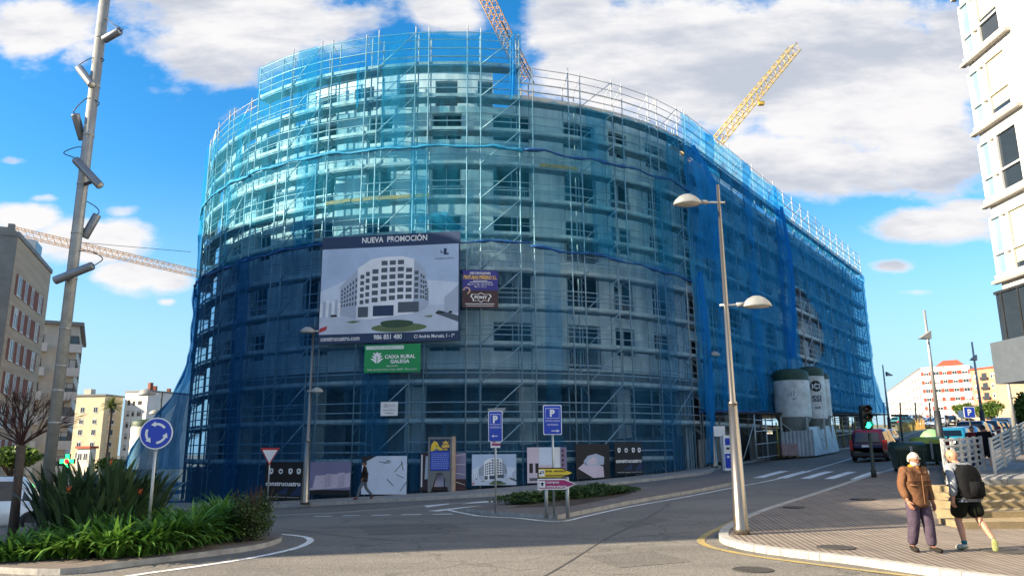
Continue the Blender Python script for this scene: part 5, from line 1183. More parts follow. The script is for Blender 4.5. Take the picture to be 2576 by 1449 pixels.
    if detail:
        mb = MB(); mb.use(M_PLATE); mb.box((-hl - .045, -.26, .62 if kind != 'mpv' else .78), (-hl - .03, .26, .73 if kind != 'mpv' else .89)); mb.box((hl + .005, -.26, .42), (hl + .028, .26, .52)); mb.build('number_plate', root)
    return root
ANG = math.atan2(.8, .6)
def gp(px, py, fwd=0.0, ang=ANG):
    p = G(px, py); x, y = p.x + math.cos(ang) * fwd, p.y + math.sin(ang) * fwd; return (x, y, H(x, y) + .01)
car('dark red people carrier driving away up the street past the zebra crossing', gp(2186, 1163, 2.3, ANG + .05), ANG + .05, 'mpv', paint('dark_red', '#42101b'))
car('silver grey hatchback ahead of the dark red people carrier', gp(2220, 1121, 2.2), ANG, 'hatch', paint('silver', '#9aa3ad'))
start = G(2400, 1142); base = Vector((start.x, start.y))
row = [('teal blue hatchback parked nearest behind the recycling igloo', 'hatch', '#2b86a8'), ('silver saloon parked second in the right-hand row', 'sedan', '#aab0b8'), ('dark estate car parked third in the right-hand row', 'mpv', '#252a33'), ('pale grey hatchback parked fourth in the row under the blue parking sign', 'hatch', '#a3aab0'), ('dark grey off-roader parked fifth in the right-hand row', 'suv', '#3b4048'), ('black car parked sixth in the right-hand row', 'hatch', '#16181c'), ('charcoal car parked seventh in the right-hand row', 'hatch', '#30343a'), ('white van parked farthest up the right-hand row', 'van', '#d6d9dc'), ('white saloon parked last at the top of the right-hand row', 'sedan', '#d8dadd')]
for i, (lab, k, c) in enumerate(row):
    q = base + DW * (i * 5.0 + 1.2); car(lab, (q.x, q.y, H(q.x, q.y) + .02), ANG, k, paint('row%d' % i, c), detail=i < 6)
for lab, px, py, k, c, a in (('silver blue hatchback facing down the hill by the dry verge', 2341, 1079, 'hatch', '#8fa0b3', ANG + math.pi), ('white off-roader parked behind the silver blue hatchback up the hill', 2367, 1074, 'suv', '#dcdee0', ANG + math.pi), ('dark saloon up the hill left of the white saloon', 2391, 1070, 'sedan', '#2a2f36', ANG + math.pi), ('white saloon crossing at the top of the hill', 2418, 1066, 'sedan', '#dfe1e3', R(10)), ('teal car behind the bare stick fence', 2275, 1075, 'hatch', '#4f8a88', R(20)), ('blue grey car behind the stick fence further right', 2306, 1068, 'hatch', '#7f93a6', R(20))):
    p = G(px, py); d = min(p.y, 125); p = P(px, py, d) if p.y > 125 else p; car(lab, (p.x, p.y, H(p.x, p.y) + .1), a, k, paint('hill_' + k + c[1:], c), detail=False)
# white van behind the island plants, cars glimpsed behind it
pv = G(40, 1292); car('white van on the far side of the island behind the bare tree', (-18.3, 26.8, H(-18.3, 26.8)), R(28), 'van', paint('van_white', '#dfe2e6'))
pv = G(255, 1250); car('white car mostly hidden behind the tall strap-leaved plants', (pv.x, pv.y + 1, H(pv.x, pv.y)), R(165), 'sedan', paint('car_white', '#d9dce0'))
# ---------------------------------------------------------------- bins
M_DUMP = mat('dumpster_green', '#1d3327', .5, 0, var=.2, scale=3, bump=.15)
def dumpster(label, px, py, w, ang, lid, lidm):
    p = G(px, py, .11); root = empty('waste_container', p, ang, label, 'waste container', 'waste and recycling containers'); d = .55 * w; root.scale = (.72, .72, .78)
    mb = MB(); mb.use(M_DUMP); x = w / 2; mb.mesh([(-x * .88, -d * .8, .16), (x * .88, -d * .8, .16), (x * .88, d * .8, .16), (-x * .88, d * .8, .16), (-x, -d, 1.1), (x, -d, 1.1), (x, d, 1.1), (-x, d, 1.1)], [(0, 3, 2, 1), (4, 5, 6, 7), (0, 1, 5, 4), (1, 2, 6, 5), (2, 3, 7, 6), (3, 0, 4, 7)])
    for k in range(-2, 3): mb.box((k * w * .19 - .03, -d - .02, .25), (k * w * .19 + .03, -d * .82, 1.02))
    mb.box((-x - .03, -d - .05, 1.04), (x + .03, d + .05, 1.12)); mb.build('body', root)
    mb = MB(); mb.use(lidm, True); n = 8; vs = []
    for i in range(n + 1): t = math.pi * i / n; vs += [(-x - .02, -d * math.cos(t), 1.125 + .36 * math.sin(t) ** .8 if i not in (0, n) else 1.125), (x + .02, -d * math.cos(t), 1.125 + .36 * math.sin(t) ** .8 if i not in (0, n) else 1.125)]
    mb.mesh(vs, [(2 * i, 2 * i + 1, 2 * i + 3, 2 * i + 2) for i in range(n)] + [tuple(range(0, 2 * n + 2, 2)), tuple(range(2 * n + 1, 0, -2))]); mb.build('lid', root)
    mb = MB(); mb.use(M_SIGNB); mb.box((-.06, -d - .06, .3), (.06, -d - .022, 1.25)); mb.build('hinge_arm', root)
    for sx in (-1, 1):
        for sy in (-1, 1): mb = MB(); mb.use(M_TYRE, True); mb.lathe([(.02, -.03), (.09, -.03), (.09, .03), (.02, .03)], n=12, M=Matrix.Rotation(R(90), 4, 'X')); o = mb.build('wheel', root); o.location = (sx * x * .75, sy * d * .6, .09)
dumpster('dark green waste container with a curved lid, nearest the traffic light', 2288, 1186, 1.5, R(-14), None, M_DUMP)
dumpster('waste container with a yellow-green lid behind the dark green one', 2338, 1168, 1.5, R(-14), None, mat('lid_yellow', '#8f9a33', .5, var=.15))
p = G(2352, 1150, .11); root = empty('recycling_igloo', p, 0, 'domed recycling igloo, pale green crown with a blue side, behind the containers', 'recycling bin', 'waste and recycling containers'); root.scale = (.75, .75, .8)
mb = MB(); mb.use(mat('igloo_blue', '#29477f', .5, var=.15), True); mb.lathe([(.7, 0), (.82, .3), (.84, .9), (.8, 1.15)], n=20); mb.build('body', root)
mb = MB(); mb.use(mat('igloo_green', '#7fa878', .5, var=.15), True); mb.lathe([(.8, 1.152), (.72, 1.36), (.5, 1.6), (.2, 1.74), (.02, 1.76)], n=20); mb.build('crown', root)
mb = MB(); mb.use(M_TRIM, True); mb.tube([(0, 0, 1.74), (0, 0, 1.86)], .05, 8); mb.build('lifting_eye', root)
# ---------------------------------------------------------------- mortar silos and site clutter under the wing
M_SILO = mat('silo_white', '#efeee9', .5, 0, var=.14, scale=1.2, col2='#b3b2a6'); M_SILOG = mat('silo_green', '#2f4a38', .6, var=.25, scale=2); M_SHEET = mat('corrugated_sheet', '#aeb4b8', .5, .35, var=.16, scale=1.2); M_RUST = mat('yellow_prop', '#a59a3f', .6, .2, var=.2); M_CONE = mat('silo_cone', '#a7aca6', .5, .3, var=.15)
def silo(label, px, D, r, py_top, py_band, py_cyl, py_foot, mark=None, z0=None):
    c = P(px, 1100, D); zf = P(px, py_foot, D).z if z0 is None else z0; root = empty('mortar_silo', (c.x, D, zf), math.atan2(-c.x, D) * 1.0, label, 'silo', 'mortar silos'); zz = lambda py: P(px, py, D - r).z - zf
    zt, zbnd, zc = zz(py_top), zz(py_band), zz(py_cyl)
    mb = MB(); mb.use(M_SILO, True); mb.lathe([(r, zc), (r, zbnd)], n=32, cap=False); mb.build('body', root)
    mb = MB(); mb.use(M_SILOG, True); mb.lathe([(r + .004, zbnd), (r + .004, zbnd + (zt - zbnd) * .6), (r * .93, zbnd + (zt - zbnd) * .82), (r * .6, zt), (.02, zt + .06)], n=32, cap=False); mb.build('dome', root)
    mb = MB(); mb.use(M_CONE, True); mb.lathe([(r, zc), (r * .2, zc - r * 1.35), (r * .18, zc - r * 1.6)], n=24, cap=False); mb.build('cone', root)
    for k in range(4):
        a = R(45 + 90 * k); x, y = math.cos(a), math.sin(a); mb = MB(); mb.use(M_CONE); mb.beam((x * r * .98, y * r * .98, zc + .05), (x * r * 1.02, y * r * 1.02, 0), .13); b = R(135 + 90 * k); mb.beam((x * r, y * r, zc * .85), (math.cos(b) * r, math.sin(b) * r, zc * .25), .06); mb.build('leg', root)
    if mark:
        mb = MB(); mb.use(C_BLACK)
        def wrap(u, z, o=.012): a = -math.pi / 2 + (u + (.36 if mark == 'ic' else -.1)) / r; return Vector(((r + o) * math.cos(a), (r + o) * math.sin(a), z))
        if mark == 'ic':
            zc_ = zbnd - .75; mb.face([wrap(.4 * math.cos(R(t)), zc_ + .4 * math.sin(R(t)), .03) for t in range(0, 360, 20)])
            for txt, z, h, m, o in (('iC!', zc_ - .18, .36, C_SWH, .045), ('SSI', zc_ - 1.1, .42, C_GREYW, .015), ('secil', zc_ - 1.6, .16, C_GREYW, .015)):
                vs, fs, tw = text_mesh(txt, .03); mb.use(m, False); mb.mesh([wrap((v.x - tw / 2) * h, z + v.y * h, o) for v in vs], fs)
            for k in range(4): mb.use(C_GREYW, False); mb.face([wrap(-.4, zc + .2 + k * .2), wrap(.4, zc + .2 + k * .2), wrap(.4, zc + .24 + k * .2), wrap(-.4, zc + .24 + k * .2)])
        else:
            z = zbnd - 1.1
            for u, h in ((-.2, .15), (.0, .3), (.2, .42)): mb.use(C_GREYW, False); mb.face([wrap(u, z), wrap(u + .05, z - .03), wrap(u + .1, z + h), wrap(u + .06, z + h * .8)])
            mb.face([wrap(-.35, z - .1), wrap(.2, z - .28), wrap(.4, z - .12), wrap(.2, z - .2)])
        mb.build('marking', root)
    return root
silo('fat white mortar silo with a dark green dome, leftmost of the three by the wing', 2001, 53.6, 1.22, 925, 955, 1048, 1138, 'leaf')
silo('mortar silo carrying the round black badge, in the middle of the three', 2051, 55.6, .98, 920, 945, 1052, 1132, 'ic')
silo('mortar silo with a green dome, farthest and rightmost of the three by the wing', 2074, 58.5, .72, 936, 953, 1046, 1128)
c = P(366, 1120, 55); silo('pale silo with a dark dome behind the roundabout sign', 366, 55, 1.0, 1054, 1072, 1180, 1230, None, H(c.x, 55))
mb = MB(); pts = [P(1967, 1142, 53.2).xy, P(2050, 1142, 52.2).xy, P(2110, 1120, 59).xy]; mb.use(M_SHEET)
for (a, b), tilt in (((pts[0], pts[1]), .0), ((pts[1], pts[2]), .12)):
    n = int((b - a).length / .12); nr = Vector(((b - a).y, -(b - a).x)).normalized()
    for i in range(n):
        p = a.lerp(b, i / n); q = a.lerp(b, (i + 1) / n); o1 = nr * (.03 * (i % 2)); o2 = nr * (.03 * ((i + 1) % 2)); hgt = (1.75 if tilt == 0 else 1.95) + .0
        z1, z2 = H(*p) + .12, H(*q) + .12; mb.face([(p.x + o1.x, p.y + o1.y, z1), (q.x + o2.x, q.y + o2.y, z2), (q.x + o2.x - nr.x * tilt * 2, q.y + o2.y - nr.y * tilt * 2, z2 + hgt), (p.x + o1.x - nr.x * tilt * 2, p.y + o1.y - nr.y * tilt * 2, z1 + hgt)])
tag(mb.build('sheet_screen'), 'pale corrugated sheet screen round the feet of the three silos', 'screen')
p = G(1981, 1150, .12); root = empty('brick_pallet', p, R(10), 'wrapped pallet of pinkish bricks in front of the sheet screen', 'brick pallet'); mb = MB(); mb.use(mat('pallet_wood', '#8e7a5c', .85, var=.2))
for x in (-.5, 0, .5): mb.box((x - .05, -.4, 0), (x + .05, .4, .1))
mb.box((-.6, -.42, .1), (.6, .42, .13)); mb.build('pallet', root); mb = MB(); mb.use(mat('wrapped_brick', '#a98a86', .5, var=.2, scale=5))
for i in range(5):
    for j in range(4): mb.box((-.58 + i * .235, -.4, .135 + j * .2), (-.58 + i * .235 + .225, .4, .135 + j * .2 + .19))
mb.build('bricks', root)
# rough gate and hoarding under the canopy of the wing
for s, s_end, lab in ((S(1800, 1000), S(1850, 1000), 'short grey panel hoarding left of the open tube gate under the wing'), (S(1925, 1000), SEND, 'long grey panel hoarding behind the silos and props under the wing')):
  mb = MB(); mb.use(M_CONC); n = 0
  while s < s_end:
    a, b = O3(s, 1.3, gz(s, 1.3) + .05), O3(s + 1.7, 1.3, gz(s + 1.7, 1.3) + .05); nr = Vector((.8, -.6, 0)) * .04; h_ = Vector((0, 0, 1.7 + .3 * (n % 2))); mb.mesh([a - nr, b - nr, b + nr, a + nr, a - nr + h_, b - nr + h_, b + nr + h_, a + nr + h_], [(0, 3, 2, 1), (4, 5, 6, 7), (0, 1, 5, 4), (1, 2, 6, 5), (2, 3, 7, 6), (3, 0, 4, 7)])
    s += 1.74; n += 1
  tag(mb.build('site_hoarding'), lab, 'hoarding')

sA, sB = S(1862, 1000), S(1918, 1000)
root = empty('site_gate', O3(sA, -.8, gz(sA, -.8) + .12), 0, 'open tube gate with yellow uprights under the near part of the wing', 'gate'); o0 = Vector(root.location)
for k, s in enumerate((sA, (sA + sB) / 2, sB)):
    b = O3(s, -.8, gz(s, -.8) + .12) - o0; mb = MB(); mb.use(M_GALV if k < 2 else M_RUST, True); mb.tube([b, b + Vector((0, 0, 3.0 - .3 * k))], .05, 8); mb.build('upright', root)
mb = MB(); mb.use(M_GALV, True)
for z in (.35, 1.2, 2.0, 2.7): mb.tube([O3(sA, -.8, gz(sA, -.8) + z) - o0, O3(sB, -.8, gz(sB, -.8) + z) - o0], .032, 6)
mb.tube([O3(sA, -.8, gz(sA, -.8) + 2.6) - o0, O3(sA - 1.8, -.6, gz(sA - 1.8) + .4) - o0], .032, 6); mb.build('bars', root)
root = empty('canopy_props', O3(S(2090, 1000), -.3, gz(S(2090, 1000))), 0, 'row of yellow props carrying the canopy beam under the far half of the wing', 'props'); o0 = Vector(root.location); s = S(2085, 1000)
while s < SEND:
    b = O3(s, -.3, gz(s) + .1) - o0; mb = MB(); mb.use(M_RUST, True); mb.tube([b, b + Vector((0, 0, 2.7))], .06, 7); mb.build('prop', root); s += 2.4
mb = MB(); mb.use(M_GALV, True)
for z in (1.2, 2.7): mb.tube([O3(S(2085, 1000), -.3, gz(S(2085, 1000)) + z) - o0, O3(SEND, -.3, gz(SEND) + z) - o0], .04, 6)
mb.build('rail', root)
root = empty('canopy_deck', O3(ARC + 20, -.4, 4.4), 0, 'dark boarded walkway canopy under the hem of the wing net', 'canopy'); o0 = Vector(root.location); mb = MB(); mb.use(M_DARK); s = ARC - .5
while s < SEND: 
    mb.beam(O3(s, -.1, zb(s) - .18) - o0, O3(s + 2.2, -.1, zb(s + 2.2) - .18) - o0, 1.5, .12); s += 2.25
mb.build('boards', root)
# rubble at the foot of the near corner of the wing
q = G(1772, 1172, .12); mb = MB(); mb.use(M_DARK); rr = random.Random(5)
for i in range(40): mb.obox((rr.uniform(-1.6, 1.6), rr.uniform(-.4, .4), rr.uniform(.03, .2)), (rr.uniform(.1, .5), rr.uniform(-.2, .2), .02), (-.05, .05, .02), (0, 0, .03))
o = mb.build('rubble', loc=q); tag(o, 'heap of dark offcuts at the foot of the net by the slim lamp', 'rubble', kind='stuff')
# pharmacy cross and stick fence
D = 58; q = P(168, 1160, D); root = empty('pharmacy_cross', (q.x, D, q.z), 0, 'lit green pharmacy cross with a red centre behind the island plants', 'shop sign'); M = frame((0, 0, 0), (1, 0, 0), (0, 0, 1)); a, b = .17, .55
mb = MB(); mb.use(M_DKMET); pl_ = [(a, a), (a, b), (-a, b), (-a, a), (-b, a), (-b, -a), (-a, -a), (-a, -b), (a, -b), (a, -a), (b, -a), (b, a)]; mb.prism(pl_, .18, M); mb.tube([(0, .2, -.5), (0, .2, q.z * -1 + H(q.x, D))], .06, 8); mb.build('case', root)
pr = Print(M, 1, 1); pr.poly(mat('led_green', '#19e06a', .4, var=0, emit=1.6), [(x * .92, y * .92) for x, y in pl_], .01); pr.ring(mat('led_red', '#f2232b', .4, var=0, emit=1.4), 0, 0, .0, .19, z=.02); pr.build('light_panel', root)
fa, fb = G(2262, 1092), G(2345, 1077); root = empty('stick_fence', fa, 0, 'rough stake fence on the dry verge up the hill', 'fence'); mb = MB(); mb.use(M_WOOD); fb = Vector((fb.x, min(fb.y, 120), 0)); fb.z = H(fb.x, fb.y)
for i in range(46):
    p = fa.lerp(fb, i / 45); p.z = H(p.x, p.y); p -= fa; mb.beam(p, p + Vector((rr.uniform(-.1, .1), 0, 1.0 + rr.random() * .5)), .07)
mb.build('stakes', root)
root = empty('ball_fence', P(2226, 1060, 100), 0, 'tall see-through frame of posts and rails before the sunlit white block', 'fence'); o0 = Vector(root.location); o0.z = 4.2; root.location = o0
for px in (2226, 2268, 2306, 2342): b = P(px, 1075, 100) - o0; t = P(px - 4, 1012, 100) - o0; mb = MB(); mb.use(M_DKMET); mb.beam((b.x, 0, 0), (t.x, 0, t.z), .16); mb.build('post', root)
mb = MB(); mb.use(M_LAMPG)
for py in (1014, 1028, 1042): a, b = P(2224, py, 100) - o0, P(2345, py + 2, 100) - o0; mb.beam((a.x, 0, a.z), (b.x, 0, b.z), .07)
mb.build('rails', root)
# small brown board sign on the hill pavement
b = P(2263, 1045, 70); root = empty('street_board', (b.x, 70, H(b.x, 70)), 0, 'dark bus-stop style board on a post beyond the silver hatchback', 'road sign'); post(root, .07, b.z - root.location.z, M_DKMET); mb = MB(); mb.use(M_DKMET); mb.box((-.75, -.1, b.z - root.location.z - .1), (.75, .1, b.z - root.location.z + .1)); mb.build('board', root)
# ---------------------------------------------------------------- people: skinned skeletons
def cloth(name, c, var=.15, sc=12): return mat(name, c, .9, var=var, scale=sc, bump=.8, bscale=14, spec=.2)
SKIN = mat('skin', '#a46e55', .55, var=.1, scale=9); SKIN2 = mat('skin_pale', '#b98469', .5, var=.1, scale=9)
def skinned(name, joints, edges, m, parent=None, sub=1, root=None, flatten=None, extra=None):
    ks = list(joints); me = bpy.data.meshes.new(name + '_skeleton'); me.from_pydata([joints[k][0] for k in ks], [(ks.index(a), ks.index(b)) for a, b in edges], [])
    ob = bpy.data.objects.new(name + '_skeleton', me); COL.objects.link(ob); md = ob.modifiers.new('skin', 'SKIN'); md.use_smooth_shade = True
    for i, k in enumerate(ks):
        r = joints[k][1]; r = r if isinstance(r, tuple) else (r, r); me.skin_vertices[0].data[i].radius = r; me.skin_vertices[0].data[i].use_root = (k == (root or ks[0]))
    if sub: sm = ob.modifiers.new('sub', 'SUBSURF'); sm.levels = sub; sm.render_levels = sub
    dg = bpy.context.evaluated_depsgraph_get(); dg.update(); nm = bpy.data.meshes.new_from_object(ob.evaluated_get(dg)); bpy.data.objects.remove(ob); bpy.data.meshes.remove(me)
    if flatten:
        for v in nm.vertices: flatten(v.co)
    if extra:
        bm = bmesh.new(); bm.from_mesh(nm); e = bpy.data.meshes.new('extra'); e.from_pydata(extra.v, [], extra.f); bm.from_mesh(e); bm.to_mesh(nm); bm.free(); bpy.data.meshes.remove(e)
    nm.materials.clear(); nm.materials.append(m)
    for p in nm.polygons: p.use_smooth = True; p.material_index = 0
    nm.name = name; o = bpy.data.objects.new(name, nm); COL.objects.link(o)
    if parent: o.parent = parent
    return o
V = Vector
def person(label, loc, rz, s, pose, wear, group=None):
    """figure facing -Y, 1.7 m tall before scaling by s; pose gives joint places, wear the clothes"""
    root = empty('person', loc, rz, label, 'person', group); root.scale = (s * wear.get('broad', 1.0), s * wear.get('broad', 1.0), s)
    J = {'pelvis': V((0, 0, .93)), 'spine': V((0, .01, 1.12)), 'chest': V((0, .015, 1.32)), 'neck': V((0, 0, 1.46)), 'head': V((0, -.015, 1.55)),
         'shL': V((.165, .01, 1.395)), 'elL': V((.215, .03, 1.13)), 'wrL': V((.225, -.03, .89)), 'shR': V((-.165, .01, 1.395)), 'elR': V((-.215, .03, 1.13)), 'wrR': V((-.225, -.03, .89)),
         'hiL': V((.09, 0, .87)), 'knL': V((.1, -.02, .49)), 'anL': V((.105, .02, .09)), 'hiR': V((-.09, 0, .87)), 'knR': V((-.1, -.02, .49)), 'anR': V((-.105, .02, .09)), 'toeL': None, 'toeR': None}
    J.update({k: V(v) for k, v in pose.items() if k in J})
    for sd in 'LR':
        if J['toe' + sd] is None: J['toe' + sd] = J['an' + sd] + V((.02 if sd == 'L' else -.02, -.15, -.055))
    hd = pose.get('headdir', (0, -1, -.1)); hc = J['head'] + V((0, 0, .035))
    B = {'pelvis': (J['pelvis'], .125), 'spine': (J['spine'], .115), 'chest': (J['chest'], .125), 'neck': (J['neck'], .054), 'head': (J['head'], .05)}
    E = [('pelvis', 'spine'), ('spine', 'chest'), ('chest', 'neck'), ('neck', 'head')]
    for sd in 'LR':
        B['sh' + sd] = (J['sh' + sd], .056); B['el' + sd] = (J['el' + sd], .042); B['wr' + sd] = (J['wr' + sd], .029)
        E += [('chest', 'sh' + sd), ('sh' + sd, 'el' + sd), ('el' + sd, 'wr' + sd)]
        d = (J['wr' + sd] - J['el' + sd]).normalized(); fw = V((0, -1, 0)); sidev = d.cross(fw).normalized() if abs(d.y) < .9 else V((1, 0, 0)); fwd = sidev.cross(d).normalized() * (1)
        if fwd.y > 0: fwd = -fwd
        inw = V((-1 if sd == 'L' else 1, 0, 0)); palm = J['wr' + sd] + d * .075; B['pa' + sd] = (palm, (.034, .02)); E.append(('wr' + sd, 'pa' + sd))
        for k, (o, l) in enumerate(((.03, .072), (.01, .082), (-.011, .076), (-.03, .058))):
            b0 = palm + fwd * o + d * .02; b1 = b0 + d * l * .55 + inw * .012; b2 = b1 + d * l * .4 + inw * .03
            for q, (pt, rr) in enumerate(((b0, .0105), (b1, .0095), (b2, .0075))): B['f%d%d%s' % (k, q, sd)] = (pt, rr)
            E += [('pa' + sd, 'f%d0%s' % (k, sd)), ('f%d0%s' % (k, sd), 'f%d1%s' % (k, sd)), ('f%d1%s' % (k, sd), 'f%d2%s' % (k, sd))]
        t0 = J['wr' + sd] + d * .04 + fwd * .03; t1 = t0 + d * .03 + fwd * .025 + inw * .015; t2 = t1 + d * .03 + inw * .015
        B['t0' + sd] = (t0, .012); B['t1' + sd] = (t1, .0105); B['t2' + sd] = (t2, .008); E += [('wr' + sd, 't0' + sd), ('t0' + sd, 't1' + sd), ('t1' + sd, 't2' + sd)]
        B['hi' + sd] = (J['hi' + sd], .085); B['kn' + sd] = (J['kn' + sd], .054); cm = J['kn' + sd].lerp(J['an' + sd], .3) + V((0, .012, 0)); B['ca' + sd] = (cm, .054); B['an' + sd] = (J['an' + sd], .035); B['to' + sd] = (J['toe' + sd], .03)
        E += [('pelvis', 'hi' + sd), ('hi' + sd, 'kn' + sd), ('kn' + sd, 'ca' + sd), ('ca' + sd, 'an' + sd), ('an' + sd, 'to' + sd)]
    def flat_t(co):
        if co.z > .9 and abs(co.x) < .2: co.y *= .84
    # head with features, joined into the body surface
    hm = MB(); f = V(hd).normalized(); rt = f.cross(V((0, 0, 1))).normalized(); upv = rt.cross(f)
    HM = Matrix(((rt.x, -f.x, upv.x), (rt.y, -f.y, upv.y), (rt.z, -f.z, upv.z)))
    def hp(x, y, z): return HM @ V((x, y, z)) + hc
    n, m_ = 16, 12; vs = []; fs = []
    for i in range(m_ + 1):
        t = math.pi * i / m_
        for k in range(n):
            a = 2 * math.pi * k / n; x = .074 * math.sin(t) * math.cos(a); y = .094 * math.sin(t) * math.sin(a); z = .116 * math.cos(t)
            if z < 0: x *= 1 - .28 * (-z / .116); y = y * (1 - .12 * (-z / .116)) - .012 * (-z / .116)
            if y < -.05 and -.02 < z < .03 and abs(x) > .015: y += .008
            vs.append(hp(x, y, z))
    for i in range(m_):
        for k in range(n): fs.append((i * n + k, (i + 1) * n + k, (i + 1) * n + (k + 1) % n, i * n + (k + 1) % n))
    hm.mesh(vs, fs)
    hm.mesh([hp(-.012, -.085, .02), hp(.012, -.085, .02), hp(.018, -.092, -.032), hp(-.018, -.092, -.032), hp(0, -.122, -.026), hp(0, -.094, .022)], [(0, 3, 4, 5), (1, 5, 4, 2), (3, 2, 4)])
    for sx in (-1, 1): hm.ball(hp(sx * .076, .008, -.005), .03, 8, 5, (.35, .7, 1), HM)
    body = skinned('body', B, E, wear.get('skin', SKIN), root, 1, 'pelvis', flat_t, hm)
    face = MB(); face.use(mat('eye_dark', '#241a16', .3, var=0), True)
    for sx in (-1, 1): face.ball(hp(sx * .03, -.083, .014), .0095, 6, 4, (1.2, .5, .7), HM)
    face.build('eyes', root)
    face = MB(); face.use(mat('lip', '#8e5349', .5, var=0), True); face.ball(hp(0, -.092, -.052), .022, 8, 4, (1, .3, .25), HM); face.build('mouth', root)
    if 'hair' in wear:
        hb = MB(); hb.use(wear['hair'], True); cut = wear.get('hairline', .03); vs = []; fs = []; n, m_ = 20, 9; rh_ = random.Random(len(label))
        for i in range(m_ + 1):
            t = math.pi * .62 * i / m_
            for k in range(n):
                a = 2 * math.pi * k / n; back_ = math.sin(a); tt = t * (1 if back_ > -.2 else .62); q = 1.05 + .05 * rh_.random()
                q += .05 * mnoise.noise(V((k * .9, i * 1.1, 2))); x, y, z = .074 * math.sin(tt) * math.cos(a) * q, .094 * math.sin(tt) * back_ * q + .008, .116 * math.cos(tt) * q; vs.append(hp(x, y, z))
        for i in range(m_):
            for k in range(n): fs.append((i * n + k, (i + 1) * n + k, (i + 1) * n + (k + 1) % n, i * n + (k + 1) % n))
        hb.mesh(vs, fs); hb.build('hair', root)
        if wear.get('brow', True):
            hb = MB(); hb.use(wear['hair']); 
            for sx in (-1, 1): hb.obox(hp(sx * .031, -.09, .034), HM @ V((.018, 0, 0)), HM @ V((0, .006, 0)), HM @ V((0, 0, .005)))
            hb.build('eyebrows', root)
    if 'beard' in wear:
        hb = MB(); hb.use(wear['beard'], True); vs = []; fs = []; n, m_ = 14, 6
        for i in range(m_ + 1):
            z = -.03 - .1 * i / m_
            for k in range(n + 1):
                a = R(180 + 180 * k / n); w = .078 * (1 - .5 * (i / m_) ** 2); dip = -.02 if (abs(k - n / 2) < 2 and i < 1) else 0
                vs.append(hp(w * math.cos(a), -.012 + .1 * math.sin(a) * (1 - .25 * (i / m_) ** 2), z + dip))
        for i in range(m_):
            for k in range(n): fs.append((i * (n + 1) + k, i * (n + 1) + k + 1, (i + 1) * (n + 1) + k + 1, (i + 1) * (n + 1) + k))
        hb.mesh(vs, fs); hb.build('beard', root)
    if 'top' in wear:
        m, fat = wear['top']; nm = wear.get('topname', 'jacket'); hem = wear.get('hem', .8); e = .02 * fat; sl = wear.get('sleeve', 1.0)
        T = {'hem': (V((J['pelvis'].x, J['pelvis'].y, hem)), .185 + e), 'waist': (J['pelvis'] + V((0, 0, .07)), .163 + e), 'spine': (J['spine'], .15 + e), 'chest': (J['chest'], .142 + e), 'coll': (J['neck'] + V((0, .0, -.01)), .066 + e * .4)}
        X = [('hem', 'waist'), ('waist', 'spine'), ('spine', 'chest'), ('chest', 'coll')]
        for sd in 'LR':
            T['sh' + sd] = (J['sh' + sd], .072 + e * .5); T['el' + sd] = (J['el' + sd], .058 + e * .6); cu = J['el' + sd].lerp(J['wr' + sd], sl - .04); T['wr' + sd] = (cu, .045 + e * .5); X += [('chest', 'sh' + sd), ('sh' + sd, 'el' + sd), ('el' + sd, 'wr' + sd)]
        def ft(co):
            if abs(co.x) < .2: co.y *= .82
            nz_ = mnoise.noise(V((co.x * 9, co.y * 9, co.z * 5))) * .014; co.x += nz_; co.y += nz_ + .006 * mnoise.noise(V((co.x * 25, co.y * 12, co.z * 22)))
        skinned(nm, T, X, m, root, 2, 'waist', ft)
    if 'legs' in wear:
        m, to, fat = wear['legs']; nm = wear.get('legname', 'trousers'); T = {'w': (J['pelvis'] + V((0, 0, .05)), .135)}; X = []
        for sd in 'LR':
            T['hi' + sd] = (J['hi' + sd], .098 * fat); X.append(('w', 'hi' + sd))
            if to == 'short': q = J['hi' + sd].lerp(J['kn' + sd], .95); T['kn' + sd] = (q, .098 * fat); X.append(('hi' + sd, 'kn' + sd))
            else: T['kn' + sd] = (J['kn' + sd], .078 * fat); T['an' + sd] = (J['an' + sd] + V((0, 0, .0)), .064 * fat); X += [('hi' + sd, 'kn' + sd), ('kn' + sd, 'an' + sd)]
        def fl(co):
            nz_ = mnoise.noise(V((co.x * 8, co.y * 8, co.z * 6))) * .01; co.x += nz_; co.y += nz_
            if co.z > .86: co.y *= .85
        skinned(nm, T, X, m, root, 2, 'w', fl)
    for sd in 'LR':
        if 'shoes' in wear:
            a, t = J['an' + sd], J['toe' + sd]; d = (t - a).normalized(); sh = MB(); upd = pose.get('sole' + sd); z_ = V((0, 0, 1)) if upd is None else V(upd); heel = a - d * .055 + z_ * -.03; Mx = (t - a).normalized()
            T = {'h': (a - d * .045 - z_ * .03, .045), 'm': (a.lerp(t, .5) - z_ * .01, .047), 't': (t + d * .02, .04)}
            o = skinned('shoe', T, [('h', 'm'), ('m', 't')], wear['shoes'], root, 1, 'm')
            if 'sole' in wear:
                q = MB(); q.use(wear['sole']); sx_ = Mx.cross(z_).normalized(); nz_ = sx_.cross(Mx); q.smooth = True; q.ball(a.lerp(t, .42) - nz_ * .045, 1, 12, 6, (.125, .045, .014), Matrix((Mx, sx_, nz_)).transposed()); q.build('sole', o)
            if 'socks' in wear: skinned('sock', {'a': (a + V((0, 0, .0)), .044), 'b': (a.lerp(J['kn' + sd], .22), .046)}, [('a', 'b')], wear['socks'], root, 1)
    return root, J, hp
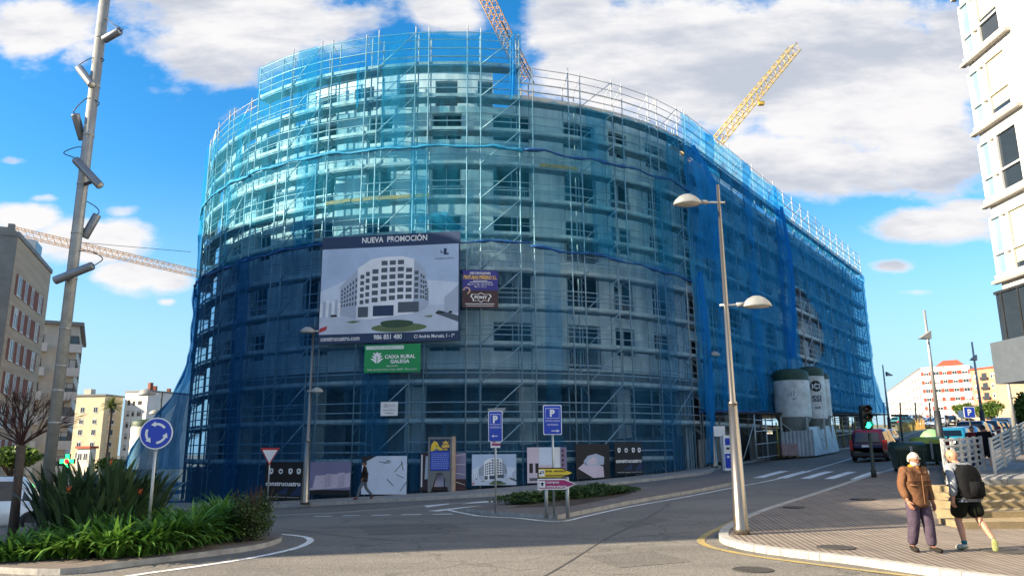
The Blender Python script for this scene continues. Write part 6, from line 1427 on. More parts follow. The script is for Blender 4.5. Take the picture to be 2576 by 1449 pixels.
BROWN = cloth('suede_brown', '#6d4c35'); MAUVE = cloth('trouser_mauve', '#4d4250'); WHITE_H = mat('white_hair', '#b8b1a6', .8, var=.2, scale=40, bump=.5, bscale=90); DKSH = cloth('dark_shoe', '#2a2622'); GREYK = cloth('grey_knit', '#8d9094'); BLACKC = cloth('black_cloth', '#101114'); SHORT = cloth('dark_shorts', '#14180f'); DKHAIR = mat('dark_hair', '#1f1714', .7, var=.2, scale=40); REDC = cloth('dark_red_cloth', '#6a1f24'); WHC = cloth('white_cloth', '#d8d9dc'); BLUEC = cloth('navy_cloth', '#20304f'); LIMES = cloth('lime_sole', '#8b8f5c'); TEALS = cloth('teal_sock', '#1f6a78'); ORANGEC = cloth('orange_scarf', '#c9821d'); JEAN = cloth('grey_trousers', '#5d6670')
# elderly man in the brown jacket, walking towards the camera
c = G(2322, 1388, .11)
root, J, hp = person('elderly white-bearded man in a brown jacket and mauve trousers walking towards the camera', c, R(12), 1.0,
    dict(knL=(.105, -.07, .5), anL=(.115, -.08, .09), anR=(-.1, .1, .1), knR=(-.1, .0, .49), toeR=(-.13, -.04, .035), toeL=(.15, -.23, .04), elR=(-.23, .04, 1.12), wrR=(-.235, -.08, .88), elL=(.23, .03, 1.11), wrL=(.24, -.05, .85), shR=(-.18, .01, 1.39), shL=(.18, .01, 1.39), headdir=(.05, -1, -.25), head=(.0, -.03, 1.545)),
    dict(broad=1.1, skin=SKIN, hair=WHITE_H, beard=WHITE_H, top=(BROWN, 1.7), hem=.74, legs=(MAUVE, 'long', 1.22), shoes=DKSH, sole=LIMES if False else M_TRIM))
mb = MB(); mb.use(ORANGEC, True); mb.lathe([(.082, 1.43), (.075, 1.47), (.066, 1.49)], n=16, cap=False); mb.ball((0, -.085, 1.415), .045, 8, 5, (1, .6, 1)); mb.build('scarf', root)
mb = MB(); mb.use(BROWN)
for sg in (-1, 1): mb.mesh([(sg * .012, -.185, 1.35), (sg * .06, -.125, 1.475), (sg * .125, -.1, 1.455), (sg * .09, -.19, 1.34)], [(0, 1, 2, 3)])
mb.box((-.006, -.182, .82), (.006, -.165, 1.34)); mb.build('collar', root)
# man with a backpack walking away
c = G(2446, 1383, .11)
root, J, hp = person('bald man in grey top and black shorts with a black backpack striding away', c, R(180 + 12), 1.04,
    dict(pelvis=(0, -.02, .92), spine=(.0, -.04, 1.11), chest=(.01, -.075, 1.31), neck=(.02, -.11, 1.445), head=(.035, -.135, 1.53), shL=(.185, -.06, 1.375), shR=(-.175, -.06, 1.365), elR=(-.25, .02, 1.13), wrR=(-.22, -.14, .95), elL=(.24, .06, 1.12), wrL=(.25, .03, .87), hiL=(.09, -.01, .87), knR=(-.14, .06, .5), anR=(-.17, .27, .17), toeR=(-.18, .26, .02), knL=(.1, -.1, .49), anL=(.12, .0, .09), toeL=(.13, -.15, .035), headdir=(.1, -1, -.45)),
    dict(broad=1.1, skin=SKIN2, top=(GREYK, 1.2), topname='sweater', hem=.86, legs=(SHORT, 'short', 1.3), legname='shorts', shoes=mat('pale_shoe', '#b9bcae', .7, var=.2, scale=20), sole=LIMES, socks=TEALS))
mb = MB(); mb.use(BLACKC, True)
vs = []; fs = []; n = 14; prof = [(.86, .1), (.9, .15), (1.05, .17), (1.25, .165), (1.36, .13), (1.42, .06)]
for z, w in prof:
    yo = -.06 * (z - .9) / .4; vs += [(w * 1.2 * math.copysign(abs(math.cos(2 * math.pi * k / n)) ** .6, math.cos(2 * math.pi * k / n)), .15 + yo + .1 * math.copysign(abs(math.sin(2 * math.pi * k / n)) ** .6, math.sin(2 * math.pi * k / n)), z) for k in range(n)]
for i in range(len(prof) - 1):
    for k in range(n): fs.append((i * n + k, i * n + (k + 1) % n, (i + 1) * n + (k + 1) % n, (i + 1) * n + k))
fs += [tuple(range(n - 1, -1, -1)), tuple((len(prof) - 1) * n + k for k in range(n))]; mb.mesh(vs, fs); bp_ = mb.build('backpack', root)
for sg in (-1, 1): mb = MB(); mb.use(BLACKC, True); mb.tube([(sg * .1, .08, 1.38), (sg * .11, -.08, 1.45), (sg * .12, -.25, 1.33), (sg * .13, -.21, 1.08), (sg * .13, .06, .96)], .022, 6); mb.build('strap', bp_)
mb = MB(); mb.use(BLACKC, True); mb.obox((0, .262, 1.02), (.11, 0, 0), (0, .03, 0), (0, 0, .12)); mb.build('pocket', bp_)
# pedestrian passing the posters, walking left
c = G(915, 1257, .12)
person('man in a dark jacket and cap walking left past the white poster', c, R(-80), 1.0,
    dict(knL=(.09, -.2, .5), anL=(.1, -.3, .1), toeL=(.1, -.45, .06), knR=(-.09, .1, .48), anR=(-.09, .38, .18), toeR=(-.09, .28, .05), elL=(.22, .1, 1.13), wrL=(.2, -.05, .95), elR=(-.22, .02, 1.13), headdir=(0, -1, -.1)),
    dict(skin=SKIN, hair=DKHAIR, top=(cloth('dark_coat', '#2a2320'), 1.6), hem=.78, legs=(JEAN, 'long', 1.0), shoes=cloth('tan_shoe', '#5c3d30')))
# people by the rails
STAND = dict(elL=(.24, .0, 1.13), wrL=(.2, -.13, .98), elR=(-.24, .0, 1.13), wrR=(-.2, -.13, .98))
def stand(label, px, py, rz, s, wear, pose=STAND, up=.11): c = G(px, py, up); return person(label, c, rz, s, pose, wear, 'people by the rails')
stand('dark-haired person in black jacket and shorts by the gap in the white rails', 2488, 1188, R(150), 1.02, dict(skin=SKIN2, hair=DKHAIR, top=(BLACKC, 1.8), hem=.72, legs=(BLACKC, 'short', 1.15), legname='shorts', shoes=WHC))
stand('person in a dark red top with raised arm behind the white rail', 2458, 1184, R(-20), .98, dict(skin=SKIN2, hair=DKHAIR, top=(REDC, 1.2), legs=(BLACKC, 'long', 1), shoes=DKSH), dict(elL=(.3, -.05, 1.25), wrL=(.32, -.25, 1.38)))
r_, J, hp = stand('child in a white shirt with blue backpack straps behind the white rail', 2444, 1186, R(170), .84, dict(skin=SKIN2, hair=DKHAIR, top=(WHC, 1.0), topname='shirt', legs=(BLUEC, 'long', 1), shoes=DKSH))
for sg in (-1, 1): mb = MB(); mb.use(BLUEC, True); mb.tube([(sg * .1, -.13, 1.05), (sg * .11, -.14, 1.33), (sg * .11, .02, 1.46), (sg * .11, .14, 1.3), (sg * .1, .14, 1.0)], .02, 6); mb.build('strap', r_)
stand('small child in red almost hidden behind the left end of the white rail', 2395, 1176, R(10), .72, dict(skin=SKIN2, hair=DKHAIR, top=(REDC, 1.0), legs=(BLUEC, 'long', 1), shoes=DKSH))
stand('person in a dark coat far up the pavement at the right edge', 2566, 1112, R(180), 1.05, dict(skin=SKIN, hair=DKHAIR, top=(BLUEC, 1.8), hem=.7, legs=(BLACKC, 'long', 1), shoes=DKSH))
# ---------------------------------------------------------------- plants
def leafmat(name, c1, c2, trans=.35, rough=.5):
    m = bpy.data.materials.new(name); m.use_nodes = True; nt = m.node_tree; L = nt.links.new; b = nt.nodes['Principled BSDF']; out = nt.nodes['Material Output']
    g = nn(nt, 'ShaderNodeNewGeometry'); rp = nn(nt, 'ShaderNodeValToRGB'); rp.color_ramp.elements[0].color = (*lin(c1), 1); rp.color_ramp.elements[1].color = (*lin(c2), 1); L(g.outputs['Random Per Island'], rp.inputs[0])
    L(rp.outputs[0], b.inputs['Base Color']); b.inputs['Roughness'].default_value = rough; b.inputs['Specular IOR Level'].default_value = .4
    t = nn(nt, 'ShaderNodeBsdfTranslucent'); L(rp.outputs[0], t.inputs['Color']); mx = nn(nt, 'ShaderNodeMixShader'); mx.inputs[0].default_value = trans; L(b.outputs[0], mx.inputs[1]); L(t.outputs[0], mx.inputs[2]); L(mx.outputs[0], out.inputs['Surface']); return m
L_AGA = leafmat('strap_leaf', '#38601c', '#7aa646'); L_STR = leafmat('paddle_leaf', '#26361f', '#566b46', .2, .35); L_SHR = leafmat('shrub_leaf', '#2c3d1f', '#5d7139'); L_JUN = leafmat('low_shrub_leaf', '#2a3d1c', '#4f6a2f'); L_TREE = leafmat('tree_leaf', '#2d4519', '#6d8a35'); L_PALM = leafmat('palm_leaf', '#394a22', '#7d8647'); M_BARK = mat('bark', '#574a40', .9, var=.3, scale=8, bump=.6, stretch=(4, 4, 1)); M_TWIG = mat('twig_red_brown', '#4b3027', .85, var=.25, scale=6); M_FLOW = mat('bird_flower', '#c95a22', .5, var=.2); M_DRYL = leafmat('dry_leaf', '#9a8432', '#c4a84e')
pr_ = random.Random(21)
def blade(mb, p, az, L, w, lean, droop, seg=3, rise=1.0, fold=.0):
    """one arching leaf as a folded strip"""
    d = V((math.cos(az), math.sin(az), 0)); sd = V((-math.sin(az), math.cos(az), 0)); pts = []; cur = V(p); ang = lean
    for i in range(seg + 1):
        t = i / seg; ww = w * (math.sin(math.pi * min(1, .22 + t * .78)) if t < 1 else .05); pts.append((cur - sd * ww, cur + sd * ww)); cur = cur + (d * math.sin(ang) + V((0, 0, 1)) * math.cos(ang)) * (L / seg); ang += droop / seg
    n = len(mb.v); mb.v += [tuple(q) for a in pts for q in a]
    for i in range(seg): mb.f.append((n + 2 * i, n + 2 * i + 1, n + 2 * i + 3, n + 2 * i + 2)); mb.fm.append(mb.mi); mb.fs.append(True)
# strap-leaved border round the island
mb = MB(); mb.use(L_AGA)
front = [G(x, y).xy for x, y in ((-140, 1440), (0, 1432), (120, 1424), (250, 1424), (360, 1416), (450, 1398), (530, 1376), (585, 1352))]
rear = [p + V((0.35, 3.4)) for p in front]; rear[-1] = front[-1] + V((-1.0, 1.3)); rear[-2] = front[-2] + V((-.6, 2.2))
for i in range(len(front) - 1):
    for k in range(120):
        t, u = pr_.random(), pr_.random() ** 1.25; a = front[i].lerp(front[i + 1], t); b = rear[i].lerp(rear[i + 1], t); q = a.lerp(b, .04 + u * .8); z = H(q.x, q.y) + .1
        hgt = (.62 + .25 * pr_.random() + .2 * u) * (.62 if i < 2 else 1)
        for j in range(8): blade(mb, (q.x + pr_.uniform(-.07, .07), q.y + pr_.uniform(-.07, .07), z), pr_.uniform(0, 6.283), hgt * pr_.uniform(.8, 1.25), .028 + .018 * pr_.random(), pr_.uniform(.1, .8), pr_.uniform(.9, 2.1), 4)
o = mb.build('ground_cover'); tag(o, 'bright green strap-leaved border plants round the front of the island', 'border plants', kind='stuff')
drape('planting_bed', [[tuple(p) for p in front] + [tuple(p) for p in reversed(rear)]], M_SOIL, .112, 'structure', cell=.7)
# bird-of-paradise clumps
for n_, (px, D, hgt, lab) in enumerate(((185, 14.6, 1.5, 'paddle-leaved clump at the foot of the light mast'), (238, 15.2, 1.62, 'tallest paddle-leaved clump in the middle of the island'), (285, 14.6, 1.55, 'paddle-leaved clump left of the roundabout sign'), (335, 15.4, 1.4, 'paddle-leaved clump behind the roundabout sign post'), (230, 13.9, 1.1, 'lower paddle-leaved clump with yellowed leaves, above the strap-leaved border'), (310, 13.8, 1.0, 'low paddle-leaved clump nearest the roundabout sign'))):
    D += 1.5; c = P(px, 1250, D); root = empty('bird_of_paradise', (c.x, D, H(c.x, D) + .1), 0, lab, 'plant', 'paddle-leaved clumps on the island'); mb = MB(); mb.use(L_STR)
    for j in range(150):
        a = pr_.uniform(0, 6.283); r = .5 * math.sqrt(pr_.random()); L_ = 1.14 * hgt * pr_.uniform(.4, 1.0); b = V((r * math.cos(a), r * math.sin(a), 0)); ln = .1 + .55 * r * pr_.random() + .06; az = a + pr_.uniform(-.5, .5); st_ = b + V((math.cos(az) * math.sin(ln), math.sin(az) * math.sin(ln), math.cos(ln))) * L_ * .45
        if n_ >= 5 and j % 17 == 0: mb.use(M_DRYL)
        else: mb.use(L_STR)
        blade(mb, st_, az, L_ * .6, .045 + .03 * pr_.random(), ln + .05, pr_.uniform(.1, 1.1), 4); mb.tube([b, st_], .008, 4, False)
    mb.build('leaves', root)
    for j in range(1 if n_ in (1, 4, 5) else 0):
        a = pr_.uniform(0, 6.283); t = V((.4 * math.cos(a), .4 * math.sin(a), hgt * .95)); fl = MB(); fl.use(L_STR, True); fl.tube([(0, 0, 0), t], .01, 5); d = V((math.cos(a), math.sin(a), .25)); fl.tube([t, t + d * .2], .018, 5, True, [.02, .004]); fl.use(M_FLOW)
        for k in range(4): fl.tube([t + d * .05, t + d * .04 + V((.05 * math.cos(k * 1.7), .05 * math.sin(k * 1.7), .14))], .012, 4, True, [.012, .003])
        fl.build('flower', root)
def bush(mb, c, rx, ry, rz, n, size, dens=.55, clumps=14):
    """leaf-sized faces in clumps through an uneven volume"""
    cl = []
    for i in range(clumps):
        while True:
            p = V((pr_.uniform(-1, 1), pr_.uniform(-1, 1), pr_.uniform(-1, 1)))
            if .25 < p.length < 1: break
        cl.append((V((p.x * rx * .72, p.y * ry * .72, p.z * rz * .72)), pr_.uniform(.26, .48)))
    for i in range(n):
        q, r = pr_.choice(cl); d = V((pr_.gauss(0, 1), pr_.gauss(0, 1), pr_.gauss(0, 1))).normalized(); k = r * (pr_.random() ** .4); p = V(c) + q + V((d.x * rx * k, d.y * ry * k, d.z * rz * k)); s = size * pr_.uniform(.6, 1.3)
        u = V((pr_.gauss(0, 1), pr_.gauss(0, 1), pr_.gauss(0, .6))).normalized(); w = (d + V((0, 0, .4)) + V((pr_.gauss(0, .5), pr_.gauss(0, .5), pr_.gauss(0, .5)))).cross(u).normalized(); n0 = len(mb.v)
        mb.v += [tuple(p - u * s), tuple(p + w * s * .55), tuple(p + u * s), tuple(p - w * s * .55)]; mb.f.append((n0, n0 + 1, n0 + 2, n0 + 3)); mb.fm.append(mb.mi); mb.fs.append(False)
c = G(605, 1368, .1); root = empty('shrub', c, 0, 'dusky small-leaved shrub at the right tip of the island', 'shrub'); mb = MB(); mb.use(L_SHR); bush(mb, (0, .6, .5), .62, .62, .58, 4200, .03, clumps=26); mb.build('foliage', root)
mb = MB(); mb.use(M_TWIG)
for i in range(30): a = pr_.uniform(0, 6.283); r = pr_.uniform(.1, .5); mb.tube([(0, .6, 0), (r * .5 * math.cos(a), .6 + r * .5 * math.sin(a), .5), (r * math.cos(a), .6 + r * math.sin(a), pr_.uniform(.7, 1.15))], .008, 4, False)
mb.build('twigs', root)
mb = MB(); mb.use(L_JUN); a_, b_ = G(1295, 1278), G(1570, 1246)
c = a_.lerp(b_, .4); root = empty('low_shrub', (c.x, c.y, H(c.x, c.y) + .11), 0, 'low spreading green shrub bed on the median behind the arrow signs', 'shrub')
for i in range(16):
    t = i / 15; q = a_.lerp(b_, t); w = (math.sin(math.pi * (.12 + t * .8)) ** .7); bush(mb, (q.x - c.x, q.y - c.y, H(q.x, q.y) - H(c.x, c.y) + .16), .85, .8 * w + .15, .3 * w + .08, 560, .055, clumps=8)
mb.build('foliage', root)
drape('median_soil', [[(p + V((0, -1.0))).xy if False else (p.x, p.y) for p in (G(1285, 1286), G(1440, 1282), G(1590, 1250), G(1560, 1244), G(1400, 1258))]], M_SOIL, .128, 'structure', cell=.7)
# bare round-headed tree
def bare_tree(label, px, D, py_base, py_fork, py_top, rad, group=None):
    b = P(px, py_base, D); g = H(b.x, D) + .1; root = empty('bare_tree', (b.x, D, g), 0, label, 'tree', group); f = P(px + 14, py_fork, D); t = P(px + 40, py_top, D); fz = f.z - g; hz = t.z - g; lx = f.x - b.x
    mb = MB(); mb.use(M_BARK, True); mb.tube([(0, 0, 0), (lx * .5, 0, fz * .5), (lx, 0, fz)], .1, 9, True, [.11, .085, .09]); mb.build('trunk', root); br = MB(); br.use(M_TWIG, True)
    def grow(p, d, L, r, lv):
        q = p + d * L * .5 + V((pr_.gauss(0, .03), pr_.gauss(0, .03), .02)) * L; e = p + d * L; br.tube([p, q, e], r, 5 if lv < 2 else 3, False, [r, r * .8, r * .6])
        if lv >= 4: return
        for k in range(3 if lv < 3 else 4):
            nd = (d + V((pr_.gauss(0, .33), pr_.gauss(0, .33), pr_.gauss(.06, .22)))).normalized(); grow(p + d * L * pr_.uniform(.55, 1), nd, L * pr_.uniform(.6, .85), max(.0045, r * .55), lv + 1)
    for k in range(15):
        a = 2 * math.pi * k / 15 + pr_.uniform(-.2, .2); ln = pr_.uniform(.2, 1.1); grow(V((lx, 0, fz)), V((math.cos(a) * math.sin(ln), math.sin(a) * math.sin(ln), math.cos(ln))), (hz - fz) * .45, .022, 1)
    br.build('crown', root); return root
bare_tree('leafless reddish shrubby tree with a round head on the left of the island', 40, 16.6, 1290, 1120, 972, 1.0)
# leafy trees on the hill
def leafy(label, px, D, py_top, py_bot, py_base, rx_px, n=2600, group='round clipped trees on the hill'):
    c = P(px, (py_top + py_bot) / 2, D); g = H(c.x, D); k = D / F; rz = (py_bot - py_top) / 2 * k; rx = rx_px * k; root = empty('tree', (c.x, D, g), 0, label, 'tree', group); cz = c.z - g
    mb = MB(); mb.use(M_BARK, True); mb.tube([(0, 0, 0), (.05, 0, cz * .6), (0, 0, cz)], .2, 8, True, [.24, .18, .08])
    for i in range(7): a = i * .9; mb.tube([(0, 0, cz * .62), (rx * .5 * math.cos(a), rx * .5 * math.sin(a), cz + rz * .2)], .07, 5, False, [.09, .03])
    mb.build('trunk', root); mb = MB(); mb.use(L_TREE); bush(mb, (0, 0, cz), rx, rx, rz, n, .16, clumps=30); mb.build('crown', root)
leafy('round clipped tree left of the blue parking sign up the hill', 2428, 118, 1008, 1052, 1075, 38)
leafy('wide round tree right of the blue parking sign up the hill', 2492, 112, 1006, 1054, 1075, 46)
leafy('leafy tree at the right edge under the overhanging corner', 2584, 50, 985, 1072, 1110, 40, 3600)
leafy('dark bushy tree at the foot of the brown brick flats', 30, 52, 1120, 1182, 1190, 70, 2400, 'dark shrubs along the left street')
leafy('dark bush under the palm tree beyond the island', 290, 70, 1150, 1190, 1195, 60, 2000, 'dark shrubs along the left street')
# palm
D = 120; b = P(262, 1200, D); t = P(281, 1022, D); root = empty('palm_tree', (b.x, D, H(b.x, D)), 0, 'tall palm with a shaggy head before the cream buildings', 'palm'); hz = t.z - root.location.z; dx = t.x - b.x
mb = MB(); mb.use(M_BARK, True); mb.tube([(0, 0, 0), (dx * .5, 0, hz * .5), (dx, 0, hz)], .2, 8, True, [.3, .2, .24]); mb.build('trunk', root); mb = MB(); mb.use(L_PALM)
for i in range(70):
    a = pr_.uniform(0, 6.283); ln = pr_.uniform(.15, 1.7); d = V((math.cos(a) * math.sin(ln), math.sin(a) * math.sin(ln), math.cos(ln))); p0 = V((dx, 0, hz)); cur = p0.copy(); L_ = pr_.uniform(1.3, 2.0)
    for s in range(5):
        nx = cur + d * L_ / 5; d = (d + V((0, 0, -.16))).normalized(); sd = d.cross(V((0, 0, 1))).normalized()
        for sg in (-1, 1):
            for q in range(2): w = cur.lerp(nx, q / 2); mb.face([w, w + d * .1, w + d * .28 + sd * sg * .5 * (1 - s / 7) + V((0, 0, -.12))])
        cur = nx
mb.build('fronds', root)
mb = MB(); mb.use(L_TREE); 
# ---------------------------------------------------------------- other buildings
M_WFR = mat('window_frame_white', '#d4d4d0', .5, var=.08); M_PANE = mat('window_pane', '#2a333d', .06, 0, var=.15, scale=.4, spec=.8); M_BLIND = mat('roller_blind', '#c9c6bd', .7, var=.08)
def walls(name, c, c2=None, **k): return mat(name, c, .85, var=.14, scale=.5, bump=.2, bscale=8, col2=c2, **k)
_wm = {}
def window_mesh(w, h, style, fm):
    k = (round(w, 2), round(h, 2), style, fm.name)
    if k not in _wm:
        mb = MB(); mb.use(fm); f = .07
        for a, b in (((0, -.05, 0), (f, .0, h)), ((w - f, -.05, 0), (w, .0, h)), ((f, -.05, h - f), (w - f, .0, h)), ((f, -.05, 0), (w - f, .0, f))): mb.box(a, b)
        if w > .8: mb.box((w / 2 - .035, -.045, f), (w / 2 + .035, 0, h - f))
        mb.box((-.06, -.1, -.08), (w + .06, -.005, -.005))
        if style: mb.use(M_BLIND); z = h - f - (h - 2 * f) * (.3 if style == 1 else .7); mb.box((f, -.02, z), (w - f, -.001, h - f))
        o = mb.build('window'); g = MB(); g.use(M_PANE); g.face([(f, -.012, f), (w - f, -.012, f), (w - f, -.012, h - f), (f, -.012, h - f)]); p = g.build('pane', o); _wm[k] = o; o['first'] = 1; return o
    return None or _wm[k]
def put_window(root, M, x, z, w, h, style=0, fm=None, pane=True):
    fm = fm or M_WFR; k = (round(w, 2), round(h, 2), style, fm.name); src = window_mesh(w, h, style, fm)
    if src.get('first'): o = src; del o['first']; o.parent = root
    else:
        o = src.copy(); COL.objects.link(o); o.parent = root
        for ch in src.children: c_ = ch.copy(); COL.objects.link(c_); c_.parent = o
    o.matrix_local = M @ Matrix.Translation((x, 0, z))
def block(name, label, cat, a, b, depth, z0, z1, wall, roof=None, group=None, over=.3, side=None):
    """upright block; front runs from plan point a to b (left to right as seen), going back by depth"""
    a, b = V(a), V(b); d = (b - a).normalized(); bk = V((-d.y, d.x)); root = empty(name, (a.x, a.y, z0), math.atan2(d.y, d.x), label, cat, group); L_ = (b - a).length
    mb = MB(); mb.use(wall); mb.box((0, 0, 0), (L_, depth, z1 - z0)); mb.build('wall', root)
    if roof: mb = MB(); mb.use(roof); mb.box((-over, -over, z1 - z0 + .01), (L_ + over, depth + over, z1 - z0 + .45)); mb.build('roof', root)
    return root, L_, Matrix.Identity(4)
SIDE_R = lambda L_: Matrix.Translation((L_, 0, 0)) @ Matrix.Rotation(R(90), 4, 'Z')       # frame of the right-hand side wall
def put_side(root, L_, x, z, w, h, st=0, fm=None): put_window(root, SIDE_R(L_), x, z, w, h, st, fm)
wr = random.Random(4)
M_BROWN = mat('brown_brick', '#c2a98c', .85, var=.14, scale=.35, bump=.35, bscale=16, col2='#a38b70', stretch=(.3, .3, 6)); M_REDB = walls('red_brick_panel', '#8a4d38', '#74402f'); M_GREYW = walls('grey_render', '#8b8a86', '#74736f'); M_CREAM = walls('cream_render', '#d9c9a8', '#c6b48f'); M_WHITER = walls('white_render', '#d9d4cb', '#c8c2b8'); M_PALE = walls('pale_render', '#d2c9b8', '#b5ac9c'); M_TANW = walls('tan_render', '#c4ac87', '#a8916d'); M_ROOFT = mat('roof_tile', '#9d4b35', .85, var=.2, scale=2); M_WARM = walls('warm_brick', '#b58a6e', '#a2775c'); M_REDS = walls('red_band', '#a8402f', '#94382a'); M_SLATE_R = mat('roof_grey', '#7b7a78', .8, var=.15); M_BROWNF = mat('window_frame_brown', '#5b4334', .6, var=.1)
# brown brick flats: the front runs down the street, the grey gable faces the camera
A = V((-45.3, 66)); dv = V((-.37, .93)).normalized()
root, L_, I4 = block('apartment_building', 'brown brick flats with red brick window bands at the left edge', 'building', A, A + dv * 15.7, 14, -3, 21.2, M_BROWN, M_GREYW, over=.12)
for zc in (1.1, 4.1, 7.1, 10.1, 13.1, 16.1):
    mb = MB(); mb.use(M_REDB); mb.box((1.2, -.02, zc + 3), (13.6, -.004, zc + 4.95)); mb.build('red_band', root)
    for x, w in ((2.0, 1.5), (5.0, 1.0), (7.8, 1.0), (11.2, 1.5)): put_window(root, Matrix.Translation((0, -.02, 0)), x, zc + 3.05, w, 1.85, wr.choice((0, 0, 1)))
G_ = Matrix.Translation((0, 14, 0)) @ Matrix.Rotation(R(-90), 4, 'Z')
mb = MB(); mb.use(M_GREYW); mb.box((-.06, .02, .0), (-.004, 13.9, 24.19)); mb.build('gable_render', root)
for zc in (4, 7, 10, 13, 16): put_window(root, Matrix.Translation((-.06, 0, 0)) @ G_, 11.2, zc + 3, 1.4, 1.7, 1)
mb = MB(); mb.use(M_GREYW); mb.box((4.5, 1.5, 24.66), (7, 4, 26.2)); mb.box((.8, .6, 24.66), (1.3, 1.1, 25.6)); mb.build('chimney', root)
mb = MB(); mb.use(M_WFR); mb.box((8, .2, 24.66), (11, 3, 26.0)); mb.use(M_PANE); mb.box((8.1, .18, 24.8), (10.9, .198, 25.9)); mb.build('roof_terrace_glazing', root)
# grey block with balconies
root, L_, I4 = block('apartment_building', 'pale grey block of flats with balconies beside the brown brick flats', 'building', (-55.7 - 9.5 * .88, 95 - 9.5 * .48), (-55.7, 95), 22, -3, 17.7, M_PALE, M_GREYW, over=.5)
for k in range(6):
    z = 1.2 + k * 3.0 + 1
    for x in (4.2, 8.0):
        mb = MB(); mb.use(M_WHITER); mb.box((x - .2, -1.0, z), (x + 2.1, 0, z + .14)); mb.box((x - .2, -1.0, z + .145), (x + 2.1, -.92, z + 1.05)); mb.box((x - .2, -.915, z + .145), (x - .12, -.01, z + 1.05)); mb.box((x + 2.02, -.915, z + .145), (x + 2.1, -.01, z + 1.05)); mb.build('balcony', root); put_window(root, I4, x + .1, z + .3, 1.5, 1.9, wr.choice((0, 1, 2)), M_BROWNF)
    for y in (1.5, 5, 8.5, 12, 15.5, 19): put_side(root, L_, y, z + .9, 1.2, 1.5, wr.choice((0, 1, 2)), M_BROWNF)
root, L_, I4 = block('apartment_building', 'narrow white block showing between the grey flats and the cream block', 'building', (-133, 233), (-127, 231), 3, -4, 17.5, M_WHITER, None)
for k in range(4): put_window(root, I4, 1.2, 5 + k * 3, 1.2, 1.4, 1, M_BROWNF)
root, L_, I4 = block('small_house', 'low pale house with a red roof in front of the cream corner block', 'house', (-85.6, 150), (-82.6, 149), 1.5, -3, 2.6, M_PALE, M_ROOFT)
for x in (.3, 1.7): put_window(root, I4, x, 3.3, 1.1, 1.4, 0)
a1, a2, a3 = P(222, 1100, 215), P(254, 1100, 205), P(300, 1100, 213)
zt = P(250, 1000, 212).z
root, L_, I4 = block('apartment_building', 'cream corner block with bay windows behind the palm', 'building', (a2.x, a2.y), (a3.x, a3.y), 12, -4, zt, M_CREAM, M_SLATE_R)
for k in range(5): put_window(root, I4, 2.2, 4.4 + k * 3.0, 2.6, 1.6, k % 2)
mb = MB(); mb.use(M_WHITER)
for k in range(5): mb.box((1.9, -.35, 4.0 + k * 3.0), (5.1, -.0, 4.25 + k * 3.0))
mb.build('sill_course', root)
LS = Matrix.Translation((0, 12, 0)) @ Matrix.Rotation(R(-90), 4, 'Z')
for k in range(5):
    for x in (1.6, 5.2, 9.0): put_window(root, LS, x, 4.4 + k * 3.0, 1.2, 1.5, k % 2)
mb = MB(); mb.use(M_PALE); mb.box((1, 5, zt + 4.46), (3, 7, zt + 6)); mb.build('chimney', root)
b1, b2, b3 = P(300, 1100, 210), P(362, 1100, 207), P(470, 1100, 235); zt = P(340, 986, 208).z
root, L_, I4 = block('apartment_building', 'white block of flats with brown windows behind the roundabout sign', 'building', (b1.x + .6, b1.y), (b2.x, b2.y), 16, -4, zt, M_WHITER, M_SLATE_R, over=.2)
for k in range(6):
    for x, w in ((1.1, .9), (2.9, .9), (4.9, 1.4)): put_window(root, I4, x, 3.4 + k * 3.05, w, 1.4, wr.choice((0, 1, 2)), M_BROWNF)
mb = MB(); mb.use(M_REDB); mb.box((L_ - 1.4, 1, zt + 4.46), (L_ - .5, 2, zt + 6.6)); mb.build('chimney', root)
root, L_, I4 = block('apartment_building', 'beige side range of flats seen through the flaring net', 'building', (b2.x + .1, b2.y + 2.5), (b3.x, b3.y), 2.6, -4, zt - .5, M_PALE, M_ROOFT, over=.2)
for k in range(6):
    for j in range(6): put_window(root, I4, 1.2 + j * 2.6, 3.4 + k * 3.0, 1.2, 1.4, wr.choice((0, 1)), M_BROWNF)
for x in (3, 12): mb = MB(); mb.use(M_REDB); mb.box((x, .6, zt + 3.97), (x + .9, 1.5, zt + 6)); mb.build('chimney', root)
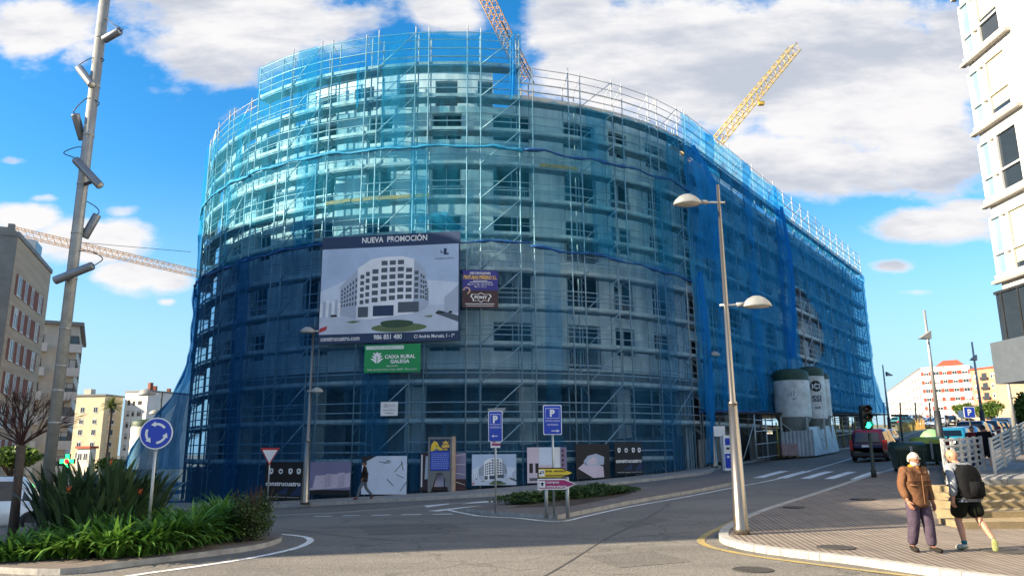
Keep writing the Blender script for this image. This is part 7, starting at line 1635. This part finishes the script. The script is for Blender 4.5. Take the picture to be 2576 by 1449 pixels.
# white building at the right edge
WX = 18.5; z1 = 34
root, L_, I4 = block('white_building', 'sunlit white tower with stacked corner windows at the right edge', 'building', (WX, 27.6), (WX, 4), 16, 5.45, z1, walls('white_facade', '#e2ded6', '#d5d0c6'), None)
M_CGL = mat('corner_glass', '#7f9db0', .08, 0, var=.2, scale=.5, spec=.8); M_LEDGE = mat('ledge_grey', '#9a9691', .7, var=.12)
for k in range(10):
    z = 8.1 + k * 3.0 - 5.45 - 3.0; h = 2.25
    if z < 0: continue
    mb = MB(); mb.use(M_LEDGE); mb.box((-.25, -.22, z - .32), (2.6, -.002, z - .2)); mb.use(M_WFR); mb.box((-.12, -.14, z - .198), (2.5, -.002, z - .002)); mb.build('ledge', root)
    mb = MB(); mb.use(M_WFR)
    for x in (.0, .62, 1.0, 2.2): mb.box((x, -.14, z), (x + .09, -.002, z + h))
    for zz in (.75, h - .09): mb.box((.09, -.13, z + zz), (2.2, -.003, z + zz + .07))
    mb.build('window', root); 
    mb = MB(); mb.use(M_CGL); mb.face([(.09, -.05, z), (.62, -.05, z), (.62, -.05, z + h), (.09, -.05, z + h)]); mb.use(M_PANE); mb.face([(1.09, -.05, z), (2.2, -.05, z), (2.2, -.05, z + h), (1.09, -.05, z + h)])
    if k % 3 != 2: mb.use(mat('window_blind_cream', '#cbbf9c', .8, var=.1)); mb.face([(1.12, -.055, z + h * (.1 if k % 2 else .45)), (2.18, -.055, z + h * (.1 if k % 2 else .45)), (2.18, -.055, z + h - .1), (1.12, -.055, z + h - .1)])
    mb.build('pane', root)
for k in range(6):
    for x in (6, 10, 14, 18): put_window(root, I4, x, 1.0 + k * 3.0 + 1.2, 1.4, 1.6, 1)
cl = P(2510, 940, 26); mb = MB(); mb.use(mat('canopy_panel', '#5b636c', .5, .2, var=.1)); mb.box((.6, -1.15, -1.5), (9, -.01, -.02)); mb.build('overhang', root)
mb = MB(); mb.use(M_PANE); mb.box((.7, -.75, .0), (3, -.15, 1.75)); mb.use(M_DKMET); mb.box((.65, -.8, 1.752), (3.05, -.15, 1.85))
for x in (1.0, 1.9, 2.9): mb.box((x, -.79, 0), (x + .06, -.752, 1.75))
mb.build('glazed_balcony', root)
mb = MB(); mb.use(M_CONC); mb.box((4, .5, -6.2), (20, 14, -1.52)); mb.build('base_wall', root)
# flats up the hill
h1, h2, h3 = P(2240, 1050, 330), P(2329, 1050, 232), P(2456, 1050, 224); zt = P(2400, 921, 228).z
root, L_, I4 = block('apartment_building', 'white flats with red window bands at the top of the street', 'building', (h2.x, h2.y), (h3.x, h3.y), 14, 2, zt, M_WHITER, None)
fl = 2.62
for k in range(6):
    z = zt - 2 - 2.6 - k * fl; x = .2
    mb = MB(); mb.use(M_REDS); mb.box((.1, -.05, z), (L_ - .1, -.004, z + 1.15)); mb.build('red_band', root)
    for j in range(6): put_window(root, Matrix.Translation((0, -.055, 0)), .9 + j * 2.55, z + .02, (1.3, 1.6, 1.1)[j % 3], 1.12, wr.choice((0, 1, 2)))
mb = MB(); mb.use(M_ROOFT); mb.mesh([(L_ * .3, 1, zt - 2 + .01), (L_ * .9, 1, zt - 2 + .01), (L_ * .9, 8, zt - 2 + .01), (L_ * .3, 8, zt - 2 + .01), (L_ * .45, 4, zt + .1), (L_ * .75, 4, zt + .1)], [(0, 1, 5, 4), (1, 2, 5), (2, 3, 4, 5), (3, 0, 4)]); mb.build('roof', root)
root, L_, I4 = block('apartment_building', 'long sunlit white block receding left of the red-banded flats', 'building', (h1.x, h1.y), (h2.x - .3, h2.y + .2), 14, 2, zt - .6, M_WHITER, M_SLATE_R, over=.15)
for k in range(5):
    for j in range(13): put_window(root, I4, L_ - 4 - j * 7.2, zt - 5.6 - k * fl, 1.6, 1.2, wr.choice((0, 1)), M_BROWNF)
h4, h5 = P(2457, 1050, 214), P(2532, 1050, 205); zt2 = P(2490, 928, 210).z
root, L_, I4 = block('apartment_building', 'brick flats with balconies right of the red-banded flats', 'building', (h4.x, h4.y), (h5.x, h5.y), 12, 2, zt2, M_WARM, M_ROOFT, over=.25)
for k in range(6):
    z = zt2 - 2 - 2.7 - k * 2.7
    put_window(root, I4, .7, z, 1.6, 1.3, 2); put_window(root, I4, 6.3, z, 1.3, 1.3, 1); mb = MB(); mb.use(M_DKMET); mb.box((3.2, -.5, z - .3), (5.6, -.001, z - .2)); mb.box((3.2, -.5, z - .195), (5.6, -.46, z + .5)); mb.build('balcony', root); put_window(root, I4, 3.5, z - .15, 1.6, 1.7, 0, M_BROWNF)
h6, h7 = P(2512, 1050, 128), P(2610, 1050, 112); zt3 = P(2560, 940, 125).z
mb = MB(); mb.use(M_TANW); root, L_, I4 = block('gable_wall', 'bare tan gable wall beside the overhanging corner', 'building', (h6.x, h6.y), (h7.x, h7.y), 8, 2, zt3, M_TANW, None)
mb = MB(); mb.use(M_TANW); mb.prism([(0, 0), (2.2, 0), (2.2, .01), (0, .01)], .1, Matrix.Rotation(R(90), 4, 'X')) if False else None
# flats outside the left of the picture: they throw the long shade over the street
M_SH = walls('shade_block_render', '#a59c8e', '#948b7c')
root = empty('apartment_building', (-35, 0, -1), 0, 'tall stepped flats beyond the left edge that shade the junction', 'building'); prof = [(47, 0), (47, 23.4), (41.5, 23.6), (36, 24.8), (33, 26.2), (29, 28.2), (11.2, 28.2), (11.2, 21.8), (6.7, 21.8), (6.7, 0)]
mb = MB(); mb.use(M_SH); n = len(prof); vs = [(0, y, z) for y, z in prof] + [(-13, y, z) for y, z in prof]; mb.mesh(vs, [tuple(range(n)), tuple(range(2 * n - 1, n - 1, -1))] + [(k, n + k, n + (k + 1) % n, (k + 1) % n) for k in range(n)]); mb.build('wall', root)
for k in range(6):
    for j in range(9): put_window(root, Matrix.Rotation(R(90), 4, 'Z'), 10 + j * 3.9, 2 + k * 3.0, 1.5, 1.6, wr.choice((0, 1, 2)), M_BROWNF)

# fallen leaves and grit along the kerbs
mb = MB(); mb.use(leafmat('fallen_leaf', '#6b4f2a', '#a8893f', .1))
def litter(line, n, w):
    for i in range(n):
        k = pr_.randrange(len(line) - 1); q = Vector(line[k]).lerp(Vector(line[k + 1]), pr_.random()) + Vector((pr_.gauss(0, w), pr_.gauss(0, w))); z = H(q.x, q.y) + .02 + (.11 if False else 0); s = pr_.uniform(.012, .035); a = pr_.uniform(0, 6.28); u = V((math.cos(a), math.sin(a), pr_.uniform(-.3, .3))); v_ = V((-math.sin(a), math.cos(a), pr_.uniform(-.3, .3)))
        c = V((q.x, q.y, z + .01)); mb.face([c - u * s, c + v_ * s * .6, c + u * s, c - v_ * s * .6])
litter(IL, 130, .18); litter(YLs[8:], 120, .2); litter(MEDL, 120, .2); litter(list(KERB_B), 160, .25)
tag(mb.build('fallen_leaves'), 'scattered dry leaves lying along the kerbs', 'leaves', kind='stuff')
